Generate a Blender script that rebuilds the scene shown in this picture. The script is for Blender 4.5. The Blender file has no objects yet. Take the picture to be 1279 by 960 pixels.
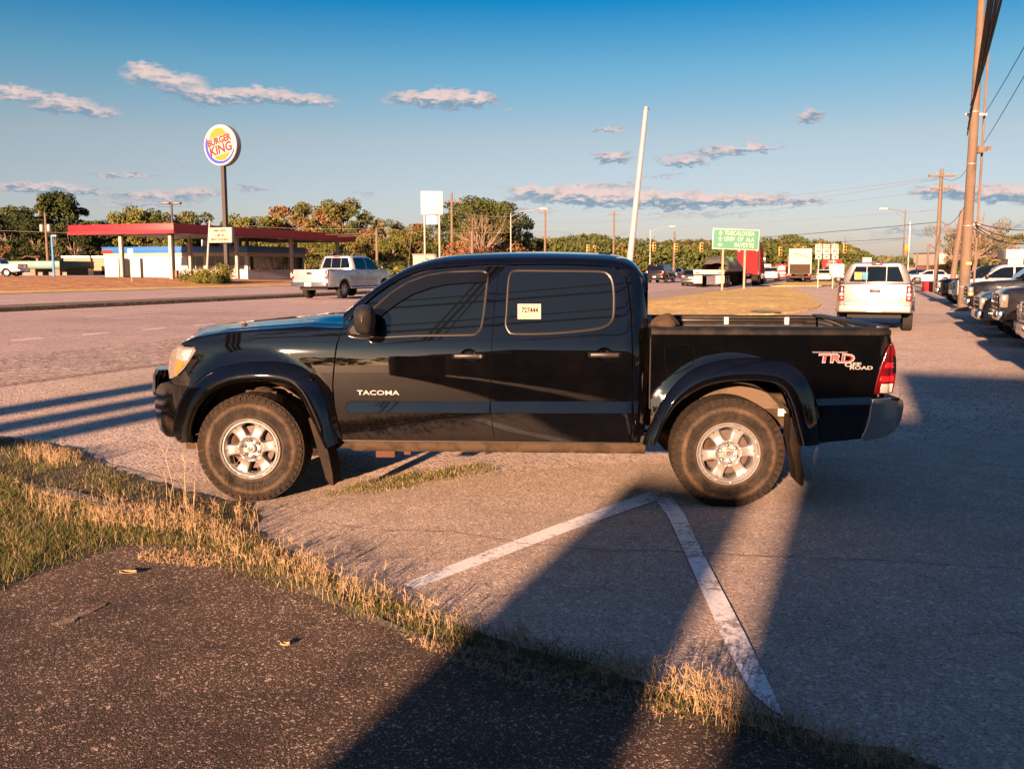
import bpy, bmesh, math, random
import numpy as np
from mathutils import Vector, Matrix
from mathutils.geometry import delaunay_2d_cdt

scene = bpy.context.scene
COL = scene.collection
R = math.radians
random.seed(7)
rng = np.random.default_rng(7)

# ------------------------------------------------------------------ camera
F_PX = 1157.0          # focal length in pixels of the 1279 px wide photograph
PITCH = R(7.14)
CAMH = 1.615
cam_d = bpy.data.cameras.new('camera')
cam = bpy.data.objects.new('camera', cam_d)
COL.objects.link(cam)
cam_d.sensor_fit = 'HORIZONTAL'
cam_d.sensor_width = 36.0
cam_d.lens = 36.0 * F_PX / 1279.0
cam_d.clip_start = 0.05
cam_d.clip_end = 6000
cam.location = (0, 0, CAMH)
cam.rotation_euler = (R(90) - PITCH, 0, 0)
scene.camera = cam

# ------------------------------------------------------------------ light
SUN_EL = R(10.5)
SUN_AZ = R(20.5)       # the sunlight travels towards +Y, turned this much to +X
sun_dir = Vector((math.sin(SUN_AZ) * math.cos(SUN_EL), math.cos(SUN_AZ) * math.cos(SUN_EL), -math.sin(SUN_EL)))
sl = bpy.data.lights.new('sun', 'SUN')
sl.energy = 5.0
sl.angle = R(0.9)
sl.color = (1.0, 0.58, 0.35)
so = bpy.data.objects.new('sun', sl)
COL.objects.link(so)
so.location = (-20, -50, 20)
so.rotation_euler = sun_dir.to_track_quat('-Z', 'Y').to_euler()

world = bpy.data.worlds.new('World')
scene.world = world
world.use_nodes = True
wn = world.node_tree
wn.nodes.clear()


def N(tree, typ, **kw):
    n = tree.nodes.new(typ)
    for k, v in kw.items():
        if k.startswith('i_'):
            n.inputs[k[2:].replace('_', ' ')].default_value = v
        elif isinstance(k, str) and hasattr(n, k):
            setattr(n, k, v)
    return n


class NT:
    """small helper to write shader maths"""
    def __init__(s, tree):
        s.t = tree

    def val(s, v):
        n = s.t.nodes.new('ShaderNodeValue'); n.outputs[0].default_value = v
        return n.outputs[0]

    def m(s, op, a, b=None, c=None, clamp=False):
        n = s.t.nodes.new('ShaderNodeMath'); n.operation = op; n.use_clamp = clamp
        for i, x in enumerate((a, b, c)):
            if x is None:
                continue
            if isinstance(x, (int, float)):
                n.inputs[i].default_value = x
            else:
                s.t.links.new(x, n.inputs[i])
        return n.outputs[0]

    def ramp(s, fac, stops, interp='LINEAR'):
        n = s.t.nodes.new('ShaderNodeValToRGB'); n.color_ramp.interpolation = interp
        el = n.color_ramp.elements
        while len(el) > 1:
            el.remove(el[-1])
        el[0].position = stops[0][0]; el[0].color = (*stops[0][1], 1)
        for p, c in stops[1:]:
            e = el.new(p); e.color = (*c, 1)
        s.t.links.new(fac, n.inputs[0])
        return n.outputs[0]

    def mix(s, fac, a, b, typ='MIX'):
        n = s.t.nodes.new('ShaderNodeMix'); n.data_type = 'RGBA'; n.blend_type = typ
        for idx, x in ((0, fac), (6, a), (7, b)):
            if isinstance(x, (int, float)):
                n.inputs[idx].default_value = x
            elif isinstance(x, tuple):
                n.inputs[idx].default_value = (*x, 1) if len(x) == 3 else x
            else:
                s.t.links.new(x, n.inputs[idx])
        return n.outputs[2]

    def noise(s, vec, scale, detail=4, rough=.55, dist=0.0, col=False):
        n = s.t.nodes.new('ShaderNodeTexNoise')
        n.inputs['Scale'].default_value = scale; n.inputs['Detail'].default_value = detail
        n.inputs['Roughness'].default_value = rough; n.inputs['Distortion'].default_value = dist
        if vec is not None:
            s.t.links.new(vec, n.inputs['Vector'])
        return n.outputs[1 if col else 0]

    def vor(s, vec, scale, feature='F1', out=0):
        n = s.t.nodes.new('ShaderNodeTexVoronoi'); n.feature = feature
        n.inputs['Scale'].default_value = scale
        if vec is not None:
            s.t.links.new(vec, n.inputs['Vector'])
        return n.outputs[out]

    def vmath(s, op, a, b):
        n = s.t.nodes.new('ShaderNodeVectorMath'); n.operation = op
        for i, x in enumerate((a, b)):
            if isinstance(x, tuple):
                n.inputs[i].default_value = x
            elif x is not None:
                s.t.links.new(x, n.inputs[i])
        return n.outputs[0]

    def xyz(s, v):
        n = s.t.nodes.new('ShaderNodeSeparateXYZ'); s.t.links.new(v, n.inputs[0])
        return n.outputs

    def comb(s, x, y, z):
        n = s.t.nodes.new('ShaderNodeCombineXYZ')
        for i, q in enumerate((x, y, z)):
            if isinstance(q, (int, float)):
                n.inputs[i].default_value = q
            else:
                s.t.links.new(q, n.inputs[i])
        return n.outputs[0]


# ---- sky: Nishita, a little more saturated, with small evening clouds
w = NT(wn)
sky = wn.nodes.new('ShaderNodeTexSky')
sky.sky_type = 'NISHITA'
sky.sun_disc = False
sky.sun_elevation = SUN_EL
sky.sun_rotation = math.pi + SUN_AZ
sky.altitude = 50
sky.air_density = 1.0
sky.dust_density = 0.6
sky.ozone_density = 3.0
tc = wn.nodes.new('ShaderNodeTexCoord')
dx, dy, dz = w.xyz(tc.outputs['Generated'])
el_ = w.m('ARCSINE', dz)                      # elevation in radians
az_ = w.m('ARCTAN2', dx, dy)                  # azimuth from +Y to +X
deg = 57.2958
az = w.m('MULTIPLY', az_, deg)
el = w.m('MULTIPLY', el_, deg)
elf = w.m('DIVIDE', el, 40.0, clamp=True)
tint = w.ramp(elf, [(0, (0.516, 0.410, 0.509)), (0.05, (0.516, 0.417, 0.495)), (0.19, (0.566, 0.424, 0.382)), (0.29, (0.283, 0.403, 0.403)), (0.385, (0.011, 0.283, 0.396)), (0.5, (0.035, 0.255, 0.396)), (0.7, (0.212, 0.353, 0.495)), (1, (0.424, 0.530, 0.672))])
sunw = w.m('MULTIPLY', w.m('SUBTRACT', w.m('ADD', w.m('MULTIPLY', dx, -math.sin(SUN_AZ)), w.m('MULTIPLY', dy, -math.cos(SUN_AZ))), -.1), .62, clamp=True)
tint = w.mix(sunw, tint, (.40, .37, .37))            # the sky is paler on the sun's side
skyc = w.mix(1.0, sky.outputs[0], tint, 'MULTIPLY')
# clouds: ellipses in azimuth and elevation, broken up with noise
SP = [  # px, py, half width, half height, weight
    (15, 120, 42, 11, 1), (75, 133, 45, 12, 1), (120, 142, 34, 8, .8), (185, 98, 30, 16, 1), (225, 110, 38, 17, 1), (262, 124, 42, 12, 1), (330, 123, 58, 13, 1), (385, 127, 42, 8, .9),
    (520, 125, 48, 10, .9), (565, 127, 44, 15, 1), (600, 126, 30, 10, .9), (630, 136, 14, 3, .6), (755, 164, 38, 4.5, .8), (765, 198, 32, 10, .95), (855, 203, 38, 9, .9), (900, 190, 50, 8, .9),
    (945, 186, 36, 6, .9), (1012, 147, 20, 9, .9), (700, 246, 74, 14, 1), (770, 250, 85, 15, 1), (850, 252, 80, 13, 1), (930, 251, 70, 10, .95), (1000, 252, 40, 6, .85), (660, 240, 40, 9, .8), (745, 233, 70, 4, .8),
    (55, 236, 62, 8, .95), (110, 241, 32, 4, .75), (155, 220, 52, 3.5, .7), (200, 247, 62, 9, .8), (245, 241, 44, 7, .8), (180, 256, 70, 6, .65), (320, 236, 28, 4, .6), (450, 243, 28, 3, .5), (230, 208, 14, 4, .4),
    (1180, 240, 40, 9, .9), (1250, 243, 66, 12, 1), (1330, 246, 62, 15, 1), (1262, 283, 38, 4, .7), (1160, 288, 80, 6, .55), (330, 282, 60, 5, .5), (820, 220, 44, 3, .5), (1075, 145, 9, 3, .3), (640, 262, 70, 5, .5), (880, 268, 120, 5, .4),
    (1165, 170, 14, 4, .3), (700, 295, 160, 5, .35), (1000, 300, 160, 6, .35), (90, 300, 200, 7, .35)]
nzv = w.comb(w.m('MULTIPLY', az, .34), w.m('MULTIPLY', el, .85), 0.0)
nz1 = w.noise(nzv, 1.1, 6, .62)
nz2 = w.noise(nzv, 3.6, 5, .6)
nz3 = w.noise(nzv, 9.0, 4, .6)
waz = w.m('ADD', az, w.m('MULTIPLY', w.m('SUBTRACT', nz1, .5), 2.6))
wel = w.m('ADD', el, w.m('ADD', w.m('MULTIPLY', w.m('SUBTRACT', nz2, .5), 1.4), w.m('MULTIPLY', w.m('SUBTRACT', nz3, .5), .3)))
dens = None
shade = None
for (cx, cy, hw, hh, wt) in SP:
    a = (cx - 639.5) / F_PX; b = (480 - cy) / F_PX
    X = a; Y = math.cos(PITCH) + b * math.sin(PITCH); Z = -math.sin(PITCH) + b * math.cos(PITCH)
    caz = math.degrees(math.atan2(X, Y)); cel = math.degrees(math.atan2(Z, math.hypot(X, Y)))
    sx = math.degrees(hw / F_PX) * .93 * 1.15; sy = math.degrees(hh / F_PX) * 1.2
    u = w.m('DIVIDE', w.m('SUBTRACT', waz, caz), sx)
    v = w.m('DIVIDE', w.m('SUBTRACT', wel, cel), sy)
    # flat bottom: squash the lower half
    vv = w.m('MULTIPLY', v, w.m('ADD', 1.0, w.m('MULTIPLY', w.m('LESS_THAN', v, 0.0), .5)))
    d = w.m('SUBTRACT', 1.0, w.m('ADD', w.m('MULTIPLY', u, u), w.m('MULTIPLY', vv, vv)), clamp=True)
    d = w.m('MULTIPLY', d, wt)
    s_ = w.m('MULTIPLY', d, v)
    dens = d if dens is None else w.m('MAXIMUM', dens, d)
    shade = s_ if shade is None else w.m('ADD', shade, s_)
dn = w.m('ADD', w.m('MULTIPLY', dens, 1.25), w.m('MULTIPLY', w.m('SUBTRACT', nz1, .62), 1.3))
cov = w.m('MULTIPLY', w.m('MULTIPLY', w.m('SUBTRACT', dn, .05), 1.6, clamp=True), w.m('MULTIPLY', dens, 5.0, clamp=True))
cov = w.m('MULTIPLY', cov, .92)
shn = w.m('ADD', w.m('MULTIPLY', shade, 1.6), w.m('MULTIPLY', w.m('SUBTRACT', nz2, .5), 1.6))
shn = w.m('ADD', shn, .33, clamp=True)
CLOUD_DARK = (.72, 1.12, 1.5); CLOUD_LIT = (2.95, 2.2, 2.0)
ccol = w.mix(shn, CLOUD_DARK, CLOUD_LIT)
final = w.mix(cov, skyc, ccol)
bg = wn.nodes.new('ShaderNodeBackground')
bg.inputs[1].default_value = 0.05
wo = wn.nodes.new('ShaderNodeOutputWorld')
wn.links.new(final, bg.inputs[0])
wn.links.new(bg.outputs[0], wo.inputs[0])

scene.view_settings.view_transform = 'Standard'
scene.view_settings.look = 'None'
scene.view_settings.exposure = 2.6
scene.view_settings.gamma = 1.0
scene.cycles.max_bounces = 6
scene.cycles.diffuse_bounces = 3
scene.cycles.glossy_bounces = 3
scene.cycles.transparent_max_bounces = 6
scene.cycles.use_denoising = True

# ------------------------------------------------------------------ geometry of the photograph


def ray(px, py):
    a = (px - 639.5) / F_PX; b = (480 - py) / F_PX
    return Vector((a, math.cos(PITCH) + b * math.sin(PITCH), -math.sin(PITCH) + b * math.cos(PITCH)))


def W(px, py, Y):
    d = ray(px, py); t = Y / d.y
    return Vector((d.x * t, Y, CAMH + d.z * t))


def G(px, py, h=0.0):
    d = ray(px, py); t = (h - CAMH) / d.z
    return Vector((d.x * t, d.y * t, h))


PHI = R(22)            # heading of the road, turned from +Y to +X
CP, SPH = math.cos(PHI), math.sin(PHI)


def road(s, m, z=0.0):
    return Vector((m * CP + s * SPH, -m * SPH + s * CP, z))


def sm(a, b, x):
    t = min(1.0, max(0.0, (x - a) / (b - a)))
    return t * t * (3 - 2 * t)


def H(x, y):
    m = x * CP - y * SPH
    s = x * SPH + y * CP
    h = .20 * sm(-12.5, -22, m) + .10 * sm(-34, -50, m)
    h += .60 * sm(-46, -64, m) * sm(92, 55, s)
    # slight mound of the verge behind the truck
    h += .16 * sm(-11.2, -8.5, m) * sm(-1.5, -5.5, m) * sm(34, 42, s) * sm(95, 70, s)
    return h


# ------------------------------------------------------------------ objects and materials


def link(o, parent=None):
    COL.objects.link(o)
    if parent is not None:
        o.parent = parent
    return o


def tag(o, label=None, cat=None, group=None, kind=None):
    if label: o['label'] = label
    if cat: o['category'] = cat
    if group: o['group'] = group
    if kind: o['kind'] = kind
    return o


def empty(name, loc=(0, 0, 0), rz=0.0, label=None, cat=None, group=None):
    o = bpy.data.objects.new(name, None)
    o.empty_display_size = .2
    o.location = loc; o.rotation_euler = (0, 0, rz)
    COL.objects.link(o)
    return tag(o, label, cat, group)


def children(o, _c={}):
    return [c for c in bpy.data.objects if c.parent == o]


def copy_tree(o, parent=None):
    c = o.copy(); COL.objects.link(c); c.parent = parent
    for ch in list(o.children):
        copy_tree(ch, c)
    return c


class MB:
    def __init__(s):
        s.v = []; s.f = []; s.mi = []

    def add(s, vs, fs, mi=0):
        n = len(s.v)
        s.v.extend([tuple(p) for p in vs]); s.f.extend([tuple(i + n for i in f) for f in fs]); s.mi.extend([mi] * len(fs))
        return s

    def box(s, x0, x1, y0, y1, z0, z1, mi=0, M=None, b=0.0):
        if b > 0:
            bm = bmesh.new(); bmesh.ops.create_cube(bm, size=1)
            for v in bm.verts:
                v.co = Vector(((x0 + x1) / 2 + v.co.x * (x1 - x0), (y0 + y1) / 2 + v.co.y * (y1 - y0), (z0 + z1) / 2 + v.co.z * (z1 - z0)))
            bmesh.ops.bevel(bm, geom=list(bm.edges), offset=b, segments=2, affect='EDGES', profile=.5)
            bm.verts.index_update()
            vs = [v.co.copy() for v in bm.verts]; fs = [[v.index for v in f.verts] for f in bm.faces]
            bm.free()
        else:
            vs = [Vector(p) for p in ((x0, y0, z0), (x1, y0, z0), (x1, y1, z0), (x0, y1, z0), (x0, y0, z1), (x1, y0, z1), (x1, y1, z1), (x0, y1, z1))]
            fs = [(0, 3, 2, 1), (4, 5, 6, 7), (0, 1, 5, 4), (1, 2, 6, 5), (2, 3, 7, 6), (3, 0, 4, 7)]
        if M is not None:
            vs = [M @ v for v in vs]
        return s.add(vs, fs, mi)

    def tube(s, pts, rad, n=8, cap=True, mi=0):
        pts = [Vector(p) for p in pts]
        if isinstance(rad, (int, float)):
            rad = [rad] * len(pts)
        base = len(s.v)
        up = None
        for i, p in enumerate(pts):
            d = (pts[min(i + 1, len(pts) - 1)] - pts[max(i - 1, 0)]).normalized()
            if up is None:
                up = Vector((0, 0, 1)) if abs(d.z) < .9 else Vector((1, 0, 0))
            a = d.cross(up)
            if a.length < 1e-4:
                a = d.orthogonal()
            a.normalize(); b = a.cross(d).normalized(); up = b
            for k in range(n):
                t = 2 * math.pi * k / n
                q = p + (a * math.cos(t) + b * math.sin(t)) * rad[i]
                s.v.append(tuple(q))
        for i in range(len(pts) - 1):
            for k in range(n):
                s.f.append((base + i * n + k, base + i * n + (k + 1) % n, base + (i + 1) * n + (k + 1) % n, base + (i + 1) * n + k)); s.mi.append(mi)
        if cap:
            s.f.append(tuple(base + k for k in range(n))[::-1]); s.mi.append(mi)
            s.f.append(tuple(base + (len(pts) - 1) * n + k for k in range(n))); s.mi.append(mi)
        return s

    def poly(s, pts, mi=0):
        return s.add(pts, [tuple(range(len(pts)))], mi)

    def extr(s, pts, vec, mi=0):
        """solid from a planar polygon swept by vec"""
        n = len(pts); vec = Vector(vec)
        vs = [Vector(p) for p in pts] + [Vector(p) + vec for p in pts]
        fs = [tuple(range(n))[::-1], tuple(range(n, 2 * n))] + [(i, (i + 1) % n, n + (i + 1) % n, n + i) for i in range(n)]
        return s.add(vs, fs, mi)

    def lathe(s, prof, n=32, axis='y', c=(0, 0, 0), mi=0, closed=False):
        """prof: (r, a) pairs; a along the axis"""
        base = len(s.v); c = Vector(c)
        for r_, a in prof:
            for k in range(n):
                t = 2 * math.pi * k / n
                if axis == 'y':
                    s.v.append(tuple(c + Vector((r_ * math.cos(t), a, r_ * math.sin(t)))))
                else:
                    s.v.append(tuple(c + Vector((r_ * math.cos(t), r_ * math.sin(t), a))))
        m_ = len(prof)
        for i in range(m_ - 1 + (1 if closed else 0)):
            j = (i + 1) % m_
            for k in range(n):
                s.f.append((base + i * n + k, base + i * n + (k + 1) % n, base + j * n + (k + 1) % n, base + j * n + k)); s.mi.append(mi)
        return s

    def loft(s, rows, mi=0, closed=False):
        base = len(s.v); n = len(rows[0])
        for r_ in rows:
            s.v.extend([tuple(p) for p in r_])
        for i in range(len(rows) - 1):
            for k in range(n - (0 if closed else 1)):
                k2 = (k + 1) % n
                s.f.append((base + i * n + k, base + i * n + k2, base + (i + 1) * n + k2, base + (i + 1) * n + k)); s.mi.append(mi)
        return s

    def build(s, name, mats, parent=None, smooth=True, angle=35, fix=True):
        me = bpy.data.meshes.new(name)
        me.from_pydata(s.v, [], s.f)
        if not isinstance(mats, (list, tuple)):
            mats = [mats]
        for m_ in mats:
            me.materials.append(m_)
        if len(mats) > 1:
            me.polygons.foreach_set('material_index', s.mi)
        if fix:
            bm = bmesh.new(); bm.from_mesh(me)
            bmesh.ops.recalc_face_normals(bm, faces=bm.faces)
            bm.to_mesh(me); bm.free()
        if smooth:
            me.polygons.foreach_set('use_smooth', [True] * len(me.polygons))
            me.set_sharp_from_angle(angle=R(angle))
        me.update()
        return link(bpy.data.objects.new(name, me), parent)


def pmat(name, col, rough=.6, metal=0.0, coat=0.0, spec=None, emit=None, estr=0.0, var=0.0, vscale=3.0, bump=0.0, bscale=40.0, dirt=None, dscale=2.0, damt=.5, coat_rough=.03):
    m_ = bpy.data.materials.new(name); m_.use_nodes = True
    t = m_.node_tree; b = t.nodes['Principled BSDF']; n = NT(t)
    b.inputs['Base Color'].default_value = (*col, 1)
    b.inputs['Roughness'].default_value = rough
    b.inputs['Metallic'].default_value = metal
    b.inputs['Coat Weight'].default_value = coat
    b.inputs['Coat Roughness'].default_value = coat_rough
    if spec is not None:
        b.inputs['Specular IOR Level'].default_value = spec
    if emit is not None:
        b.inputs['Emission Color'].default_value = (*emit, 1); b.inputs['Emission Strength'].default_value = estr
    c_ = None
    if var > 0 or dirt is not None or bump > 0:
        tc_ = t.nodes.new('ShaderNodeTexCoord'); vec = tc_.outputs['Object']
    if var > 0:
        nz = n.noise(vec, vscale, 5, .6)
        f = n.m('ADD', n.m('MULTIPLY', n.m('SUBTRACT', nz, .5), 2 * var * 1.6), 1.0)
        c_ = n.mix(1.0, (*col, 1), n.comb(f, f, f), 'MULTIPLY')
    if dirt is not None:
        nz = n.noise(vec, dscale, 6, .7)
        k = n.m('MULTIPLY', n.m('SUBTRACT', nz, .5 - damt * .3), 4.0, clamp=True)
        c_ = n.mix(n.m('MULTIPLY', k, damt), c_ if c_ is not None else (*col, 1), (*dirt, 1))
        rr = n.m('ADD', n.m('MULTIPLY', k, .3 * damt), rough, clamp=True)
        t.links.new(rr, b.inputs['Roughness'])
    if c_ is not None:
        t.links.new(c_, b.inputs['Base Color'])
    if bump > 0:
        bn = t.nodes.new('ShaderNodeBump'); bn.inputs['Strength'].default_value = bump; bn.inputs['Distance'].default_value = .01
        t.links.new(n.noise(vec, bscale, 4, .6), bn.inputs['Height'])
        t.links.new(bn.outputs[0], b.inputs['Normal'])
    return m_


def inside(poly, x, z):
    c = False; n = len(poly); j = n - 1
    for i in range(n):
        xi, zi = poly[i]; xj, zj = poly[j]
        if (zi > z) != (zj > z) and x < (xj - xi) * (z - zi) / (zj - zi) + xi:
            c = not c
        j = i
    return c


def resample(poly, step, closed=True):
    out = []
    n = len(poly)
    for i in range(n if closed else n - 1):
        a = poly[i]; b = poly[(i + 1) % n]
        L = math.dist(a, b); k = max(1, int(round(L / step)))
        for j in range(k):
            t = j / k
            out.append(tuple(a[q] + (b[q] - a[q]) * t for q in range(len(a))))
    if not closed:
        out.append(tuple(poly[-1]))
    return out


def smooth_poly(poly, k=3, closed=True):
    """Catmull-Rom through the points"""
    n = len(poly); out = []
    rngi = range(n) if closed else range(n - 1)
    for i in rngi:
        if closed:
            p0, p1, p2, p3 = poly[(i - 1) % n], poly[i], poly[(i + 1) % n], poly[(i + 2) % n]
        else:
            p0, p1, p2, p3 = poly[max(i - 1, 0)], poly[i], poly[i + 1], poly[min(i + 2, n - 1)]
        for j in range(k):
            t = j / k
            out.append(tuple(.5 * ((2 * p1[q]) + (-p0[q] + p2[q]) * t + (2 * p0[q] - 5 * p1[q] + 4 * p2[q] - p3[q]) * t * t + (-p0[q] + 3 * p1[q] - 3 * p2[q] + p3[q]) * t ** 3) for q in range(len(p1))))
    if not closed:
        out.append(tuple(poly[-1]))
    return out


def area2(p):
    return sum(p[i][0] * p[(i + 1) % len(p)][1] - p[(i + 1) % len(p)][0] * p[i][1] for i in range(len(p)))


def inset(poly, d):
    s_ = 1 if area2(poly) > 0 else -1
    out = []; n = len(poly)
    for i in range(n):
        a = poly[i - 1]; b = poly[i]; c = poly[(i + 1) % n]
        t1 = Vector((b[0] - a[0], b[1] - a[1])); t2 = Vector((c[0] - b[0], c[1] - b[1]))
        if t1.length < 1e-9 or t2.length < 1e-9:
            out.append(b); continue
        t = t1.normalized() + t2.normalized()
        if t.length < 1e-6:
            out.append(b); continue
        t.normalize()
        nrm = Vector((-t.y, t.x)) * s_
        out.append((b[0] + nrm.x * d, b[1] + nrm.y * d))
    return out


def tri2d(outline, holes, step, rings=(), extra_pts=None):
    """triangulate a polygon with holes and inner grid points; returns verts2d, tris"""
    pts = list(outline); edges = [(i, (i + 1) % len(outline)) for i in range(len(outline))]
    for h in holes:
        k = len(pts); pts += list(h); edges += [(k + i, k + (i + 1) % len(h)) for i in range(len(h))]
    nb = len(pts)
    B = np.array(pts)
    segs = []
    for e in edges:
        segs.append((*pts[e[0]], *pts[e[1]]))
    S_ = np.array(segs)

    def dist(P):
        A = S_[:, 0:2][None]; Bv = S_[:, 2:4][None]; P = np.asarray(P)[:, None, :]
        AB = Bv - A; L = (AB ** 2).sum(-1) + 1e-12
        t = np.clip(((P - A) * AB).sum(-1) / L, 0, 1)
        C = A + AB * t[..., None]
        return np.sqrt(((P - C) ** 2).sum(-1)).min(1)
    extra = []
    for d in rings:
        q = inset(outline, d)
        q = [p for p in q if inside(outline, *p)]
        if q:
            dd = dist(q); extra += [p for p, e in zip(q, dd) if e > d * .7]
    x0, z0 = B.min(0); x1, z1 = B.max(0)
    g = extra_pts if extra_pts is not None else [(x, z) for x in np.arange(x0 + step / 2, x1, step) for z in np.arange(z0 + step / 2, z1, step)]
    g = [p for p in g if inside(outline, *p) and not any(inside(h, *p) for h in holes)]
    if g:
        dd = dist(g); lim = max([step * (.45 if extra_pts is None else .25)] + [r_ * 1.25 for r_ in rings])
        extra += [p for p, e in zip(g, dd) if e > lim]
    allp = [Vector((p[0], p[1])) for p in pts + extra]
    vs, es, fs, ov, oe, of = delaunay_2d_cdt(allp, edges, [], 0, 1e-6)
    tris = []
    for f in fs:
        cx = sum(vs[i].x for i in f) / len(f); cz = sum(vs[i].y for i in f) / len(f)
        if inside(outline, cx, cz) and not any(inside(h, cx, cz) for h in holes):
            tris.append(tuple(f))
    v2 = [(v.x, v.y) for v in vs]
    dd = dist(v2)
    return v2, tris, dd


def prism(mb, outline, yf, b=.02, step=.12, mi=0, holes=()):
    """closed solid: side faces at +-yf(x,z) with rounded rims, symmetric about y = 0"""
    v2, tris, dd = tri2d(outline, list(holes), step, rings=(b * .25, b))
    used = {}
    near = []; far = []
    for (x, z), d in zip(v2, dd):
        y = yf(x, z)
        k = min(1.0, d / b)
        y -= b * (1 - math.sqrt(max(0, 1 - (1 - k) ** 2)))
        near.append((x, y, z)); far.append((x, -y, z))
    n = len(near)
    fs = [t for t in tris] + [tuple(n + i for i in t[::-1]) for t in tris]
    from collections import Counter
    ec = Counter()
    dire = {}
    for t in tris:
        for i in range(len(t)):
            e = (t[i], t[(i + 1) % len(t)]); ec[tuple(sorted(e))] += 1; dire[tuple(sorted(e))] = e
    for e, c in ec.items():
        if c == 1:
            a, b_ = dire[e]
            fs.append((b_, a, n + a, n + b_))
    mb.add(near + far, fs, mi)
    return mb


def text_geo(body, size=1.0, extrude=0.0, align='CENTER', res=3, bold=0.0, spacing=1.0):
    cu = bpy.data.curves.new('lettering', 'FONT'); cu.body = body; cu.size = size; cu.extrude = extrude
    cu.align_x = align; cu.align_y = 'CENTER'; cu.resolution_u = res; cu.offset = bold; cu.space_character = spacing
    o = bpy.data.objects.new('lettering', cu)
    COL.objects.link(o)
    dg = bpy.context.evaluated_depsgraph_get(); dg.update()
    me = bpy.data.meshes.new_from_object(o.evaluated_get(dg))
    vs = [v.co.copy() for v in me.vertices]; fs = [tuple(p.vertices) for p in me.polygons]
    bpy.data.objects.remove(o); bpy.data.curves.remove(cu); bpy.data.meshes.remove(me)
    return vs, fs


def text_on(mb, body, size, O, ux, uy, extrude=.0, mi=0, sx=1.0, shear=0.0, **kw):
    """lettering in the plane through O with axes ux (reading direction) and uy (up)"""
    vs, fs = text_geo(body, size, extrude, **kw)
    ux = Vector(ux).normalized(); uy = Vector(uy).normalized(); nz = ux.cross(uy)
    mb.add([Vector(O) + ux * (v.x * sx + v.y * shear) + uy * v.y + nz * v.z for v in vs], fs, mi)
    return mb

# ================================================================== GROUND


def ground_mat(name, base, light, dark, sc=90.0, amt=.35, big=.25, bump=.5, warm=None, stain=None, contrast=1.0, bscale=60.0):
    m_ = bpy.data.materials.new(name); m_.use_nodes = True
    t = m_.node_tree; b = t.nodes['Principled BSDF']; n = NT(t)
    tc_ = t.nodes.new('ShaderNodeTexCoord'); vec = tc_.outputs['Object']
    cell = n.vor(vec, sc, 'F1', 1)                        # random colour per stone
    cr = n.xyz(cell)
    cell2 = n.xyz(n.vor(vec, sc * .45, 'F1', 1))
    k1 = n.m('MULTIPLY', n.m('SUBTRACT', cr[0], 1 - amt), 1 / amt, clamp=True)
    k2 = n.m('MULTIPLY', n.m('SUBTRACT', cell2[1], 1 - amt * .5), 2 / amt, clamp=True)
    kd = n.m('MULTIPLY', n.m('SUBTRACT', cr[2], 1 - amt), 1 / amt, clamp=True)
    c_ = n.mix(kd, base, dark)
    c_ = n.mix(n.m('MAXIMUM', k1, k2), c_, light)
    big1 = n.noise(vec, .7, 6, .6, .6)
    big2 = n.noise(vec, 5.0, 5, .65)
    fac = n.m('ADD', 1.0, n.m('ADD', n.m('MULTIPLY', n.m('SUBTRACT', big1, .5), 2.4 * big), n.m('MULTIPLY', n.m('SUBTRACT', big2, .5), 1.6 * big)))
    c_ = n.mix(1.0, c_, n.comb(fac, fac, fac), 'MULTIPLY')
    if stain is not None:
        st = n.noise(vec, 1.6, 7, .65, 1.2)
        k = n.m('MULTIPLY', n.m('SUBTRACT', st, .56), 7.0, clamp=True)
        c_ = n.mix(n.m('MULTIPLY', k, .55), c_, stain)
    wear = n.noise(vec, .28, 8, .72, 1.5)
    wk = n.m('ADD', 1.0, n.m('MULTIPLY', n.m('SUBTRACT', wear, .5), 1.5 * big / .2 * .45))
    c_ = n.mix(1.0, c_, n.comb(wk, wk, wk), 'MULTIPLY')
    spot = n.vor(n.vmath('ADD', vec, n.comb(n.m('MULTIPLY', big2, .12), n.m('MULTIPLY', big1, .12), 0.0)), 1.7, 'F1', 0)
    sk_ = n.m('MULTIPLY', n.m('SUBTRACT', .085, spot), 22.0, clamp=True)
    c_ = n.mix(n.m('MULTIPLY', sk_, .45), c_, dark)
    t.links.new(c_, b.inputs['Base Color'])
    b.inputs['Roughness'].default_value = .85
    b.inputs['Specular IOR Level'].default_value = .3
    hd = n.vor(vec, sc * .8, 'F1', 0)
    hn = n.noise(vec, bscale, 5, .7)
    h_ = n.m('ADD', n.m('MULTIPLY', hd, -.7), n.m('MULTIPLY', hn, 1.2))
    bn = t.nodes.new('ShaderNodeBump'); bn.inputs['Strength'].default_value = bump; bn.inputs['Distance'].default_value = .008
    t.links.new(h_, bn.inputs['Height']); t.links.new(bn.outputs[0], b.inputs['Normal'])
    return m_


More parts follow.
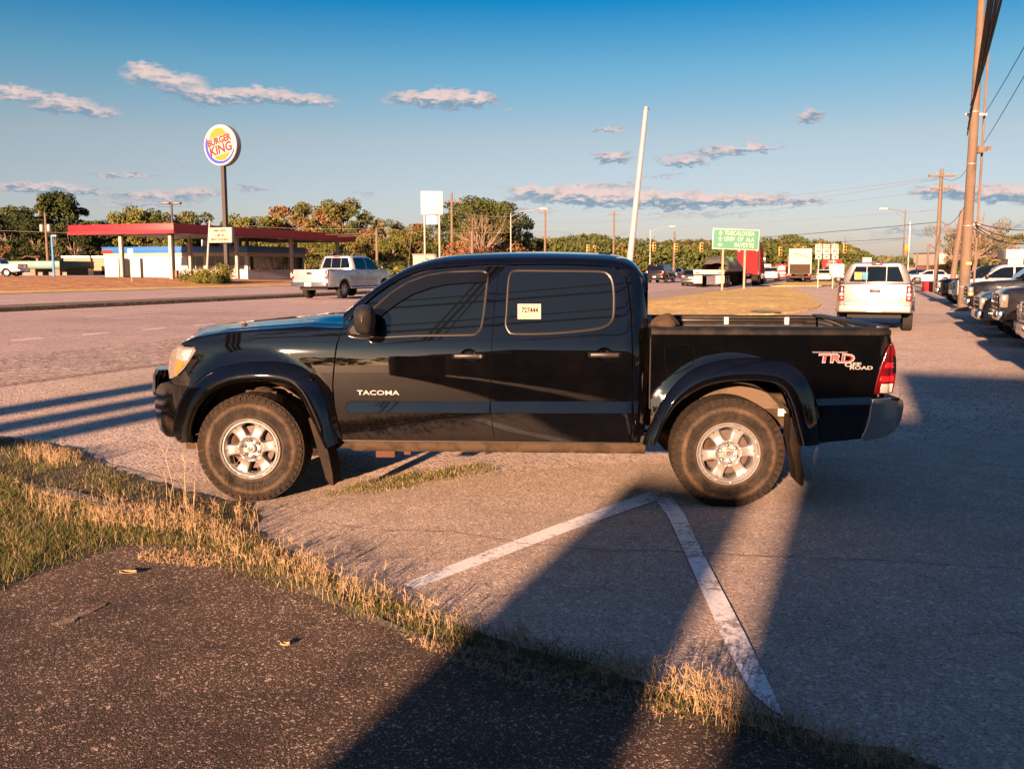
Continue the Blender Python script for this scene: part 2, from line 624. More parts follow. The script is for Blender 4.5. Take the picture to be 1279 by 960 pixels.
M = {}
M['lot'] = ground_mat('worn_lot', (.41, .32, .255), (.42, .38, .34), (.07, .06, .055), sc=48, amt=.3, big=.22, bump=.85, stain=(.21, .165, .135), bscale=30)
M['apron'] = ground_mat('concrete_apron', (.305, .245, .20), (.52, .43, .35), (.13, .095, .07), sc=125, amt=.28, big=.24, bump=.55, stain=(.21, .165, .135))
M['fore'] = ground_mat('old_asphalt', (.048, .032, .022), (.34, .265, .21), (.010, .007, .005), sc=200, amt=.14, big=.75, bump=.8, stain=(.085, .055, .035))
M['road'] = ground_mat('road_asphalt', (.33, .25, .235), (.42, .36, .34), (.11, .09, .085), sc=38, amt=.26, big=.16, bump=.6)
M['roughroad'] = ground_mat('road_shoulder', (.26, .20, .175), (.45, .38, .33), (.05, .04, .035), sc=22, amt=.36, big=.2, bump=.95)
M['kerb'] = ground_mat('kerb_concrete', (.17, .145, .12), (.26, .23, .2), (.09, .075, .06), sc=60, amt=.2, big=.3, bump=.4)
M['kerbdark'] = ground_mat('kerb_weathered', (.10, .075, .055), (.2, .17, .13), (.04, .035, .03), sc=20, amt=.3, big=.4, bump=.5)
M['drygrass'] = ground_mat('dry_verge', (.42, .28, .09), (.56, .42, .18), (.20, .19, .05), sc=9, amt=.4, big=.35, bump=1.0, stain=(.16, .17, .04), bscale=14)
M['brownlawn'] = ground_mat('brown_lawn', (.34, .16, .06), (.46, .26, .12), (.14, .09, .03), sc=5, amt=.4, big=.4, bump=1.0, stain=(.26, .19, .08), bscale=6)


def line_mat(name, col, wear, under):
    m_ = bpy.data.materials.new(name); m_.use_nodes = True
    t = m_.node_tree; b = t.nodes['Principled BSDF']; n = NT(t)
    tc_ = t.nodes.new('ShaderNodeTexCoord'); vec = tc_.outputs['Object']
    a = n.noise(vec, 26.0, 8, .8)
    b2 = n.noise(vec, 2.2, 4, .6)
    k = n.m('MULTIPLY', n.m('SUBTRACT', n.m('ADD', a, n.m('MULTIPLY', b2, .6)), .80 + wear), 9.0, clamp=True)
    c_ = n.mix(k, col, under)
    g = n.noise(vec, 60, 3, .6)
    gg = n.m('ADD', .75, n.m('MULTIPLY', g, .5))
    c_ = n.mix(1.0, c_, n.comb(gg, gg, gg), 'MULTIPLY')
    t.links.new(c_, b.inputs['Base Color']); b.inputs['Roughness'].default_value = .75
    bn = t.nodes.new('ShaderNodeBump'); bn.inputs['Strength'].default_value = .5; bn.inputs['Distance'].default_value = .006
    t.links.new(n.noise(vec, 70, 5, .7), bn.inputs['Height']); t.links.new(bn.outputs[0], b.inputs['Normal'])
    return m_


M['paint_line'] = line_mat('worn_white_paint', (.62, .62, .61), .0, (.21, .18, .16))
M['road_line'] = line_mat('road_white_paint', (.78, .70, .64), .14, (.25, .2, .19))
M['crack'] = pmat('crack_dark', (.012, .010, .009), .95)

Svals = list(np.arange(-60, 0, 10)) + list(np.arange(0, 100, 4)) + list(np.arange(100, 300, 20)) + [300, 400, 600, 900, 1400, 2200, 3500]
Mv = [-2500, -1200, -600, -300, -200, -140, -100, -85, -78, -72, -69, -66, -63, -60, -57, -54, -50, -47, -44, -41, -38, -34, -30, -26, -22, -20.5, -19, -17.5, -16, -14.5, -13.5, -12.5, -11.2, -10.6, -10, -9.3, -8.5, -7, -5.5, -4, -2.5, -1.5, 0, 5, 15, 40, 100, 300, 900, 2500]


def strip(name, mvals, svals, zoff, mat, clipfun=None, skirt=0.0):
    mb = MB(); rows = []
    for s_ in svals:
        row = []
        for m_ in mvals:
            p = road(s_, m_); row.append((p.x, p.y, H(p.x, p.y) + zoff))
        if skirt:
            p = road(s_, mvals[0] - .02); row.insert(0, (p.x, p.y, H(p.x, p.y) - .05))
            p = road(s_, mvals[-1] + .02); row.append((p.x, p.y, H(p.x, p.y) - .05))
        rows.append(row)
    mb.loft(rows)
    return mb.build(name, mat, angle=60)


def sub(vals, a, b):
    return [a] + [v for v in vals if a + .01 < v < b - .01] + [b]


ground = tag(strip('ground', Mv, Svals, 0, M['lot']), kind='structure')
rd = tag(strip('road', sub(Mv, -43.2, -11.2), Svals, .02, M['road'], skirt=1), kind='structure')
sh = tag(strip('road_shoulder', sub(Mv, -14.6, -11.25), Svals, .026, M['roughroad']), kind='structure')
# far lawn beyond the road
fl = tag(strip('far_lawn', sub(Mv, -300, -43.3), Svals, .03, M['brownlawn']), kind='structure')
fv = tag(strip('far_verge', sub(Mv, -46.5, -42.8), Svals, .045, M['drygrass']), kind='structure')


def sheet(name, pts, zoff, mat, step=1.0, kind='structure', thick=0.0, parent=None, flat=None):
    v2, tris, dd = tri2d(pts, [], step)
    vs = [(x, y, (H(x, y) if flat is None else flat) + zoff) for x, y in v2]
    mb = MB().add(vs, tris)
    if thick:
        n = len(pts)
        ring = resample(pts, 1e9)
        top = [(x, y, H(x, y) + zoff) for x, y in ring]; bot = [(x, y, H(x, y) + zoff - thick) for x, y in ring]
        mb.add(top + bot, [(i, (i + 1) % n, n + (i + 1) % n, n + i) for i in range(n)])
    o = mb.build(name, mat, parent, angle=40)
    if kind: tag(o, kind=kind)
    return o


def g2(px, py):
    p = G(px, py); return (p.x, p.y)


def wob(pts, step, amp, seed=0):
    r_ = random.Random(seed)
    q = resample(pts, step, False)
    return [(x + r_.uniform(-amp, amp), y + r_.uniform(-amp, amp)) for x, y in q]


# canopy forecourt concrete and far lot surfaces
sheet('forecourt', [tuple(road(s_, m_)[:2]) for s_, m_ in ((88, -54.5), (150, -54.5), (150, -90), (60, -90), (63, -62), (84, -60))], .06, M['road'], 6)
# median with its kerb (grass top, dark kerb face)
med = [road(s_, m_) for s_, m_ in ((-20, -26.3), (10, -26.3), (30, -26.3), (44, -26.4), (52, -26.8), (54, -27.3), (52, -27.8), (44, -28.1), (30, -28.3), (10, -28.4), (-20, -28.4))]
mbm = MB()
ring = resample([(p.x, p.y) for p in med], 2.0)
n_ = len(ring)
mbm.add([(x, y, H(x, y) + .16) for x, y in ring] + [(x, y, H(x, y) - .05) for x, y in ring], [tuple(range(n_))] + [(i, (i + 1) % n_, n_ + (i + 1) % n_, n_ + i) for i in range(n_)])
tag(mbm.build('median_kerb', M['kerbdark'], angle=30), kind='structure')
inn = inset(ring, .35)
sheet('median_grass', [p for p in inn if (p[0] * SPH + p[1] * CP) < 15], .18, M['drygrass'], 3)
# second median nose further along the road (sunlit kerb line behind the silver pickup)
# verge: grass mound behind the truck
vg = [road(s_, m_) for s_, m_ in ((33, -4.0), (31, -8.0), (33, -10.6), (44, -11.0), (64, -11.0), (72, -10.6), (76, -9.3), (74, -7.4), (62, -5.2), (50, -3.6), (40, -2.6))]
tag(sheet('verge', smooth_poly([(p.x, p.y) for p in vg], 4), .05, M['drygrass'], 1.2, kind='structure', thick=.09))
vg2 = [road(s_, m_) for s_, m_ in ((84, -8.0), (88, -10), (130, -10.8), (150, -9), (140, -3), (110, -1.0), (94, -3))]
sheet('far_verge_strip', smooth_poly([(p.x, p.y) for p in vg2], 4), .06, M['drygrass'], 3, thick=.08)

# ---------------- near surfaces
PRM = [g2(*p) for p in ((-60, 452), (60, 520), (150, 600), (100, 640), (130, 690))]
strip_c = [(20, 700), (70, 668), (130, 652), (210, 664), (290, 692), (370, 722), (450, 752), (540, 785), (600, 800), (660, 815), (740, 838), (820, 862), (900, 892), (980, 922), (1070, 955), (1160, 990)]
stripG = [g2(*p) for p in strip_c]
ap = [g2(*p) for p in ((-400, 640), (20, 640), (250, 655), (400, 720), (560, 790), (700, 822), (850, 872), (1000, 925), (1150, 970), (1500, 1100))] + [(9, 1.5), (22, 4), (22, 9.5)] + [g2(*p) for p in ((1279, 543), (1120, 551), (1005, 557), (820, 575), (640, 590), (430, 597), (230, 604), (60, 560), (-400, 520))]
sheet('concrete_apron', ap, .006, M['apron'], .8)
fo = [(-9, 5.4)] + [g2(*p) for p in ((-250, 760), (0, 738), (70, 712), (128, 690), (180, 680), (240, 684), (300, 702), (400, 741), (520, 790), (600, 812), (700, 838), (840, 884), (960, 925), (1090, 965), (1300, 1060))] + [(6, 1.2), (6, -8), (-9, -8)]
fo2 = fo[:2] + wob(fo[2:15], .18, .018, 3) + fo[15:]
sheet('old_asphalt_patch', fo2, .014, M['fore'], .7, thick=.02)
# dark earth under the grass
M['earth'] = ground_mat('damp_earth', (.055, .040, .026), (.13, .10, .065), (.018, .013, .009), sc=60, amt=.3, big=.4, bump=1.0)
ea = [g2(*p) for p in ((-300, 560), (0, 545), (90, 560), (150, 590), (240, 618), (310, 630), (322, 640), (318, 664), (410, 724), (560, 780), (700, 820), (860, 870), (1010, 918), (1180, 962), (1120, 975), (940, 918), (800, 878), (640, 830), (560, 806), (400, 748), (280, 706), (200, 686), (130, 695), (60, 722), (0, 745), (-300, 790))]
ea2 = [g2(*p) for p in ((398, 622), (450, 606), (520, 592), (600, 582), (624, 586), (600, 594), (540, 603), (460, 619))]
sheet('earth_strip', wob(ea, .09, .035, 5), .0125, M['earth'], .6)
# kerb fragment in the weeds
kb = [g2(*p) for p in ((52, 618), (100, 628), (150, 642), (196, 650), (192, 643), (150, 634), (104, 620), (58, 611))]
sheet('kerb_fragment', kb, .026, M['kerb'], .3, thick=.07)

# painted lines on the apron
L1 = [g2(*p) for p in ((503, 731), (600, 693), (700, 655), (812, 615), (834, 616), (828, 623), (715, 663), (610, 703), (518, 737))]
L2 = [g2(*p) for p in ((816, 622), (834, 616), (856, 646), (877, 692), (903, 742), (928, 790), (955, 846), (979, 897), (968, 893), (940, 870), (921, 837), (900, 795), (877, 742), (855, 692), (836, 650))]
sheet('painted_line', L1, .0105, M['paint_line'], .2)
sheet('painted_line', L2, .0145, M['paint_line'], .2)
# road markings: dotted line, lane lines


def dash(s0, s1, m_, wd=.13, zo=.03):
    q = [road(s0, m_), road(s1, m_), road(s1, m_ + wd), road(s0, m_ + wd)]
    return [(p.x, p.y, H(p.x, p.y) + zo) for p in q]


mb = MB()
for k in range(-6, 12):
    s0 = 14.0 + k * 1.85
    mb.poly(dash(s0, s0 + .8, -17.0, .10, .026))
for k in range(0, 14):
    s0 = 8 + k * 12.2
    mb.poly(dash(s0, s0 + 3.0, -21.5, .12, .026))
for s0 in range(-20, 200, 10):
    mb.poly(dash(s0, s0 + 10, -25.8, .12, .026))
    mb.poly(dash(s0, s0 + 10, -42.3, .12, .026))
for k in range(0, 14):
    s0 = 2 + k * 12.2
    mb.poly(dash(s0, s0 + 3.0, -35.2, .12, .026))
tag(mb.build('road_marking', M['road_line'], smooth=False, fix=False), kind='structure')

# cracks and slab joints


def crack(pts, wd, z, seed):
    q = wob(pts, .09, .012, seed); r_ = random.Random(seed); mb_ = MB(); up = []; lo = []
    for i, (x, y) in enumerate(q):
        h = wd * r_.uniform(.25, 1.0); up.append((x, y + h, z)); lo.append((x, y - h, z))
    mb_.loft([up, lo]); return mb_


ck = MB()
for i, (pp, wd) in enumerate((
        (((560, 665), (650, 680), (760, 690), (850, 690), (950, 697), (1090, 701), (1290, 713)), .004),
        (((1005, 572), (1120, 582), (1290, 601)), .005), (((640, 712), (700, 735), (790, 742)), .002),
        (((380, 650), (470, 664), (560, 665)), .004), (((1000, 556), (1130, 550), (1290, 543)), .006), (((700, 640), (760, 655), (840, 652)), .002), (((1040, 780), (1120, 800), (1290, 790)), .002))):
    c_ = crack([g2(*p) for p in pp], wd, .0112, i); ck.add(c_.v, c_.f)
for i, (pp, wd) in enumerate((
        (((-40, 552), (90, 540), (180, 528)), .004), (((1010, 498), (1130, 492), (1290, 487)), .008), (((1127, 425), (1180, 423), (1240, 420)), .02),
        (((1127, 402), (1155, 402), (1190, 401)), .02), (((1195, 395), (1222, 410), (1240, 428)), .03), (((-20, 492), (80, 487), (150, 480)), .006),
        (((150, 545), (200, 560), (235, 566)), .004))):
    c_ = crack([g2(*p) for p in pp], wd, .005, 20 + i); ck.add(c_.v, c_.f)
tag(ck.build('ground_cracks', M['crack'], smooth=False, fix=False), kind='structure')

# ---------------- grass
M['blade'] = pmat('grass_blade', (.050, .062, .014), .6, var=.5, vscale=9)
M['blade2'] = pmat('grass_olive', (.085, .072, .020), .6, var=.4, vscale=9)
M['straw'] = pmat('straw', (.27, .19, .105), .7, var=.35, vscale=12)
for k in ('blade', 'blade2', 'straw'):
    b_ = M[k].node_tree.nodes['Principled BSDF']; b_.inputs['Specular IOR Level'].default_value = .25
    b_.inputs['Transmission Weight'].default_value = 0.0


def blades(name, pos, hgt, wid, mats, pick, lean=.6, seed=1, label=None):
    r_ = np.random.default_rng(seed); n = len(pos)
    ang = r_.uniform(0, 2 * np.pi, n); la = r_.uniform(0, 2 * np.pi, n); ln = r_.uniform(.1, lean, n) * hgt
    dxy = np.stack([np.cos(ang), np.sin(ang)], 1) * (wid / 2)[:, None]
    lxy = np.stack([np.cos(la), np.sin(la)], 1) * ln[:, None]
    V = np.zeros((n, 5, 3))
    V[:, 0, :2] = pos[:, :2] - dxy; V[:, 1, :2] = pos[:, :2] + dxy
    V[:, 2, :2] = pos[:, :2] + dxy * .7 + lxy * .35; V[:, 3, :2] = pos[:, :2] - dxy * .7 + lxy * .35
    V[:, 4, :2] = pos[:, :2] + lxy
    V[:, 0:2, 2] = pos[:, 2][:, None]; V[:, 2:4, 2] = (pos[:, 2] + hgt * .55)[:, None]; V[:, 4, 2] = pos[:, 2] + hgt * r_.uniform(.75, 1, n)
    b_ = np.arange(n) * 5
    F = []
    q = np.stack([b_, b_ + 1, b_ + 2, b_ + 3], 1).tolist(); t_ = np.stack([b_ + 3, b_ + 2, b_ + 4], 1).tolist()
    me = bpy.data.meshes.new(name); me.from_pydata(V.reshape(-1, 3).tolist(), [], q + t_)
    for m_ in mats: me.materials.append(m_)
    me.polygons.foreach_set('material_index', np.concatenate([pick, pick]).astype(np.int32))
    me.update()
    return tag(link(bpy.data.objects.new(name, me)), label=label, cat='grass' if label else None, kind='stuff')


def scatter(poly, n, seed):
    r_ = np.random.default_rng(seed); P = np.array(poly); x0, y0 = P.min(0); x1, y1 = P.max(0); out = []
    while len(out) < n:
        c_ = r_.uniform((x0, y0), (x1, y1), (n, 2))
        out += [tuple(p) for p in c_ if inside(poly, p[0], p[1])]
    return np.array(out[:n])


def clump(P, seed, k=26, sd=.05, frac=.6):
    r_ = np.random.default_rng(seed); n = len(P); c_ = P[r_.integers(0, n, n // k)]
    sel = r_.random(n) < frac
    P = P.copy(); P[sel] = c_[r_.integers(0, len(c_), sel.sum())] + r_.normal(0, sd, (sel.sum(), 2))
    return P


def pick_mats(P, seed, w0):
    r_ = np.random.default_rng(seed)
    return np.array([0 if u < w0[0] else (1 if u < w0[0] + w0[1] else 2) for u in r_.random(len(P))])


def widthband(center, widths):
    """polygon around a centre line with the given half widths (metres)"""
    up = []; lo = []; n = len(center)
    for i, (x, y) in enumerate(center):
        a = center[max(i - 1, 0)]; b = center[min(i + 1, n - 1)]
        t = Vector((b[0] - a[0], b[1] - a[1])).normalized(); nrm = Vector((-t.y, t.x)); w_ = widths[i]
        up.append((x + nrm.x * w_, y + nrm.y * w_)); lo.append((x - nrm.x * w_, y - nrm.y * w_))
    return up + lo[::-1]


gm = [M['blade'], M['blade2'], M['straw']]
lawn = [g2(*p) for p in ((-300, 600), (-20, 590), (40, 612), (110, 632), (180, 654), (240, 674), (150, 690), (90, 706), (40, 724), (-10, 744), (-300, 790))]
P = clump(scatter(lawn, 30000, 2), 3, 40, .05, .75)
r1 = np.random.default_rng(5)
blades('lawn_grass', np.c_[P, np.full(len(P), .015)], r1.uniform(.02, .085, len(P)), r1.uniform(.0018, .0038, len(P)), gm, pick_mats(P, 6, (.62, .28)), 1.5, 8, 'thick green grass at the lower left edge of the lot')
weeds = [g2(*p) for p in ((-300, 545), (0, 552), (60, 560), (140, 590), (235, 622), (300, 632), (330, 640), (300, 668), (200, 655), (100, 628), (30, 604), (-300, 590))]
P = clump(scatter(weeds, 9000, 12), 13, 60, .07, .85)
blades('weeds', np.c_[P, np.full(len(P), .015)], r1.uniform(.02, .08, len(P)), r1.uniform(.0018, .0038, len(P)), gm, pick_mats(P, 16, (.55, .36)), 1.5, 18, 'dark weeds between the kerb fragment and the front wheel')
ws = [.20, .22, .24, .22, .18, .15, .13, .12, .12, .12, .13, .12, .12, .11, .10, .09]
band = widthband(stripG, ws)
P = clump(scatter(band, 17000, 22), 23, 45, .05, .85)
blades('crack_grass', np.c_[P, np.full(len(P), .015)], r1.uniform(.012, .050, len(P)), r1.uniform(.0016, .0034, len(P)), gm, pick_mats(P, 26, (.52, .38)), 1.7, 28, 'strip of grass growing in the joint between asphalt and concrete')
tuft = [g2(*p) for p in ((400, 622), (450, 606), (520, 592), (600, 582), (626, 585), (600, 593), (540, 602), (460, 618))]
P = clump(scatter(tuft, 4200, 32), 33, 40, .05, .8)
blades('tuft_grass', np.c_[P, np.full(len(P), .012)], r1.uniform(.01, .04, len(P)), r1.uniform(.0018, .0038, len(P)), gm, pick_mats(P, 36, (.45, .35)), 1.1, 38, 'low grass tufts under the doors of the black pickup')


def stalks(name, P, hmin, hmax, seed, label, nb=(3, 6), wid=.0012):
    r_ = np.random.default_rng(seed); vs = []; fs = []

    def rib(p, q, w_):
        d = np.array(q) - np.array(p); s_ = np.cross(d, (0, 0, 1.)) if abs(d[2]) < np.linalg.norm(d) * .98 else np.array((1., 0, 0))
        s_ = s_ / (np.linalg.norm(s_) + 1e-9) * w_
        if r_.random() < .5:
            s_ = s_ * .8 + np.cross(s_, d / (np.linalg.norm(d) + 1e-9)) * .6
        k = len(vs); vs.extend([tuple(p - s_), tuple(p + s_), tuple(q + s_ * .6), tuple(q - s_ * .6)]); fs.append((k, k + 1, k + 2, k + 3))
    for x, y in P:
        h = r_.uniform(hmin, hmax); a = r_.uniform(0, 6.283); l = r_.uniform(.1, .6) * h
        p0 = np.array((x, y, .01)); p1 = np.array((x + math.cos(a) * l * .4, y + math.sin(a) * l * .4, h * .6)); p2 = np.array((x + math.cos(a) * l, y + math.sin(a) * l, h))
        rib(p0, p1, wid); rib(p1, p2, wid * .8)
        for c_ in (p2, p1 + (p2 - p1) * .6):
            for k in range(r_.integers(*nb)):
                b_ = r_.uniform(0, 6.283); e = r_.uniform(-.2, 1.2); L = r_.uniform(.02, .05) * (h / .12) ** .6
                rib(c_, c_ + np.array((math.cos(b_) * math.cos(e), math.sin(b_) * math.cos(e), math.sin(e))) * L, wid * .9)
    me = bpy.data.meshes.new(name); me.from_pydata(vs, [], fs); me.materials.append(M['straw']); me.update()
    return tag(link(bpy.data.objects.new(name, me)), label=label, cat='dry grass', kind='stuff')


bandn = widthband(stripG[2:10], [w_ * .75 for w_ in ws[2:10]])
stalks('dry_stalks', clump(scatter(bandn, 620, 41), 42, 14, .06, .6), .05, .125, 43, 'sunlit dry seed stalks along the asphalt edge')
cl = scatter([g2(*p) for p in ((850, 882), (890, 872), (930, 888), (935, 900), (880, 896))], 50, 44)
stalks('dry_stalks', cl, .05, .12, 45, 'small sunlit clump of dry stalks at the foot of the painted line')
stalks('dry_stalks', scatter(widthband(stripG[10:], ws[10:]), 330, 46), .04, .10, 47, 'shaded dry stalks at the lower right of the grass strip')
stalks('dry_stalks', scatter([g2(*p) for p in ((20, 620), (150, 642), (300, 650), (330, 670), (200, 672), (60, 660))], 240, 48), .06, .16, 49, 'tall dry stalks beside the kerb fragment')
stalks('dry_stalks', scatter([g2(*p) for p in ((20, 572), (60, 570), (105, 582), (60, 588))], 170, 50), .06, .12, 51, 'pale dry weed clump behind the kerb fragment')
stalks('dry_stalks', scatter([g2(*p) for p in ((150, 648), (215, 632), (285, 640), (230, 660))], 9, 52), .26, .46, 53, 'few long bent dry stems in front of the front wheel', wid=.0016)
lt = scatter([g2(*p) for p in ((180, 690), (260, 690), (300, 705), (250, 712), (170, 705))], 500, 54)
stalks('dry_litter', lt, .008, .03, 55, 'flattened brown dead grass on the asphalt beside the strip')
lt = scatter([g2(*p) for p in ((500, 800), (640, 822), (820, 880), (860, 905), (760, 890), (600, 850))], 700, 56)
stalks('dry_litter', lt, .008, .03, 57, 'thin creeping dead runners spread over the shaded asphalt')

# ---------------- loose stones and leaves
M['stone'] = pmat('pebble', (.20, .165, .14), .9, var=.5, vscale=30)


def stones(name, P, lo, hi, seed, lab, zz=.016):
    r_ = np.random.default_rng(seed); vs = []; fs = []
    base = [(1, 0, 0), (0, 1, 0), (-1, 0, 0), (0, -1, 0), (0, 0, 1), (0, 0, -1)]; ft = [(0, 1, 4), (1, 2, 4), (2, 3, 4), (3, 0, 4), (1, 0, 5), (2, 1, 5), (3, 2, 5), (0, 3, 5)]
    for x, y in P:
        s_ = r_.uniform(lo, hi); a = r_.uniform(0, 6.28); k = len(vs)
        for b in base:
            q = np.array(b) * s_ * r_.uniform(.6, 1.2, 3) * np.array([1, 1, .6]); vs.append((x + q[0] * math.cos(a) - q[1] * math.sin(a), y + q[0] * math.sin(a) + q[1] * math.cos(a), zz + q[2] + s_ * .3))
        fs += [tuple(i + k for i in f) for f in ft]
    me = bpy.data.meshes.new(name); me.from_pydata(vs, [], fs); me.materials.append(M['stone']); me.update()
    return tag(link(bpy.data.objects.new(name, me)), lab, 'gravel', kind='stuff')


stones('loose_gravel', np.concatenate([scatter(fo2, 700, 61), scatter([g2(*p) for p in ((380, 620), (620, 590), (830, 575), (840, 600), (600, 660), (400, 690))], 500, 62)]), .0015, .005, 63, 'fine loose gravel scattered on the asphalt and concrete')
stones('loose_gravel', scatter([g2(*p) for p in ((1010, 555), (1270, 545), (1400, 470), (1120, 480), (1000, 520))], 2500, 64), .003, .011, 65, 'coarse gravel on the lot behind the black tailgate', .004)
stones('loose_gravel', scatter([g2(*p) for p in ((-100, 500), (200, 470), (200, 560), (-100, 560))], 1200, 66), .003, .009, 67, 'gravel between the road edge and the front bumper', .004)
for k, (px, py, s_, lab) in enumerate(((160, 716, .045, 'curled brown dead leaf on the foreground asphalt near the left grass'), (356, 806, .02, 'tiny light leaf scrap in the middle of the foreground asphalt'))):
    c = G(px, py, .02); mb = MB(); rows = []
    for t in np.linspace(-1, 1, 7):
        w_ = s_ * .45 * math.sqrt(max(0, 1 - t * t)) + .001; rows.append([(c.x + t * s_, c.y + w_ * u, c.z + .012 * abs(u) + .006 * t * t) for u in (-1, -.5, 0, .5, 1)])
    mb.loft(rows); tag(mb.build('dead_leaf', M['straw']), lab, 'leaf')

ck = MB()
for i, (pp, wd) in enumerate((((( -20, 820), (120, 800), (260, 815), (380, 800), (470, 830)), .0022), (((380, 800), (430, 860), (520, 900), (560, 990)), .0018), (((130, 700), (190, 740), (260, 815)), .0015), (((470, 830), (560, 850), (660, 900), (700, 960)), .0025))):
    c_ = crack([g2(*p) for p in pp], wd, .0188, 40 + i); ck.add(c_.v, c_.f)
tag(ck.build('ground_cracks', M['crack'], smooth=False, fix=False), kind='structure')
M['scrape'] = ground_mat('pale_scrape', (.11, .085, .065), (.30, .24, .19), (.04, .03, .02), sc=180, amt=.25, big=.5, bump=.6)
for i, pp in enumerate((((62, 783), (80, 776), (136, 755), (134, 760), (90, 780), (70, 788)), ((300, 700), (360, 716), (430, 752), (500, 786), (548, 806), (540, 809), (470, 782), (400, 752), (330, 722), (290, 706)))):
    sheet('pale_scrape', wob([g2(*p) for p in pp], .06, .012, 70 + i), .0182, M['scrape'], .3)

# ================================================================== THE BLACK PICKUP
def dirty_paint(name, col, dust, amt, low=0.0):
    """glossy paint with dust speckles, more dust low down"""
    m_ = bpy.data.materials.new(name); m_.use_nodes = True
    t = m_.node_tree; b = t.nodes['Principled BSDF']; n = NT(t)
    tc_ = t.nodes.new('ShaderNodeTexCoord'); vec = tc_.outputs['Object']
    x, y, z = n.xyz(vec)
    a = n.noise(vec, 3.0, 7, .7)
    sp = n.noise(vec, 140, 3, .8)
    k = n.m('ADD', n.m('MULTIPLY', n.m('SUBTRACT', a, .45), 1.2, clamp=True), n.m('MULTIPLY', n.m('SUBTRACT', .75, z), low, clamp=True))
    k = n.m('MULTIPLY', k, n.m('ADD', .4, n.m('MULTIPLY', n.m('SUBTRACT', sp, .52), 7.0, clamp=True)), clamp=True)
    k = n.m('MULTIPLY', k, amt, clamp=True)
    t.links.new(n.mix(k, col, dust), b.inputs['Base Color'])
    b.inputs['Roughness'].default_value = .6
    b.inputs['Specular IOR Level'].default_value = 0.0
    b.inputs['Coat Weight'].default_value = 1.0
    b.inputs['Coat IOR'].default_value = 1.68
    t.links.new(n.m('ADD', .022, n.m('MULTIPLY', k, .12)), b.inputs['Coat Roughness'])
    bn = t.nodes.new('ShaderNodeBump'); bn.inputs['Strength'].default_value = .10; bn.inputs['Distance'].default_value = .004
    t.links.new(n.noise(vec, 3.0, 3, .5), bn.inputs['Height']); t.links.new(bn.outputs[0], b.inputs['Coat Normal'])
    return m_


M['black'] = dirty_paint('black_paint', (.0008, .0008, .0010), (.075, .052, .032), .09, .5)
M['black_trim'] = pmat('black_plastic', (.004, .004, .004), .42, spec=.3, dirt=(.05, .038, .025), dscale=6, damt=.25)
M['rubber'] = pmat('dusty_rubber', (.006, .005, .004), .8, spec=.15, dirt=(.032, .021, .013), dscale=5, damt=.5, bump=.3, bscale=90)
M['rubber_dirty_old'] = pmat('dusty_sidewall', (.007, .006, .005), .85, spec=.15, dirt=(.040, .027, .017), dscale=4, damt=.7, bump=.25, bscale=70)
def sidewall_mat():
    m_ = bpy.data.materials.new('dusty_sidewall'); m_.use_nodes = True
    t = m_.node_tree; b = t.nodes['Principled BSDF']; n = NT(t)
    tc_ = t.nodes.new('ShaderNodeTexCoord'); vec = tc_.outputs['Object']; x, y, z = n.xyz(vec)
    r_ = n.m('SQRT', n.m('ADD', n.m('MULTIPLY', x, x), n.m('MULTIPLY', z, z)))
    nz = n.noise(vec, 9, 6, .7)
    ring = n.m('SUBTRACT', 1.0, n.m('MULTIPLY', n.m('ABSOLUTE', n.m('SUBTRACT', n.m('ADD', r_, n.m('MULTIPLY', n.m('SUBTRACT', nz, .5), .035)), .303)), 42.0), clamp=True)
    ring2 = n.m('SUBTRACT', 1.0, n.m('MULTIPLY', n.m('ABSOLUTE', n.m('SUBTRACT', r_, .226)), 90.0), clamp=True)
    k = n.m('ADD', n.m('MULTIPLY', ring, n.m('MULTIPLY', nz, .75)), n.m('MULTIPLY', ring2, .25))
    k = n.m('ADD', k, n.m('MULTIPLY', n.m('SUBTRACT', nz, .42), .9, clamp=True), clamp=True)
    t.links.new(n.mix(k, (.0065, .0052, .0042), (.088, .060, .038)), b.inputs['Base Color'])
    b.inputs['Roughness'].default_value = .85; b.inputs['Specular IOR Level'].default_value = .15
    bn = t.nodes.new('ShaderNodeBump'); bn.inputs['Strength'].default_value = .35; bn.inputs['Distance'].default_value = .006
    t.links.new(n.noise(vec, 80, 4, .7), bn.inputs['Height']); t.links.new(bn.outputs[0], b.inputs['Normal'])
    return m_


M['rubber_dirty'] = sidewall_mat()
M['letter_rubber'] = pmat('raised_rubber', (.007, .006, .005), .7, spec=.2)
M['alloy'] = pmat('silver_alloy', (.21, .205, .20), .32, metal=.5, dirt=(.14, .11, .08), dscale=7, damt=.15)
M['chrome'] = pmat('chrome', (.62, .62, .62), .10, metal=1.0)
M['chrome_dull'] = pmat('dull_chrome', (.55, .53, .51), .30, metal=1.0, dirt=(.12, .09, .07), dscale=6, damt=.3)
M['dark'] = pmat('dark_void', (.006, .006, .006), .9)
M['liner'] = pmat('wheel_liner', (.015, .012, .010), .9, dirt=(.075, .052, .033), dscale=6, damt=.8)
M['frame_steel'] = pmat('dirty_frame', (.010, .0075, .0055), .85, spec=.15, dirt=(.050, .034, .021), dscale=9, damt=.7, var=.4, vscale=14)
M['rust'] = pmat('rusty_steel', (.030, .011, .006), .85, dirt=(.06, .025, .012), dscale=12, damt=.6)
M['disc'] = pmat('brake_disc', (.035, .02, .014), .6, metal=.2, var=.3, vscale=20)
M['glass'] = pmat('tinted_glass', (.002, .003, .004), .015, spec=.72)
M['visor'] = pmat('smoked_visor', (.002, .002, .002), .07, spec=.5)
M['winframe'] = pmat('dark_window_trim', (.014, .012, .010), .30, metal=.3)
M['lamp_clear'] = pmat('clear_lamp_lens', (.12, .105, .088), .12, coat=1.0, var=.4, vscale=30, metal=.2)
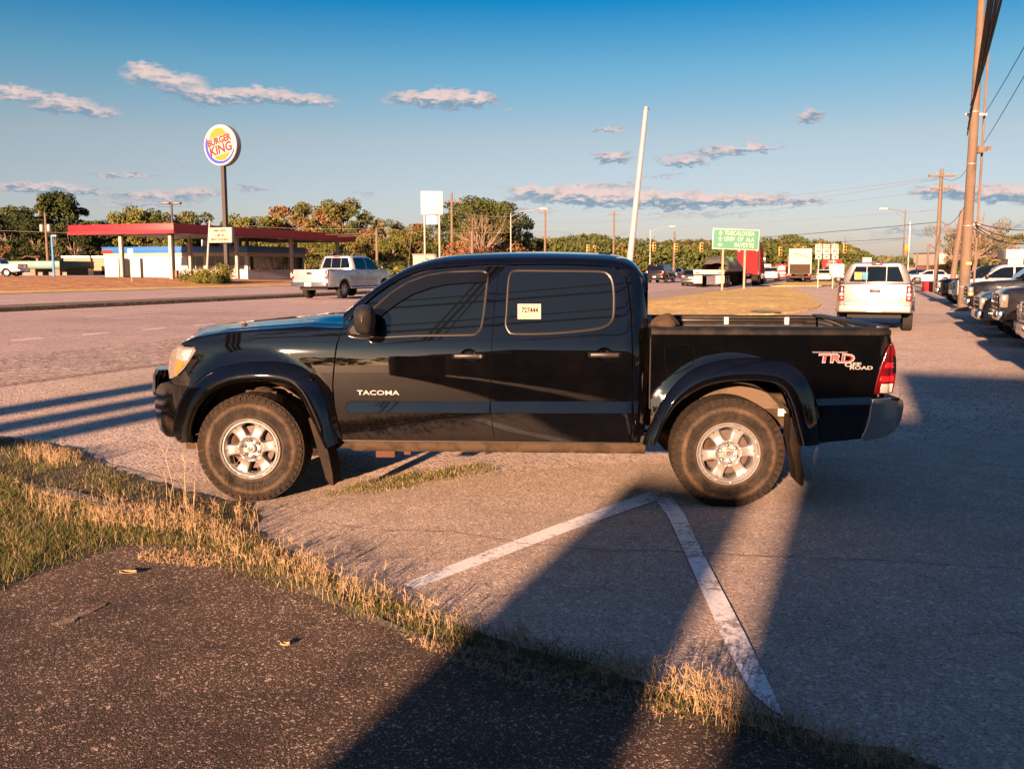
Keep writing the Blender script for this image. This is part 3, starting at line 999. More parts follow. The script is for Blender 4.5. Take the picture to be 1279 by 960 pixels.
M['lamp_amber'] = pmat('amber_lamp_lens', (.38, .10, .012), .12, coat=1.0)
M['lamp_red'] = pmat('red_lamp_lens', (.06, .0015, .002), .12, coat=1.0)
M['lamp_red_bright'] = pmat('bright_red_reflector', (.34, .008, .010), .2, coat=1.0)
M['lamp_white'] = pmat('white_lamp_lens', (.34, .31, .28), .12, coat=1.0)
M['decal_silver'] = pmat('decal_silver', (.14, .138, .145), .4)
M['decal_red'] = pmat('decal_red', (.22, .012, .016), .4)
M['decal_blue'] = pmat('decal_black', (.01, .01, .02), .4)
M['paper'] = pmat('paper', (.24, .18, .14), .7)
M['ink'] = pmat('ink', (.006, .006, .008), .9, spec=.1)
M['white_plastic'] = pmat('white_plastic', (.34, .31, .28), .5)

TO = Vector((-1.815, 6.31, 0)); TYAW = R(-2.97)
ex = Vector((math.cos(TYAW), math.sin(TYAW), 0)); ey = Vector((-math.sin(TYAW), math.cos(TYAW), 0))
HW = .93               # half width: the wheel face is y = 0, the centre line y = HW


def PX(px, py, y=0.0):
    """point of the truck's own frame seen at a pixel, on the plane at depth y"""
    d = ray(px, py); o = Vector((0, 0, CAMH)) - TO
    t = (y - o.dot(ey)) / d.dot(ey)
    p = o + d * t
    return (p.dot(ex), p.z)


XR = PX(910, 569, 0)[0]           # rear wheel centre
WZ = .374
CABR = PX(811, 400, .25)[0]       # rear face of the cab
NOSE = PX(193, 510, .2)[0]
TAIL = PX(1112, 430, .1)[0]


def tumble(z):
    k = max(0.0, min(z, 1.12) - .98)
    y = .05 + .17 * (min(z, 1.12) - .83) ** 2 + .5 * k * k
    if z > 1.12:
        y += .24 * (z - 1.12)
    if z < .5:
        y += .5 * (.5 - z) ** 2
    return y


def bulge(x, z, cx):
    d = math.hypot(x - cx, (z - .36))
    return -.045 * (1 - sm(.50, .72, d))


def S_front(x, z):
    y = tumble(min(z, 1.3)) + bulge(x, z, 0)
    if x < .05:
        y += .30 * (.05 - x) ** 2
    if x < -.42:
        y += 1.0 * (-.42 - x) ** 2
    return y


def S_cab(x, z):
    y = tumble(z)
    r_ = .17
    k = x - (CABR - r_)
    if k > 0:
        k = min(k, r_ * .985)
        y += r_ - math.sqrt(r_ * r_ - k * k)
    return y


def S_bed(x, z):
    y = .05 + .10 * (z - .88) ** 2 + bulge(x, z, XR)
    k = x - (TAIL - .10)
    if k > 0:
        k = min(k, .095)
        y += .10 - math.sqrt(max(0, .01 - k * k))
    return y


def trace(pts, S, dy=0.0):
    """pixels -> points of the surface S (x, z)"""
    out = []
    for px, py in pts:
        y = .1
        for _ in range(18):
            x, z = PX(px, py, y + dy); y = .55 * y + .45 * S(x, z)
        out.append(PX(px, py, y + dy))
    return out


truck = empty('pickup_truck', TO, TYAW, 'glossy black four-door pickup parked side-on in front, with silver alloy wheels', 'pickup truck')


def mirror_side(vs):
    return [(x, 2 * HW - y, z) for x, y, z in vs]


def panel(name, outline, S, mat, parent=None, holes=(), step=.05, off=0.0, depth=.02, cham=.0035, both=True, seam=.0025, round_=0):
    """body panel on the surface S with a small chamfer and flange round its rim"""
    o2 = resample(outline, .03)
    o2 = inset(o2, seam)
    hs = [resample(h, .025) for h in holes]
    v2, tris, dd = tri2d(o2, hs, step)
    e = .004
    objs = []
    for side in ((0, 1) if both else (0,)):
        vs = []; ns = []; fs = []
        for x, z in v2:
            y = S(x, z) + off
            gx = (S(x + e, z) - S(x - e, z)) / (2 * e); gz = (S(x, z + e) - S(x, z - e)) / (2 * e)
            nn = Vector((gx, -1, gz)).normalized()
            vs.append((x, y, z)); ns.append(nn)
        fs = [tuple(t) for t in tris]
        for loop, sg in [(o2, 1)] + [(h, -1) for h in hs]:
            n = len(loop); a = 1 if area2(loop) > 0 else -1
            k = len(vs)
            lo = inset(loop, -cham * sg)
            for i in range(n):
                x, z = loop[i]; y = S(x, z) + off; x2, z2 = lo[i]
                out = Vector((x2 - x, 0, z2 - z)); out = out.normalized() if out.length > 1e-9 else Vector((0, 0, 1))
                vs.append((x, y, z)); ns.append((Vector((0, -1, 0)) + out * .25).normalized())
                vs.append((x2, y + cham, z2)); ns.append((Vector((0, -.3, 0)) + out).normalized())
                vs.append((x2, y + depth, z2)); ns.append(out)
            for i in range(n):
                j = (i + 1) % n
                for q in range(2):
                    f = (k + 3 * i + q, k + 3 * j + q, k + 3 * j + q + 1, k + 3 * i + q + 1)
                    fs.append(f if (a * sg) > 0 else f[::-1])
        # orient faces to -y
        fixed = []
        for f in fs:
            p = [Vector(vs[i]) for i in f[:3]]
            nn = (p[1] - p[0]).cross(p[2] - p[0])
            nav = ns[f[0]] + ns[f[1]] + ns[f[2]]
            fixed.append(f if nn.dot(nav) >= 0 else f[::-1])
        if side:
            vs = mirror_side(vs); ns = [Vector((q.x, -q.y, q.z)) for q in ns]; fixed = [f[::-1] for f in fixed]
        me = bpy.data.meshes.new(name); me.from_pydata(vs, [], fixed); me.materials.append(mat)
        me.polygons.foreach_set('use_smooth', [True] * len(me.polygons))
        me.normals_split_custom_set_from_vertices([tuple(q) for q in ns]); me.update()
        objs.append(link(bpy.data.objects.new(name, me), parent or truck))
    return objs


def both_sides(fn, name, mats, parent=None, angle=35):
    """fn(MB) builds the near-side part; a mirrored copy makes the far one"""
    out = []
    for side in (0, 1):
        mb = MB(); fn(mb)
        if side:
            mb.v = mirror_side(mb.v)
        out.append(mb.build(name, mats, parent[side] if isinstance(parent, (list, tuple)) else (parent or truck), angle=angle))
    return out


# ---------------- traced outlines (pixels of the photograph)
FD = [(428, 409), (421, 431), (418, 455), (416, 481), (418, 507), (423, 530), (428, 549), (520, 550), (618, 550.5), (613.5, 520), (612, 494), (613.5, 455), (615, 422), (618, 376), (622, 350), (625, 332), (600, 332.5), (564, 334), (545, 336), (531, 339.6), (509.5, 346), (487.6, 357), (465.7, 373), (446, 392)]
FD_cmp = FD
RD = [(618, 376), (615, 422), (613.5, 455), (612, 494), (613.5, 520), (618, 550.5), (700, 551.5), (786, 552), (790, 530), (791.5, 500), (790, 460), (789, 418), (788, 391), (784, 357), (780, 344), (773, 337), (762, 333.5), (707, 331), (660, 331), (625, 332), (622, 350)]
WIN_F = [(461, 419.5), (520, 418.8), (585, 418), (595, 416), (601, 409), (604, 395), (607, 370), (609, 348), (607, 340), (601, 338.5), (575, 338.8), (556, 340.5), (533, 344.5), (509.5, 353), (487.6, 367), (470, 382), (463, 389), (460, 400)]
WIN_R = [(633, 390), (632, 405), (636, 413.5), (643, 416.5), (680, 416.4), (716, 414), (745, 410.5), (758, 406.5), (764.5, 400), (767, 390), (767, 364), (764.5, 349), (759, 341.5), (748, 338.7), (700, 338), (655, 337.5), (643, 338), (638, 341), (635.5, 350), (634, 370)]
FLF_OUT = [(218, 544), (220, 530), (225, 513), (237, 486), (250, 472), (266, 462), (283, 456.5), (300, 453), (318, 451.3), (335, 451), (352, 451.8), (369, 455), (381, 460), (391, 468), (399, 480), (405, 495), (410, 511), (416, 531), (426, 551)]
FLF_IN = [(239, 552), (238, 538), (242, 522), (249, 507), (258, 496), (270, 487), (284, 481), (298, 478), (313, 476.5), (328, 476.3), (342, 477), (354, 479), (364, 484), (374, 494), (381, 506), (387, 519), (393, 532), (400, 547), (406, 560)]
FLR_OUT = [(802.7, 555), (806, 543), (813, 529), (825, 504), (834, 490), (846, 476), (862, 463), (880, 455), (902, 449.5), (925, 447), (948, 446.5), (967, 448), (985, 452), (999, 461), (1009, 474), (1016, 490), (1021, 508), (1024.5, 530), (1025.5, 554)]
FLR_IN = [(819, 556), (823, 545), (828, 532), (838, 515), (848, 503), (860, 494), (874, 486), (890, 480.5), (907, 477.5), (925, 476), (942, 475.7), (956, 476.8), (968, 480), (977, 488), (983, 500), (988, 514), (992, 530), (996, 544), (999, 556)]


def flare(mb, outp, inp, S, n_in=0):
    o_ = smooth_poly(trace(outp, S), 5, False); i_ = smooth_poly(trace(inp, lambda x, z: -.01), 5, False)
    secs = []
    for (xo, zo), (xi, zi) in zip(o_, i_):
        yo = S(xo, zo) + .004; sec = []
        yi = -.022
        sec.append((xo, yo + .012, zo)); sec.append((xo, yo - .003, zo))
        for k, t in enumerate((.06, .2, .38, .56, .72, .86, .95, 1.0)):
            x = xo + (xi - xo) * t; z = zo + (zi - zo) * t
            yb = yo - .004 + (yi - yo) * min(1, 1.35 * t) ** .8 if t < .74 else yi
            yb -= .012 * math.sin(math.pi * min(1, t * 1.05))
            if t > .9: yb += .012 * ((t - .9) / .1) ** 2
            sec.append((x, yb, z))
        sec.append((xi, yi + .03, zi)); sec.append((xi, yi + .10, zi))
        secs.append(sec)
    mb.loft(secs)


both_sides(lambda mb: flare(mb, FLF_OUT, FLF_IN, S_front), 'fender_flare', M['black'], angle=50)
both_sides(lambda mb: flare(mb, FLR_OUT, FLR_IN, S_bed), 'fender_flare', M['black'], angle=50)

# mid contour of a flare = rim of the panel behind it


def midc(a, b, t):
    return [(p[0] + (q[0] - p[0]) * t, p[1] + (q[1] - p[1]) * t) for p, q in zip(a, b)]


mf = midc(FLF_OUT, FLF_IN, .3); mr = midc(FLR_OUT, FLR_IN, .3)
# front fender: from the headlamp back to the door seam
fender_px = [(224, 500), (229, 486), (236, 482), (238, 474), (232, 464), (233, 458), (240, 446), (245, 437), (243, 433), (225, 430.5), (232, 427), (245, 423.5), (262, 419.5), (280, 417), (310, 414.5), (340, 413), (372, 412), (400, 411.5), (426, 411.5), (427, 412.5), (420, 431), (417, 455), (415, 481), (417, 507), (422, 530), (427, 549)] + mf[::-1][1:-3]
panel('front_fender', trace(fender_px, S_front), S_front, M['black'], step=.035)
# doors with window holes
wf = smooth_poly(trace(WIN_F, S_cab), 3); wr = smooth_poly(trace(WIN_R, S_cab), 3)
HZ = {}


def cup(px, py, rx, rz):
    c = trace([(px, py)], S_cab)[0]
    return [(c[0] + rx * math.cos(t), c[1] + rz * math.sin(t)) for t in [2 * math.pi * k / 20 for k in range(20)]], c


cupF, cF = cup(585.5, 444.5, .060, .050); cupR, cR = cup(755, 443.0, .060, .050)
fdoor = panel('front_door', trace(FD, S_cab), S_cab, M['black'], holes=[wf, cupF], step=.045)
rdoor = panel('rear_door', trace(RD, S_cab), S_cab, M['black'], holes=[wr, cupR], step=.045)


def cuppart(c, rx=.058, rz=.048):
    def fn(mb):
        rows = []
        for k, (f, d) in enumerate(((1.02, .002), (.9, .014), (.6, .026), (.25, .032), (.02, .033))):
            rows.append([(c[0] + rx * f * math.cos(t), S_cab(*c) + d, c[1] + rz * f * math.sin(t)) for t in [2 * math.pi * q / 24 for q in range(24)]])
        mb.loft(rows, closed=True)
    return fn


def handle(c, key=True):
    def fn(mb):
        y = S_cab(*c)
        pts = []; rad = []
        for k in range(13):
            t = k / 12; x = c[0] - .112 + .224 * t
            yy = y - .028 - .014 * math.sin(math.pi * t) + (.03 if k in (0, 12) else 0)
            pts.append((x, yy, c[1] + .002 * math.sin(math.pi * t)))
        rows = []
        for p in pts:
            rows.append([(p[0], p[1] + .008 * math.cos(a), p[2] + .0165 * math.sin(a)) for a in [2 * math.pi * q / 10 for q in range(10)]])
        mb.loft(rows, closed=True)
        if key:
            mb.lathe([(.0001, -.001), (.011, 0), (.012, .006)], 14, c=(c[0] + .085, y - .042, c[1]))
    return fn


for c, dr, key in ((cF, fdoor, True), (cR, rdoor, False)):
    both_sides(cuppart(c), 'handle_cup', M['black'], dr)
    both_sides(handle(c, key), 'door_handle', M['black_trim'], dr)

# window trims, glass and rain visors


def ringtrim(mb, loop, S, w_=.012, out=.004, inn=.006):
    lo = inset(loop, -w_ * .55); li = inset(loop, w_ * .75)
    n = len(loop); rows = []
    for i in range(n):
        x, z = lo[i]; x1, z1 = loop[i]; x2, z2 = li[i]
        rows.append([(x, S(x, z) + .002, z), (x, S(x, z) - out * .8, z), (x1, S(x1, z1) - out - .001, z1), (x2, S(x2, z2) - out * .5, z2), (x2, S(x2, z2) + inn, z2)])
    rows.append(rows[0]); mb.loft(rows)


def glassfn(loop, S, d=.004):
    def fn(mb):
        lp = inset(loop, -.003); v2, tris, dd = tri2d(resample(lp, .05), [], .06)
        mb.add([(x, S(x, z) + d, z) for x, z in v2], tris)
    return fn


for loop, dr in ((wf, fdoor), (wr, rdoor)):
    both_sides(lambda mb: ringtrim(mb, loop, S_cab), 'window_trim', M['winframe'], dr, angle=25)
    gl = panel('window_glass', inset(loop, -.004), S_cab, M['glass'], off=.005, depth=.004, cham=.001, seam=0, step=.06)
    for g_, d_ in zip(gl, dr): g_.parent = d_
VIS = [(463, 390), (487.6, 367.5), (509.5, 353.5), (533, 345), (556, 341), (600, 339.5), (608, 342), (607, 352), (580, 353), (556, 355), (538, 359), (515, 367), (495, 379), (478, 392), (468, 402), (462, 404)]
vz = panel('window_visor', trace(VIS, S_cab, -.02), lambda x, z: S_cab(x, z) - .016, M['visor'], depth=.003, cham=.002, seam=0, step=.05)
for g_, d_ in zip(vz, fdoor): g_.parent = d_

# cab rear corner between the rear door and the back wall
CC = [(766, 334), (774, 336.5), (781, 343.5), (785, 357), (789, 391), (790, 418), (791, 460), (792.5, 500), (791, 530), (787, 553), (802, 553), (806, 530), (808, 490), (809, 455), (810, 420), (809.5, 402), (806.5, 382), (803, 360), (799, 346), (792, 340), (780, 336)]
panel('cab_corner', trace(CC, S_cab), S_cab, M['black'], step=.02)

# ---------------- roof, pillars, windscreen: one loft along the cab
SEAM = [(426.6, 408.5), (445, 389), (465.7, 370), (487.6, 354.5), (509.5, 343.5), (533, 336.5), (556, 333.5), (600, 330.8), (660, 330), (707, 330), (745, 331.5), (766, 333.3), (782, 337), (793, 341), (800, 346.5)]
SIL = [(416, 408.3), (431, 394), (447, 379.6), (470, 360.5), (494, 344.4), (517, 332), (541, 324), (564, 319.3), (600, 316.8), (644, 315.5), (698, 315.6), (752, 317.3), (770, 319.3), (784, 323), (793, 330), (798.6, 340.6), (801.5, 350)]
seam3 = trace(SEAM, S_cab)


def silz(px, py):
    f = sm(440, 560, px)
    return PX(px, py, .27 + .30 * f)


sil3 = [silz(*p) for p in SIL]


def interp(tab, x):
    if x <= tab[0][0]: return tab[0][1]
    for a, b in zip(tab, tab[1:]):
        if x <= b[0]:
            return a[1] + (b[1] - a[1]) * (x - a[0]) / (b[0] - a[0] + 1e-9)
    return tab[-1][1]


seam3s = smooth_poly(seam3, 6, False); sil3s = smooth_poly(sil3, 6, False)
x_a = max(seam3[0][0], sil3[0][0]) + .01; x_b = sil3[-1][0] - .005
stations = [x_a + (x_b - x_a) * t for t in np.linspace(0, 1, 76)]
x_ws = PX(560, 320, .4)[0]
rows_rail, rows_top = [], []
for x in stations:
    zs = interp(seam3s, x); zt = interp(sil3s, x)
    ys = S_cab(x, zs)
    zt = max(zt, zs + .004)
    hgt = zt - zs
    f = sm(x_a, x_ws + .1, x)
    wd = .05 + .32 * f                       # how far in the rail reaches
    P0 = Vector((ys, zs)); P1 = Vector((ys + .18 * hgt, zs + .62 * hgt)); P2 = Vector((ys + wd * .28, zt - .004 * f)); P3 = Vector((ys + wd, zt))
    sec = []
    for t in np.linspace(0, 1, 13):
        p = P0 * (1 - t) ** 3 + P1 * 3 * t * (1 - t) ** 2 + P2 * 3 * t * t * (1 - t) + P3 * t ** 3
        sec.append((x, p.x, p.y))
    rows_rail.append(sec)
    top = []
    rise = .012
    for t in np.linspace(0, 1, 9):
        y = ys + wd + (2 * (HW - ys - wd)) * t
        xx = x - (.10 * (1 - f) * math.sin(math.pi * t))
        top.append((xx, y, zt + rise * math.sin(math.pi * t)))
    rows_top.append(top)
mb = MB(); mb.loft([r_ for r_, x in zip(rows_top, stations) if x >= x_ws - .02])
# back wall and its join with the roof
last = rows_rail[-1] + rows_top[-1][1:-1] + [(x, 2 * HW - y, z) for x, y, z in rows_rail[-1]][::-1]
cab_roof = mb.build('cab_roof', M['black'], truck, angle=50)
for side in (0, 1):
    mb = MB(); mb.loft(rows_rail)
    if side: mb.v = mirror_side(mb.v)
    mb.build('roof_rail', M['black'], truck, angle=60)
mb = MB(); mb.loft([r_ for r_, x in zip(rows_top, stations) if x <= x_ws + .02]); mb.v = [(x, y, z - .003) for x, y, z in mb.v]
mb.build('windshield', M['glass'], truck, angle=60)
# roof antenna stub and scratch
mb = MB(); p = PX(755, 317, .5); mb.lathe([(.05, 0), (.045, .012), (.02, .02), (.001, .022)], 16, 'z', (p[0], .55, p[1] - .01)); mb.build('roof_antenna_base', M['black_trim'], truck)
# back wall
zc = rows_rail[-1][0][2]
mb = MB()
bx = CABR - .012
ztl = rows_top[-1][4][2]
wall = [(bx, .30, .55), (bx, .235, 1.1), (bx, .26, 1.2), (bx, .42, ztl - .05), (bx, .5, ztl - .015), (bx, 2 * HW - .5, ztl - .015), (bx, 2 * HW - .42, ztl - .05), (bx, 2 * HW - .26, 1.2), (bx, 2 * HW - .235, 1.1), (bx, 2 * HW - .30, .55)]
mb.extr([(x - .03, y, z) for x, y, z in wall], (.03, 0, 0))
mb.build('cab_back', M['black'], truck)
mb = MB(); mb.box(CABR - .008, CABR + .004, .42, 2 * HW - .42, 1.27, 1.58, b=.003); mb.build('rear_window', M['glass'], truck)

# inner body so nothing shows through the seams
mb = MB()
cabin = resample([(x, z) for x, z in trace([(430, 548), (425, 500), (427, 430), (432, 410)], lambda x, z: .2)] + [(x, z - .03) for x, z in sil3[2:13]] + [(CABR - .05, 1.55), (CABR - .04, .55)], .3)
prism(mb, [(x, z) for x, z in cabin], lambda x, z: HW - (tumble(z) + .035), b=.03, step=.2)
mb.v = [(x, y + HW, z) for x, y, z in mb.v]
mb.build('cab_interior', M['dark'], truck)
mb = MB()
eng = [(-.62, .72), (-.60, .98), (-.40, 1.08), (0, 1.13), (.5, 1.16), (.86, 1.17), (.86, .45), (.66, .45), (.58, .75), (.40, .84), (-.36, .84), (-.5, .60)]
prism(mb, eng, lambda x, z: HW - (S_front(x, z) + .05), b=.03, step=.15)
mb.v = [(x, y + HW, z) for x, y, z in mb.v]
mb.build('engine_bay', M['dark'], truck)

# ---------------- hood and fender tops
zf = [(x, z) for x, z in trace([(225, 430.5), (232, 427), (245, 423.5), (262, 419.5), (280, 417), (310, 414.5), (340, 413), (372, 412), (400, 411.5), (426, 411.5)], S_front)]
seamh = [PX(px, py, .16) for px, py in ((216, 432), (225, 427.6), (245, 419.5), (280, 413.5), (310, 411), (340, 409), (370, 407), (386, 406), (397, 406.8), (416, 408), (428, 408))]
silh = [PX(px, py, .93) for px, py in ((214, 437.6), (224, 427), (242.6, 417.5), (267.6, 410.7), (292.6, 405.7), (320, 402.3), (340, 400.2), (382.6, 396.6), (401, 394.2), (426, 392.6))]
stx = np.linspace(zf[0][0] + .012, zf[-1][0], 44)
rows_f, rows_h = [], []
for x in stx:
    z0 = interp(zf, x); y0 = S_front(x, z0); z1 = interp(seamh, x)
    z1 = max(z1, z0 + .006); ysm = max(.16, y0 + .055)
    P0 = Vector((y0, z0)); P3 = Vector((ysm, z1)); P1 = Vector((y0 + .006, z0 + (z1 - z0) * .6)); P2 = Vector((y0 + (ysm - y0) * .45, z1 - .001))
    rows_f.append([(x, *(P0 * (1 - t) ** 3 + P1 * 3 * t * (1 - t) ** 2 + P2 * 3 * t * t * (1 - t) + P3 * t ** 3)) for t in np.linspace(0, 1, 9)])
    zc_ = max(interp(silh, x), z1 - .02)
    sec = []
    for t in np.linspace(0, 1, 25):
        y = ysm + .006 + 2 * (HW - ysm - .006) * t
        e = 1 - abs(2 * t - 1)
        z = z1 + .012 * sm(0, .10, e) + (zc_ - z1) * sm(0, .75, e)
        xs = x - .10 * sm(0, 1, e) * sm(-.1, -.6, x)
        sec.append((xs, y, z))
    rows_h.append(sec)
both_sides(lambda mb: mb.loft(rows_f), 'fender_top', M['black'], angle=60)
mb = MB()
nose = [(p[0] - .012, p[1], p[2] - .03) for p in rows_h[0]]
mb.loft([[(p[0], p[1], p[2] - .06) for p in nose], nose] + rows_h); mb.build('hood', M['black'], truck, angle=60)
# hood scoop, washer nozzles, cowl and wipers
cx0 = PX(300, 408, .9)
mb = MB()
sc = []
for t, hh in ((0, .002), (.2, .012), (.45, .018), (.8, .012), (1, .001)):
    x = -.10 + .75 * t
    sc.append([(x, HW - .36 + .72 * u, interp(silh, x) + hh * math.sin(math.pi * min(1, max(0, u))) ** .4 - .004) for u in np.linspace(0, 1, 13)])
mb.loft(sc); mb.build('hood_scoop', M['black'], truck, angle=60)
for yy in (.42, 1.44):
    mb = MB(); mb.box(.62, .65, yy - .015, yy + .015, interp(silh, .62) - .01, interp(silh, .62) + .012, b=.003)
    mb.build('washer_nozzle', M['black_trim'], truck)
mb = MB(); mb.box(.80, .98, .30, 2 * HW - .30, 1.10, interp(silh, .9) - .012, b=.01); mb.build('cowl', M['black_trim'], truck)
for yy in (.45, 1.05):
    mb = MB(); mb.tube([(.86, yy, interp(silh, .86) + .004), (.93, yy + .2, interp(silh, .86) + .03), (.97, yy + .5, interp(silh, .86) + .035)], .007, 6); mb.build('wiper', M['black_trim'], truck)
mb = MB(); p = PX(437, 385, 1.7); mb.tube([(.80, 1.68, 1.16), (.88, 1.69, 1.95)], .0022, 5); mb.build('antenna', M['black_trim'], truck)

# ---------------- front end
HL = [(223, 432.6), (242.6, 434.4), (244.5, 437.6), (237.6, 448.8), (230, 460), (221, 469), (216, 471.5), (212, 472.6), (210.7, 461), (212, 447.6), (215.7, 437.6)]
S_lamp = lambda x, z: S_front(x, z)
hls = panel('headlight', trace(HL, S_lamp), S_lamp, M['lamp_clear'], step=.02, off=-.004, seam=.001)
REFL = [(222, 436), (240, 437.5), (234.5, 449.5), (220.5, 449.5)]
M['reflector'] = pmat('lamp_reflector_chrome', (.5, .47, .42), .16, metal=.8, bump=.8, bscale=60)
for h_, a_ in zip(hls, panel('reflector', trace(REFL, S_lamp), S_lamp, M['reflector'], step=.02, off=-.008, depth=.005, seam=0)): a_.parent = h_
AMB = [(220.5, 451.5), (230.5, 451.5), (226, 460), (221.5, 465), (219, 465.5)]
for h_, a_ in zip(hls, panel('turn_signal', trace(AMB, S_lamp), S_lamp, M['lamp_amber'], step=.02, off=-.009, depth=.006, seam=0)): a_.parent = h_
RIM = [(211, 440), (216.5, 436), (217.5, 452), (217, 471), (212.5, 472)]
mb = MB()
gx = NOSE + .12
prism(mb, [(gx + .02, .60), (gx, .75), (gx + .01, .93), (gx + .05, 1.0), (gx + .25, 1.0), (gx + .25, .60)], lambda x, z: HW - .36, b=.02, step=.1)
mb.v = [(x, y + HW, z) for x, y, z in mb.v]; mb.build('grille', M['black_trim'], truck)
GR = [(217.5, 481), (213, 475), (217, 471.5), (224, 469), (232, 461), (236, 468), (239.5, 472.6), (236.5, 480), (235, 483)]
panel('lamp_surround', trace(GR, S_front), S_front, M['black_trim'], step=.02, off=.004)
BP = [(197, 483), (200, 478.8), (210, 476.2), (218, 481), (235, 483), (230, 491), (222.6, 505), (218, 520), (216.6, 535), (218.3, 546), (208.8, 545), (200, 537.6), (196, 526), (193.8, 516), (193, 507.6), (194.5, 497.5), (195, 486)]


def S_bump(x, z):
    y = S_front(x, z) - .008
    y += .10 * sm(.86, .93, z)            # rolls in at the top
    y += .25 * max(0, .58 - z) ** 1.5
    return y


panel('front_bumper', trace(BP, S_bump), S_bump, M['black'], step=.02)
mb = MB()
bp3 = trace(BP, S_bump)
xb = min(p[0] for p in bp3); yb0 = S_bump(xb, .7) + .01
rows = []
for y in np.linspace(yb0, 2 * HW - yb0, 25):
    e = 1 - abs(y - HW) / (HW - yb0)
    dx_ = -.12 * (1 - (1 - e) ** 2.2) + .012
    rows.append([(xb + .07 + dx_, y, .47), (xb + .01 + dx_, y, .55), (xb - .005 + dx_, y, .68), (xb + dx_, y, .80), (xb + .03 + dx_, y, .855), (xb + .14 + dx_, y, .86)])
mb.loft(rows); mb.build('bumper_front_face', M['black'], truck, angle=50)
FLX = [(224, 549), (218.8, 546), (217.6, 535), (219, 520), (223.4, 505), (231, 491), (237.5, 483.8), (250, 483.7), (262, 484.2), (273, 484.2), (264, 489), (255, 496.5), (245, 511), (239, 527), (237, 540), (238.5, 552)]
panel('bumper_end', trace(FLX, lambda x, z: -.005), lambda x, z: -.008 + .02 * (x + .3) ** 2, M['black'], step=.03, off=0)
mb = MB(); a = PX(233, 553, .1); b_ = PX(247, 560, .1); mb.box(a[0], b_[0] + .06, .08, .5, b_[1], a[1] + .03, b=.01); mb.build('air_dam', M['frame_steel'], truck)

# ---------------- bed
BED = [(812.5, 418), (900, 417), (1000, 416.2), (1111, 416), (1112.5, 421), (1113.5, 428), (1106.7, 440), (1096.7, 470), (1091.7, 491.7), (1088, 507), (1083, 525), (1077, 547.5), (1050, 550.5), (1024, 553)] + mr[::-1][1:-1] + [(806, 553), (812.5, 553)]
FU = [(829, 434), (830, 431.5), (833, 430), (861, 430), (865.5, 431.5), (867, 436), (867.3, 452), (863, 458), (848, 465.5), (838, 467.3), (833.5, 466), (831, 462), (829.3, 450)]
BEDS = [p for p in BED]
fu3 = smooth_poly(trace(FU, S_bed), 2)
# bed side: start behind the cab gap; the lower front corner follows the arch
BED = [(812.5, 418), (900, 417), (1000, 416.2), (1111, 416), (1112.5, 421), (1113.5, 428), (1106.7, 440), (1096.7, 470), (1091.7, 491.7), (1088, 507), (1083, 525), (1077, 547.5), (1050, 550.5), (1026, 553)] + [p for p in mr[::-1][1:-1]]
BED = [p for p in BED if not (p[0] < 813)] + [(812.8, 540)] if False else BED
bl = trace(BED, S_bed)
xfr = trace([(812.5, 480)], S_bed)[0][0]
bl = [(max(x, xfr), z) for x, z in bl]
# drop duplicates created by the clamp
bl2 = []
for p in bl:
    if not bl2 or math.dist(p, bl2[-1]) > .004: bl2.append(p)
bedside = panel('bed_side', bl2, S_bed, M['black'], holes=[fu3], step=.035)
fd_ = panel('fuel_door', inset(fu3, .004), S_bed, M['black'], step=.03, off=-.001, both=False)
fd_[0].parent = bedside[0]
mb = MB(); lo_ = inset(fu3, -.004); mb.add([(x, S_bed(x, z) + .010, z) for x, z in lo_], [tuple(range(len(lo_)))]); mb.build('fuel_recess', M['dark'], bedside[0])
# stripe moulding on doors and bed
for nm, pts, S, par in (('door_moulding', [(432, 508), (433.5, 503), (438, 501.3), (500, 501.3), (611.3, 501.3), (611.3, 514.6), (500, 514.8), (438, 514.8), (433.5, 513)], S_cab, fdoor),
                        ('door_moulding', [(613.5, 501.3), (700, 501.3), (788.6, 501.5), (788.6, 515), (700, 514.8), (613.5, 514.6)], S_cab, rdoor),
                        ('door_moulding', [(792, 501.5), (797, 501.6), (796, 515), (792, 515)], S_cab, None),
                        ('bed_moulding', [(1019, 498.3), (1050, 497), (1088, 496.2), (1086.5, 504.5), (1050, 505), (1020.5, 506)], S_bed, bedside)):
    # slightly convex strip leaning back so that it mirrors the sky
    zz = trace([(600, 508)], S_cab)[0][1]
    o2 = trace(pts, S)
    zmid = sum(p[1] for p in o2) / len(o2)
    q = panel(nm, o2, (lambda S, zmid: (lambda x, z: S(x, zmid) - .014 + .25 * (z - zmid)))(S, zmid), M['black'], step=.03, depth=.02, cham=.004, seam=0)
    if par:
        for g_, d_ in zip(q, par): g_.parent = d_
# rail cap
za = trace([(900, 417)], S_bed)[0][1]; zb = PX(900, 409, .05)[1]
xc0 = xfr; xc1 = trace([(1110, 416)], S_bed)[0][0]
rcap = [[] for _ in range(2)]
for side in (0, 1):
    rows = []
    for x in list(np.linspace(xc0, xc1 - .02, 20)) + [xc1 - .005]:
        e = 0 if x < xc1 - .02 else .012
        rows.append([(x, .066, za - .006), (x, .052 + e, za - .004), (x, .047 + e, (za + zb) / 2), (x, .056 + e, zb - .008 - e), (x, .075, zb - e), (x, .150, zb + .002 - e), (x, .160, zb - .012), (x, .160, zb - .09)])
    mb = MB(); mb.loft(rows)
    mb.add([rows[-1][i] for i in range(8)], [tuple(range(8))]); mb.add([rows[0][i] for i in range(8)], [tuple(range(8))])
    if side: mb.v = mirror_side(mb.v)
    mb.build('bed_rail_cap', M['black_trim'], truck, angle=40)
ztop = zb
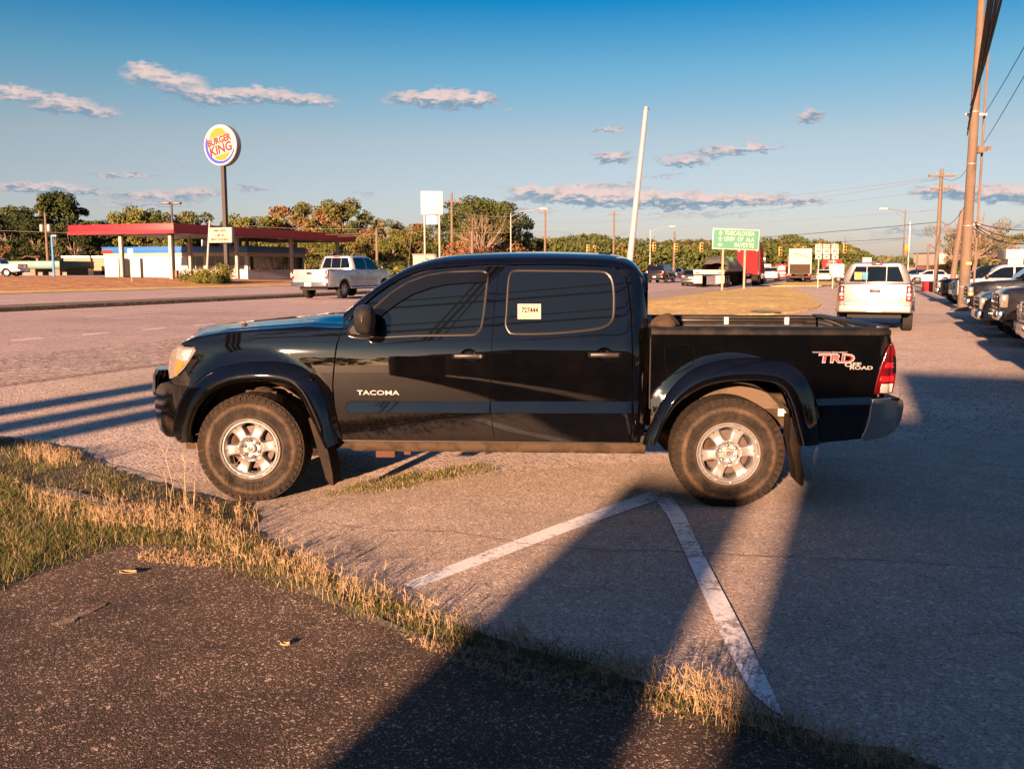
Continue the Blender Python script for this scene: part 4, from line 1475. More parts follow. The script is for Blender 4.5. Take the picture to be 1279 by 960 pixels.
# inner liner with corrugation on the far side, deck rail with cleats
mb = MB()
mb.box(xc0 + .02, xc1 - .05, .165, 2 * HW - .165, .90, .94)
mb.box(xc0 + .00, xc0 + .04, .12, 2 * HW - .12, .66, ztop - .01)
mb.build('bed_floor', M['black_trim'], truck)
for side in (0, 1):
    mb = MB(); yw = .165
    prof = [(yw, .92)]
    z = .92
    while z < ztop - .03:
        prof += [(yw, z), (yw + .012, z + .008), (yw + .012, z + .022), (yw, z + .030)]; z += .034
    mb.loft([[(x, y, zz) for y, zz in prof] for x in (xc0 + .04, xc1 - .06)])
    if side == 0: pass
    if side: mb.v = mirror_side(mb.v)
    mb.build('bed_liner', M['black_trim'], truck, angle=20)
for side in (0, 1):
    mb = MB(); mb.box(xc0 + .1, xc1 - .14, .165, .190, ztop - .055, ztop - .03, b=.004)
    if side: mb.v = mirror_side(mb.v)
    rl = mb.build('deck_rail', M['winframe'], truck)
    for x in (xc0 + .14, xc0 + .78, xc0 + 1.28):
        mb = MB(); mb.box(x - .018, x + .018, .186, .214, ztop - .075, ztop - .012, b=.004)
        if side: mb.v = mirror_side(mb.v)
        mb.build('cleat', M['white_plastic'], rl)
# crumpled bag at the front of the bed
mb = MB()
bm = bmesh.new(); bmesh.ops.create_icosphere(bm, subdivisions=3, radius=.09)
for v in bm.verts:
    n3 = math.sin(v.co.x * 60) * .012 + math.sin(v.co.y * 71 + 1) * .012 + math.cos(v.co.z * 55) * .014
    v.co *= 1 + n3 * 9 * .6; v.co.z *= .75
mb.add([v.co + Vector((xc0 + .11, .20, ztop + .015)) for v in bm.verts], [[v.index for v in f.verts] for f in bm.faces]); bm.free()
bag = mb.build('crumpled_bag', M['frame_steel'], None, angle=15)
bag.location = TO; bag.rotation_euler = (0, 0, TYAW)
tag(bag, 'small crumpled brown bag lying in the front corner of the black pickup bed', 'bag')
# tailgate
mb = MB()
mb.box(TAIL - .065, TAIL - .012, .12, 2 * HW - .12, .66, ztop - .004, b=.015); mb.build('tailgate', M['black'], truck)
mb = MB(); mb.box(TAIL - .09, TAIL + .0, .12, 2 * HW - .12, ztop - .012, ztop + .012, b=.008); mb.build('tailgate_cap', M['black_trim'], truck)
# tail lamps
TL = [(1114, 427.5), (1116.5, 432), (1118.3, 440), (1119.3, 455), (1118.6, 468), (1117, 480), (1114.5, 490.5), (1103, 491.6), (1092, 491.9), (1094, 482), (1097, 470), (1101.5, 455), (1107.2, 440), (1110.5, 433)]


def S_tl(x, z):
    k = max(0, x - (TAIL - .10)); k = min(k, .128)
    return .046 + .10 * (z - .88) ** 2 + (.13 - math.sqrt(max(0, .0169 - k * k)))


tl = panel('tail_lamp', trace(TL, S_tl), S_tl, M['lamp_red'], step=.012, seam=.001)
for nm, pts, mt in (('lamp_reflector', [(1100.5, 470), (1116.2, 469.5), (1114.8, 476), (1098.8, 476)], M['lamp_red_bright']),
                    ('reversing_lamp', [(1101, 479.5), (1115, 479), (1113, 490), (1099, 490)], M['lamp_white']),
                    ('upper_lens', [(1107.5, 453), (1116, 453), (1115.8, 459), (1105, 459)], M['lamp_red_bright']),
                    ('smoked_lens', [(1115.2, 444), (1119, 446), (1119.2, 466), (1114.5, 466)], M['glass'])):
    q = panel(nm, trace(pts, S_tl), S_tl, mt, step=.012, off=-.003, depth=.004, cham=.001, seam=0)
    for g_, d_ in zip(q, tl): g_.parent = d_
# rear bumper
RB = [(1090, 500.5), (1094, 498.5), (1111.7, 497.8), (1124, 498.3), (1127.6, 502), (1128.2, 508), (1126.7, 518), (1121, 532), (1111, 541.7), (1098, 547), (1077, 548.5), (1080, 540), (1084.5, 529), (1087.5, 514)]
TB = TAIL + .10


def S_rb(x, z):
    k = max(0, x - (TB - .18)); k = min(k, .176)
    return .035 + (.18 - math.sqrt(max(0, .0324 - k * k))) + .25 * max(0, .62 - z) ** 1.2


panel('rear_bumper', smooth_poly(trace(RB, S_rb), 2), S_rb, M['chrome_dull'], step=.02, seam=0)
mb = MB(); mb.box(TAIL + .01, TB - .0, .22, 2 * HW - .22, .55, .735, b=.03); mb.build('bumper_bar', M['chrome_dull'], truck)
mb = MB(); a = PX(1093, 498, .1); mb.box(a[0], TB - .03, .06, 2 * HW - .06, a[1] - .006, a[1] + .012, b=.006); mb.build('bumper_step', M['black_trim'], truck)
mb = MB(); p = PX(1100, 549, .9); mb.box(TB - .12, TB + .0, HW - .04, HW + .04, .46, .54, b=.008); mb.build('tow_hitch', M['rust'], truck)
mb = MB(); mb.box(TB - .14, TB - .02, .28, .34, .46, .50, b=.008); mb.build('safety_chain_loop', M['rust'], truck)

# rocker, frame rail, underbody
rk0, rk1 = PX(414, 556, .1)[0], PX(806, 556, .1)[0]
z1, z2 = PX(600, 552, .1)[1], PX(600, 565, .1)[1]
mb = MB()
rows = []
for k, x in enumerate(np.linspace(rk0 + .05, rk1, 60)):
    d = .004 * math.sin(k * 1.7) + .004 * math.sin(k * .6)
    t = .04 if k < 3 else 0
    rows.append([(x, .13, z1 + .004), (x, .105 + d, z1 - .006), (x, .100 + d, (z1 + z2) / 2), (x, .12, z2 + t * .4), (x, .20, z2 - .003 + t * .5), (x, .35, z2 + .02)])
mb.loft(rows); mb.build('rocker_sill', M['frame_steel'], truck, angle=60)
mb = MB(); mb.box(rk0 + .03, rk1 + .0, .090, .11, z1 + .001, z1 + .009); mb.build('sill_trim', M['winframe'], truck)
mb = MB(); mb.box(rk0 + .05, rk1, .12, .45, z1, z1 + .05); mb.build('floor_pan', M['dark'], truck)
for yy in (.38, 2 * HW - .50):
    mb = MB(); mb.box(-.5, TB - .15, yy, yy + .10, .50, .62); mb.build('frame_rail', M['frame_steel'], truck)
mb = MB(); mb.box(.1, 3.0, .5, 2 * HW - .5, .55, .62); mb.build('underbody', M['dark'], truck)
mb = MB()
p = PX(482, 567, .3); mb.box(p[0] - .07, p[0] + .07, .28, .36, p[1] - .02, p[1] + .04, b=.005)
p = PX(508, 566, .3); mb.box(p[0] - .02, p[0] + .03, .30, .36, p[1] - .01, p[1] + .03, b=.003)
mb.build('frame_bracket', M['rust'], truck)
# axles, shock, exhaust
mb = MB(); mb.tube([(XR, .15, WZ), (XR, 2 * HW - .15, WZ)], .04, 12); mb.lathe([(.001, -.11), (.09, -.09), (.12, 0), (.09, .09), (.001, .11)], 18, 'y', (XR, HW + .1, WZ)); mb.build('rear_axle', M['frame_steel'], truck)
mb = MB(); mb.tube([(0, .22, WZ), (0, 2 * HW - .22, WZ)], .05, 12); mb.build('front_axle', M['frame_steel'], truck)
for yy in (.46, 2 * HW - .46):
    mb = MB()
    for k in range(4): mb.box(XR - .6 + k * .1, XR + .62 - k * .1, yy - .03, yy + .03, .44 + k * .012, .452 + k * .012)
    mb.build('leaf_spring', M['frame_steel'], truck)
mb = MB(); mb.tube([(XR + .2, .52, .60), (XR + .5, .50, .58), (XR + .95, .42, .56)], .028, 10); mb.build('exhaust_pipe', M['rust'], truck)
# wheel arch liners (near and far), inner bed box behind the rear wheel
def liner(cx, cz, r0, zlow, y0=.02, y1=.42):
    def fn(mb):
        rows = []
        for t in np.linspace(-.18, math.pi + .18, 26):
            x = cx + r0 * math.cos(t); z = max(zlow, cz + r0 * .92 * math.sin(t))
            rows.append([(x, y0, z), (x, y1, z)])
        mb.loft(rows)
        mb.add([(cx - r0, y1, zlow), (cx + r0, y1, zlow)] + [(cx + r0 * math.cos(t), y1, max(zlow, cz + r0 * .92 * math.sin(t))) for t in np.linspace(0, math.pi, 16)], [tuple(range(18))])
    return fn
both_sides(liner(0, WZ + .02, .50, .42, .045), 'wheel_arch_liner', M['liner'])
both_sides(liner(XR, WZ + .02, .50, .50, .045), 'wheel_arch_liner', M['liner'])
mb = MB()
p = PX(329, 487, .25); mb.lathe([(.001, -.03), (.07, -.02), (.075, .0), (.055, .02), (.001, .03)], 18, 'z', (p[0], .26, p[1] - .005)); mb.tube([(p[0] - .12, .24, p[1] - .015), (p[0] + .10, .24, p[1] - .025)], .018, 8); mb.build('upper_arm', M['frame_steel'], truck)
mb = MB(); p = PX(978, 515, .3); mb.box(p[0] - .04, p[0] + .04, .27, .29, p[1] - .02, p[1] + .03); mb.build('bracket_plate', M['white_plastic'], truck)
# mud flaps
for pts, d in ((((385.6, 522), (390, 522), (398, 537), (410, 563), (415.5, 590), (417, 606), (413, 605), (407.5, 597), (399, 567)), .02),
               (((987, 521), (993, 521.5), (998, 532), (999.6, 543), (1000, 571), (1003.7, 593), (1003.5, 605), (1000, 606.5), (995, 602), (992, 579), (986, 556)), .02)):
    q = [PX(a, b_, .04) for a, b_ in pts]
    both_sides(lambda mb: mb.extr([(x, .03, z) for x, z in q], (.006, .21, 0)), 'mud_flap', M['rubber'])

# ---------------- door mirrors
def mirror_fn(mb):
    cx_, cz_ = PX(455, 400.5, -.10)
    rows = []
    for t in np.linspace(0, 1, 13):
        y = -.205 + .20 * t
        k = (1 - (1 - min(1, t / .55)) ** 2.2) ** .5 * (1 - .25 * max(0, (t - .55) / .45) ** 2) + .02
        row = []
        for a in np.linspace(0, 2 * math.pi, 25)[:-1]:
            ca, sa = math.cos(a), math.sin(a)
            rx = .070 * k * (abs(ca) ** .75) * (1 if ca >= 0 else -1); rz = .093 * k * (abs(sa) ** .72) * (1 if sa >= 0 else -1)
            if ca > 0: rx *= .92
            row.append((cx_ + rx + .004, y, cz_ + rz + (.012 if sa > 0 else 0)))
        rows.append(row)
    mb.loft(rows, closed=True)
    mb.add(rows[0], [tuple(range(24))]); mb.add(rows[-1], [tuple(range(24))])
def mirror_base(mb):
    q = smooth_poly([PX(a, b_, .05) for a, b_ in ((440, 403), (433, 411), (432.5, 417), (436, 420.3), (450, 421), (464, 420.5), (470, 417), (466, 412), (450, 407))], 3)
    lo = [(x, S_cab(x, z) - .004, z) for x, z in q]
    cx_ = sum(p[0] for p in q) / len(q); cz_ = sum(p[1] for p in q) / len(q)
    rows = [lo]
    for f, dy in ((.94, .03), (.8, .06), (.62, .09)):
        rows.append([(cx_ + (x - cx_) * f + dy * .05, y - dy, cz_ + (z - cz_) * f + dy * .12) for x, y, z in lo])
    mb.loft(rows, closed=True); mb.add(rows[-1], [tuple(range(len(q)))])
M['mirror_plastic'] = pmat('mirror_plastic', (.010, .0095, .009), .30, spec=.5, dirt=(.04, .03, .02), dscale=8, damt=.2)
mh = both_sides(mirror_fn, 'wing_mirror', M['mirror_plastic'], fdoor, angle=60)
both_sides(mirror_base, 'mirror_base', M['mirror_plastic'], fdoor, angle=60)

# ---------------- lettering and sticker
def word(name, body, px0, py0, px1, py1, S, mat, parent, dy=-.003, ext=.0015, bold=.0, shear=0.0, sp=1.0, slope=0.0):
    a = trace([(px0, py0)], S)[0]; b_ = trace([(px1, py1)], S)[0]
    w_ = b_[0] - a[0]; h_ = a[1] - b_[1]
    vs, fs = text_geo(body, 1.0, 0, 'LEFT', 3, bold, sp)
    xs = [v.x for v in vs]; ys = [v.y for v in vs]
    x0_, x1_, y0_, y1_ = min(xs), max(xs), min(ys), max(ys)
    mb = MB(); q = []
    for v in vs:
        u = (v.x - x0_) / (x1_ - x0_); t = (v.y - y0_) / (y1_ - y0_)
        x = a[0] + u * w_ + shear * t * h_; z = b_[1] + t * h_ + slope * u
        q.append((x, S(x, z) + dy, z))
    mb.add(q, fs); o = mb.build(name, mat, parent, smooth=False, fix=False)
    sol = o.modifiers.new('thickness', 'SOLIDIFY'); sol.thickness = ext; sol.offset = 0
    return o


word('nameplate', 'TACOMA', 446, 487, 499, 493.2, S_cab, M['decal_silver'], fdoor[0], bold=.015, dy=-.005, ext=.004)
word('decal', 'TRD', 1021.5, 441.5, 1067, 453.5, S_bed, M['decal_silver'], bedside[0], bold=.045, dy=-.0012, ext=.0005, shear=.1)
word('decal', 'TRD', 1023, 443, 1065.5, 452, S_bed, M['decal_red'], bedside[0], bold=.012, dy=-.0022, ext=.0005, shear=.1)
word('decal', 'OFF', 1055, 452.5, 1075.5, 458, S_bed, M['decal_silver'], bedside[0], bold=.03, dy=-.0016, ext=.0005)
word('decal', 'ROAD', 1061.5, 456.8, 1090, 461.5, S_bed, M['decal_silver'], bedside[0], bold=.03, dy=-.0024, ext=.0005)
word('decal', 'TOYOTA RACING DEVELOPMENT', 1014.5, 439, 1058.5, 441, S_bed, M['decal_silver'], bedside[0], bold=.02, dy=-.0016, ext=.0005)
sk = [(646.5, 379.5), (675.5, 379.5), (675.5, 398.5), (646.5, 398.5)]
st = panel('stock_sticker', trace(sk, S_cab), S_cab, M['paper'], both=False, off=.003, depth=.001, cham=.0003, seam=0)[0]; st.parent = rdoor[0]
word('sticker_number', '727444', 651.5, 384, 672, 390.5, S_cab, M['ink'], st, bold=.02, dy=.0012, ext=.0004)
word('sticker_text', 'STOCK LOT LIST', 648.5, 392.5, 662, 394, S_cab, M['rust'], st, dy=.0012, ext=.0004) if False else None


# ---------------- wheels
def tyre_text(mb, body, r_, a0, span, h, y):
    """letters bent round the sidewall; a0 start angle, clockwise"""
    vs, fs = text_geo(body, 1.0, 0, 'LEFT', 2, .02)
    xs = [v.x for v in vs]; ys = [v.y for v in vs]; x0_, x1_ = min(xs), max(xs); y0_, y1_ = min(ys), max(ys)
    q = []
    for v in vs:
        u = (v.x - x0_) / (x1_ - x0_); t = (v.y - y0_) / (y1_ - y0_)
        a = a0 - span * u; rr = r_ + (t - .5) * h
        q.append((rr * math.cos(a), y(rr), rr * math.sin(a)))
    mb.add(q, fs)


def side_y(r_):
    # outer face of the tyre, y towards the camera is negative
    t = (r_ - .212) / (.376 - .212)
    return .030 - .030 * math.sin(math.pi * min(1, max(0, t * .80 + .12))) ** .8


def make_wheel(words, phase):
    wroot = empty('wheel')
    prof = [(.205, .24), (.22, .262), (.27, .272), (.33, .268), (.360, .250), (.3705, .22), (.3735, .16), (.3735, .10), (.3705, .048), (.365, .026), (.360, .014)]
    for r_ in (.355, .345, .343, .325, .323, .305, .285, .265, .245, .231, .229, .216, .208):
        prof.append((r_, side_y(r_) - (.0025 if r_ in (.343, .325, .305, .245, .231) else 0)))
    prof.append((.204, .045))
    mb = MB(); mb.lathe(prof, 96)
    ty = mb.build('tyre', M['rubber_dirty'], wroot, angle=30)
    # tread lugs
    mb = MB(); nl = 50
    for k in range(nl):
        a = 2 * math.pi * k / nl
        for ring, (y0_, y1_, off, r0_, r1_) in enumerate(((.016, .066, 0, .355, .3770), (.200, .254, .5, .355, .3770), (.078, .128, .25, .366, .3780), (.138, .190, .75, .366, .3780))):
            a1 = a + 2 * math.pi / nl * off; w_ = .0205 if ring < 2 else .021
            Mx = Matrix.Rotation(-a1, 4, 'Y')
            mb.box(r0_, r1_, y0_, y1_, -w_, w_, M=Mx)
        # sidewall biters
        a1 = a + .01; Mx = Matrix.Rotation(-a1, 4, 'Y')
        L_ = .030 if k % 2 else .018
        mb.box(.358 - L_, .364, side_y(.345) - .006, side_y(.34) + .02, -.0125, .0125, M=Mx)
        if k % 2:
            mb.box(.315, .326, side_y(.32) - .004, side_y(.32) + .01, -.008, .004, M=Mx)
    mb.build('tread', M['rubber'], ty, smooth=False)
    for body, a0, span in words:
        mb = MB()
        tyre_text(mb, body, .268, a0, span, .034, lambda r_: side_y(r_) - .0035)
        lt_ = mb.build('sidewall_lettering', M['letter_rubber'], ty, smooth=False, fix=False)
        sol = lt_.modifiers.new('thickness', 'SOLIDIFY'); sol.thickness = .003
    # rim
    def ry(r_):
        t = r_ / .205
        if r_ > .188: return .004 + (.012 if r_ > .197 and r_ < .203 else 0)
        if r_ > .178: return .004 + .018 * (.188 - r_) / .010
        if r_ > .085: return .022 - .006 * (1 - (r_ - .085) / .093) + .010 * math.sin((r_ - .085) / .093 * math.pi)
        return .020 + .024 * sm(.085, .060, r_)
    holes = []
    for k in range(6):
        a = phase + k * math.pi / 3
        pts = []
        for rr, da in ((.172, -.235), (.178, 0), (.172, .235), (.158, .295), (.100, .21), (.088, .0), (.100, -.21), (.158, -.295)):
            pts.append((rr * math.cos(a + da), rr * math.sin(a + da)))
        holes.append(smooth_poly(pts, 3))
    outer = [(.203 * math.cos(t), .203 * math.sin(t)) for t in [2 * math.pi * q / 72 for q in range(72)]]
    polar = [(r_ * math.cos(t), r_ * math.sin(t)) for r_ in (.198, .193, .188, .183, .178, .17, .16, .15, .14, .13, .12, .11, .10, .092, .085, .079, .073, .067, .060, .05, .035, .02) for t in np.linspace(0, 2 * math.pi, 109)[:-1]]
    v2, tris, dd = tri2d(outer, holes, .0075, extra_pts=polar)
    mb = MB(); vs = []
    for (x, z), d in zip(v2, dd):
        r_ = math.hypot(x, z); y = ry(r_)
        if r_ < .19: y += .004 * (1 - min(1, d / .010)) ** 2
        vs.append((x, y, z))
    mb.add(vs, tris)
    for h in holes:
        h2 = inset(h, .006); n = len(h)
        mb.add([(x, ry(math.hypot(x, z)) + .004, z) for x, z in h] + [(x, .075, z) for x, z in h2], [(i, (i + 1) % n, n + (i + 1) % n, n + i) for i in range(n)])
    mb.lathe([(.203, .004), (.211, -.002), (.215, .002), (.213, .012), (.205, .03)], 96)
    rim = mb.build('rim', M['alloy'], wroot, angle=48)
    mb = MB()
    for k in range(6):
        a = phase + math.pi / 6 + k * math.pi / 3
        c_ = (.173 * math.cos(a), .173 * math.sin(a)); tx = (-math.sin(a), math.cos(a)); rx = (math.cos(a), math.sin(a))
        tri_ = [(c_[0] + rx[0] * p + tx[0] * q, ry(.173) - .001, c_[1] + rx[1] * p + tx[1] * q) for p, q in ((.008, -.010), (.008, .010), (-.009, 0))]
        mb = MB(); mb.add(tri_, [(0, 1, 2)]); mb.build('rim_dark_triangle', M['dark'], rim, smooth=False)  # flat dark triangle on the spoke end paints in a recess's shade
    mb = MB(); mb.lathe([(.203, .012), (.196, .055), (.182, .075), (.182, .19), (.205, .25)], 64); mb.build('rim_barrel', M['black_trim'], rim, angle=60)
    for k in range(6):
        a = phase + .10 + k * math.pi / 3
        mb = MB(); mb.lathe([(.0145, .045), (.0145, .030), (.010, .008), (.006, .005), (.0001, .004)], 12, c=(.058 * math.cos(a), 0, .058 * math.sin(a)))
        mb.build('lug_nut', M['chrome'], rim)
    mb = MB(); mb.lathe([(.033, .045), (.032, .022), (.026, .016), (.0001, .014)], 28); mb.build('hub_cap', M['alloy'], rim)
    mb = MB()
    for r0_, rx_, rz_ in ((.017, .018, .013), (.017, .006, .0125), (.017, .013, .005)):
        pts = [(rx_ * math.cos(t), .0125, rz_ * math.sin(t) + (.005 if rz_ == .005 else 0)) for t in [2 * math.pi * q / 20 for q in range(21)]]
        mb.tube(pts, .0013, 4, cap=False)
    mb.build('hub_emblem', M['black_trim'], rim)
    mb = MB(); mb.lathe([(.05, .085), (.150, .085), (.150, .11), (.05, .11)], 40, closed=True); mb.build('brake_disc', M['disc'], wroot)
    mb = MB(); mb.box(-.17, -.085, .07, .14, -.07, .09, b=.01); mb.build('brake_caliper', M['frame_steel'], wroot)
    mb = MB(); mb.lathe([(.001, .13), (.19, .13), (.19, .15), (.001, .15)], 30); mb.build('brake_backplate', M['dark'], wroot)
    return wroot


w1 = make_wheel([('GOODYEAR', 2.72, 1.28), ('WRANGLER', -.55, 1.25), ('TERRITORY', 3.85, 1.0)], R(6 + 30))
w1.parent = truck; w1.location = (0, 0, WZ)
w2 = make_wheel([('WRANGLER', .28, 1.15), ('GOODYEAR', 3.35, 1.35), ('TERRITORY', -1.65, .5)], R(6 + 30))
w2.parent = truck; w2.location = (XR, 0, WZ)
for src, x in ((w1, 0), (w2, XR)):
    c = copy_tree(src, truck); c.location = (x, 2 * HW, WZ); c.rotation_euler = (0, 0, math.pi)

# ================================================================== OTHER VEHICLES
def car_paint(name, col, metal=.3, rough=.35, dirt=None):
    return pmat(name, col, rough, metal=metal, coat=1.0, coat_rough=.04, var=.12, vscale=3, spec=.4 if max(col) > .1 else .04)


CP_ = {
    'silver': car_paint('silver_paint', (.26, .25, .245), .5), 'silver_cool': car_paint('cool_silver_paint', (.24, .27, .31), .5),
    'white': car_paint('white_paint', (.36, .35, .33), 0), 'black': car_paint('black_car_paint', (.008, .008, .010), 0),
    'navy': car_paint('navy_paint', (.012, .03, .07), .2), 'red': car_paint('red_paint', (.28, .02, .02), .1), 'grey': car_paint('grey_paint', (.035, .04, .045), .4),
    'bluegrey': car_paint('bluegrey_paint', (.02, .045, .08), .4), 'tan': car_paint('tan_paint', (.33, .27, .2), .3), 'cream': car_paint('cream_paint', (.36, .31, .24), 0)}
M['tyre_far'] = pmat('tyre_rubber', (.012, .011, .010), .85, spec=.2)
M['rim_far'] = pmat('bright_rim', (.35, .33, .31), .3, metal=.7)
M['plate'] = pmat('number_plate', (.40, .38, .34), .5)
M['orange'] = pmat('orange_lens', (.6, .16, .02), .3)
M['bare_chrome'] = M['chrome']


def arch(cx, r_, z0, n=9):
    """half circle over a wheel, from front (larger x) to rear"""
    a0 = math.asin(min(.95, (z0 - .0) / r_)) if False else 0
    return [(cx + r_ * math.cos(t), max(z0, WR + r_ * math.sin(t))) for t in np.linspace(0, math.pi, n)]


WR = .36


def vehicle(name, kind, paint, label, cat, group=None, detail=1, sticker=None, rack=False, chrome_grille=True, tone=None):
    """x forward, origin on the ground under the middle"""
    global WR
    root = empty(name, (0, 0, 0), 0, label, cat, group)
    P = CP_[paint]
    wr = {'pickup': .385, 'bigpickup': .41, 'suv': .37, 'sedan': .33, 'van': .36}[kind]
    WR = wr
    if kind in ('pickup', 'bigpickup'):
        L, Wd, Hh, wb = (5.29, 1.89, 1.78, 3.25) if kind == 'pickup' else (5.9, 2.01, 1.95, 3.68)
        fo = .86 if kind == 'pickup' else .95
        zb = .48 if kind == 'pickup' else .52; belt = 1.17 if kind == 'pickup' else 1.27; bedz = belt + (.04 if kind == 'pickup' else .02)
    elif kind == 'suv':
        L, Wd, Hh, wb, fo, zb, belt = 4.75, 1.88, 1.80, 2.75, .88, .40, 1.12
    elif kind == 'van':
        L, Wd, Hh, wb, fo, zb, belt = 5.4, 2.0, 2.15, 3.4, .8, .42, 1.2
    else:
        L, Wd, Hh, wb, fo, zb, belt = 4.75, 1.80, 1.46, 2.75, .90, .28, .94
    xf = L / 2; xr_ = -L / 2; fx = xf - fo; rx = fx - wb; hw = Wd / 2; ar = wr + .075

    def rev(pts): return pts
    front = [(xf - .06, zb), (xf, zb + .12), (xf - .01, belt - .38), (xf - .05, belt - .16), (xf - .16, belt - .08)]
    if kind in ('pickup', 'bigpickup'):
        cabf = fx - .50; cabr = cabf - (2.30 if kind == 'bigpickup' else 2.15)
        top = [(xf - .5, belt - .04), (cabf + .25, belt + .01), (cabf, belt + .02), (cabr, belt + .02), (cabr - .02, bedz), (xr_ + .04, bedz)]
        rear = [(xr_ + .02, bedz - .1), (xr_, belt - .4), (xr_ + .03, zb + .05), (xr_ + .10, zb + .02)]
        gh = [(cabf + .28, belt), (cabf - .42, Hh - .09), (cabf - .62, Hh - .02), (cabf - 1.1, Hh), (cabr + .35, Hh - .01), (cabr + .15, Hh - .05), (cabr + .02, belt)]
    elif kind == 'suv':
        cabf = fx - .45; cabr = xr_ + .05
        top = [(xf - .5, belt - .03), (cabf + .2, belt + .02), (cabr + .02, belt + .02)]
        rear = [(xr_, belt - .15), (xr_ - .02, zb + .25), (xr_ + .03, zb + .05), (xr_ + .12, zb)]
        gh = [(cabf + .25, belt), (cabf - .45, Hh - .08), (cabf - .7, Hh - .01), (cabf - 1.4, Hh), (cabr + .35, Hh - .02), (cabr + .18, Hh - .09), (cabr + .02, belt)]
    elif kind == 'van':
        cabf = fx - .05; cabr = xr_ + .02
        top = [(xf - .35, belt - .02), (cabf + .2, belt + .02), (cabr + .02, belt + .02)]
        rear = [(xr_, belt - .15), (xr_ - .01, zb + .2), (xr_ + .05, zb)]
        gh = [(cabf + .3, belt), (cabf - .5, Hh - .1), (cabf - .75, Hh - .01), (cabr + .2, Hh), (cabr + .05, Hh - .1), (cabr + .01, belt)]
    else:
        cabf = fx - .40; cabr = rx + .12
        top = [(xf - .5, belt - .06), (cabf + .2, belt + .01), (cabr - .42, belt + .03), (xr_ + .12, belt + .02)]
        rear = [(xr_ + .01, belt - .08), (xr_, belt - .3), (xr_ + .02, zb + .15), (xr_ + .10, zb)]
        gh = [(cabf + .2, belt), (cabf - .62, Hh - .06), (cabf - .9, Hh - .01), (cabf - 1.25, Hh), (cabr + .12, Hh - .05), (cabr - .42, belt)]
    bottom = [(rx - ar, zb)] + arch(rx, ar, zb)[::-1] + [(rx + ar, zb)] + [(fx - ar, zb)] + arch(fx, ar, zb)[::-1] + [(fx + ar, zb)]
    outline = front + top + rear + bottom
    o2 = []
    for p in outline:
        if not o2 or math.dist(p, o2[-1]) > .01: o2.append(p)
    outline = resample(o2, .25)

    def yf(x, z):
        y = hw - .012
        y -= .07 * max(0, (z - .80)) ** 2 + .10 * max(0, .62 - z) ** 2 * 2
        for e, k in ((xf, 1), (xr_, -1)):
            d = (x - (e - k * .75)) * k
            if d > 0: y -= (.34 if k == 1 else .16) * d * d
        for cx in (fx, rx):
            d = math.hypot(x - cx, z - WR); y += .035 * (1 - sm(ar, ar + .16, d))
        return y
    mb = MB(); prism(mb, outline, yf, b=.045, step=.16); body = mb.build('body', P, root, angle=50)
    # greenhouse
    wb_ = yf(0, belt) - .03; wr_ = wb_ - (.22 if kind in ('pickup', 'bigpickup') else .16 if kind != 'van' else .09)

    def yg(x, z):
        t = max(0, min(1, (z - belt) / (Hh - belt)))
        return wb_ - (wb_ - wr_) * t ** 1.2 - .012 * (1 if False else 0)
    gh2 = [(p[0], p[1] - (.05 if i in (0, len(gh) - 1) else 0)) for i, p in enumerate(gh)]
    mb = MB(); prism(mb, resample(gh2, .25), yg, b=.13 if kind != 'van' else .08, step=.16); cab = mb.build('cabin', P, root, angle=50)
    # side windows
    gx0, gx1 = gh[0][0], gh[-1][0]

    def top_z(x):
        best = belt
        for a, b_ in zip(gh, gh[1:]):
            if min(a[0], b_[0]) <= x <= max(a[0], b_[0]) and abs(a[0] - b_[0]) > 1e-6:
                best = max(best, a[1] + (b_[1] - a[1]) * (x - a[0]) / (b_[0] - a[0]))
        return best
    nwin = {'pickup': 2, 'bigpickup': 2, 'suv': 3, 'sedan': 2, 'van': 1}[kind]
    if kind == 'van': spans = [(cabf + .0, cabf - .75)]
    else:
        a = gh[0][0] - .26; b_ = gh[-1][0] + (.16 if kind != 'sedan' else .34)
        if kind == 'suv': cuts = [a, a - (a - b_) * .36, a - (a - b_) * .70, b_]
        else: cuts = [a, (a + b_) / 2 - .04, b_]
        spans = [(cuts[i] - (.03 if i else 0), cuts[i + 1] + .03) for i in range(len(cuts) - 1)]
    for sgn in (1, -1):
        for (a, b_) in spans:
            xs = np.linspace(a, b_, 7)
            lo = [(x, belt + .035) for x in xs]; hi = [(x, max(belt + .045, top_z(x) - .10)) for x in xs]
            mb = MB(); rows = []
            for t in np.linspace(0, 1, 4):
                rows.append([(x0_, sgn * (yg(x0_, z0_ + (z1_ - z0_) * t) + .004), z0_ + (z1_ - z0_) * t) for (x0_, z0_), (x1_, z1_) in zip(lo, hi)])
            mb.loft(rows); mb.build('side_window', M['glass'], root)
    # windscreen and rear window

    def quadwin(p, q, nm, m0=.10, m1=.12, off=.006):
        (x0_, z0_), (x1_, z1_) = p, q
        n = Vector((z1_ - z0_, 0, -(x1_ - x0_))).normalized()
        if nm == 'rear_window' and n.x > 0: n = -n
        if nm == 'windshield' and n.x < 0: n = -n
        mb = MB(); rows = []
        for t in (.16, .5, .88):
            x = x0_ + (x1_ - x0_) * t; z = z0_ + (z1_ - z0_) * t
            y = yg(x, z) - (.19 if kind in ('pickup', 'bigpickup') and nm == 'rear_window' else .12)
            rows.append([(x + n.x * off, y * u, z + n.z * off) for u in np.linspace(-1, 1, 5)])
        mb.loft(rows); return mb.build(nm, M['glass'], root)
    quadwin(gh[0], gh[1], 'windshield')
    rw = quadwin(gh[-1], gh[-2], 'rear_window') if kind != 'van' else None
    if kind in ('suv', 'sedan') or kind in ('pickup', 'bigpickup'):
        pass
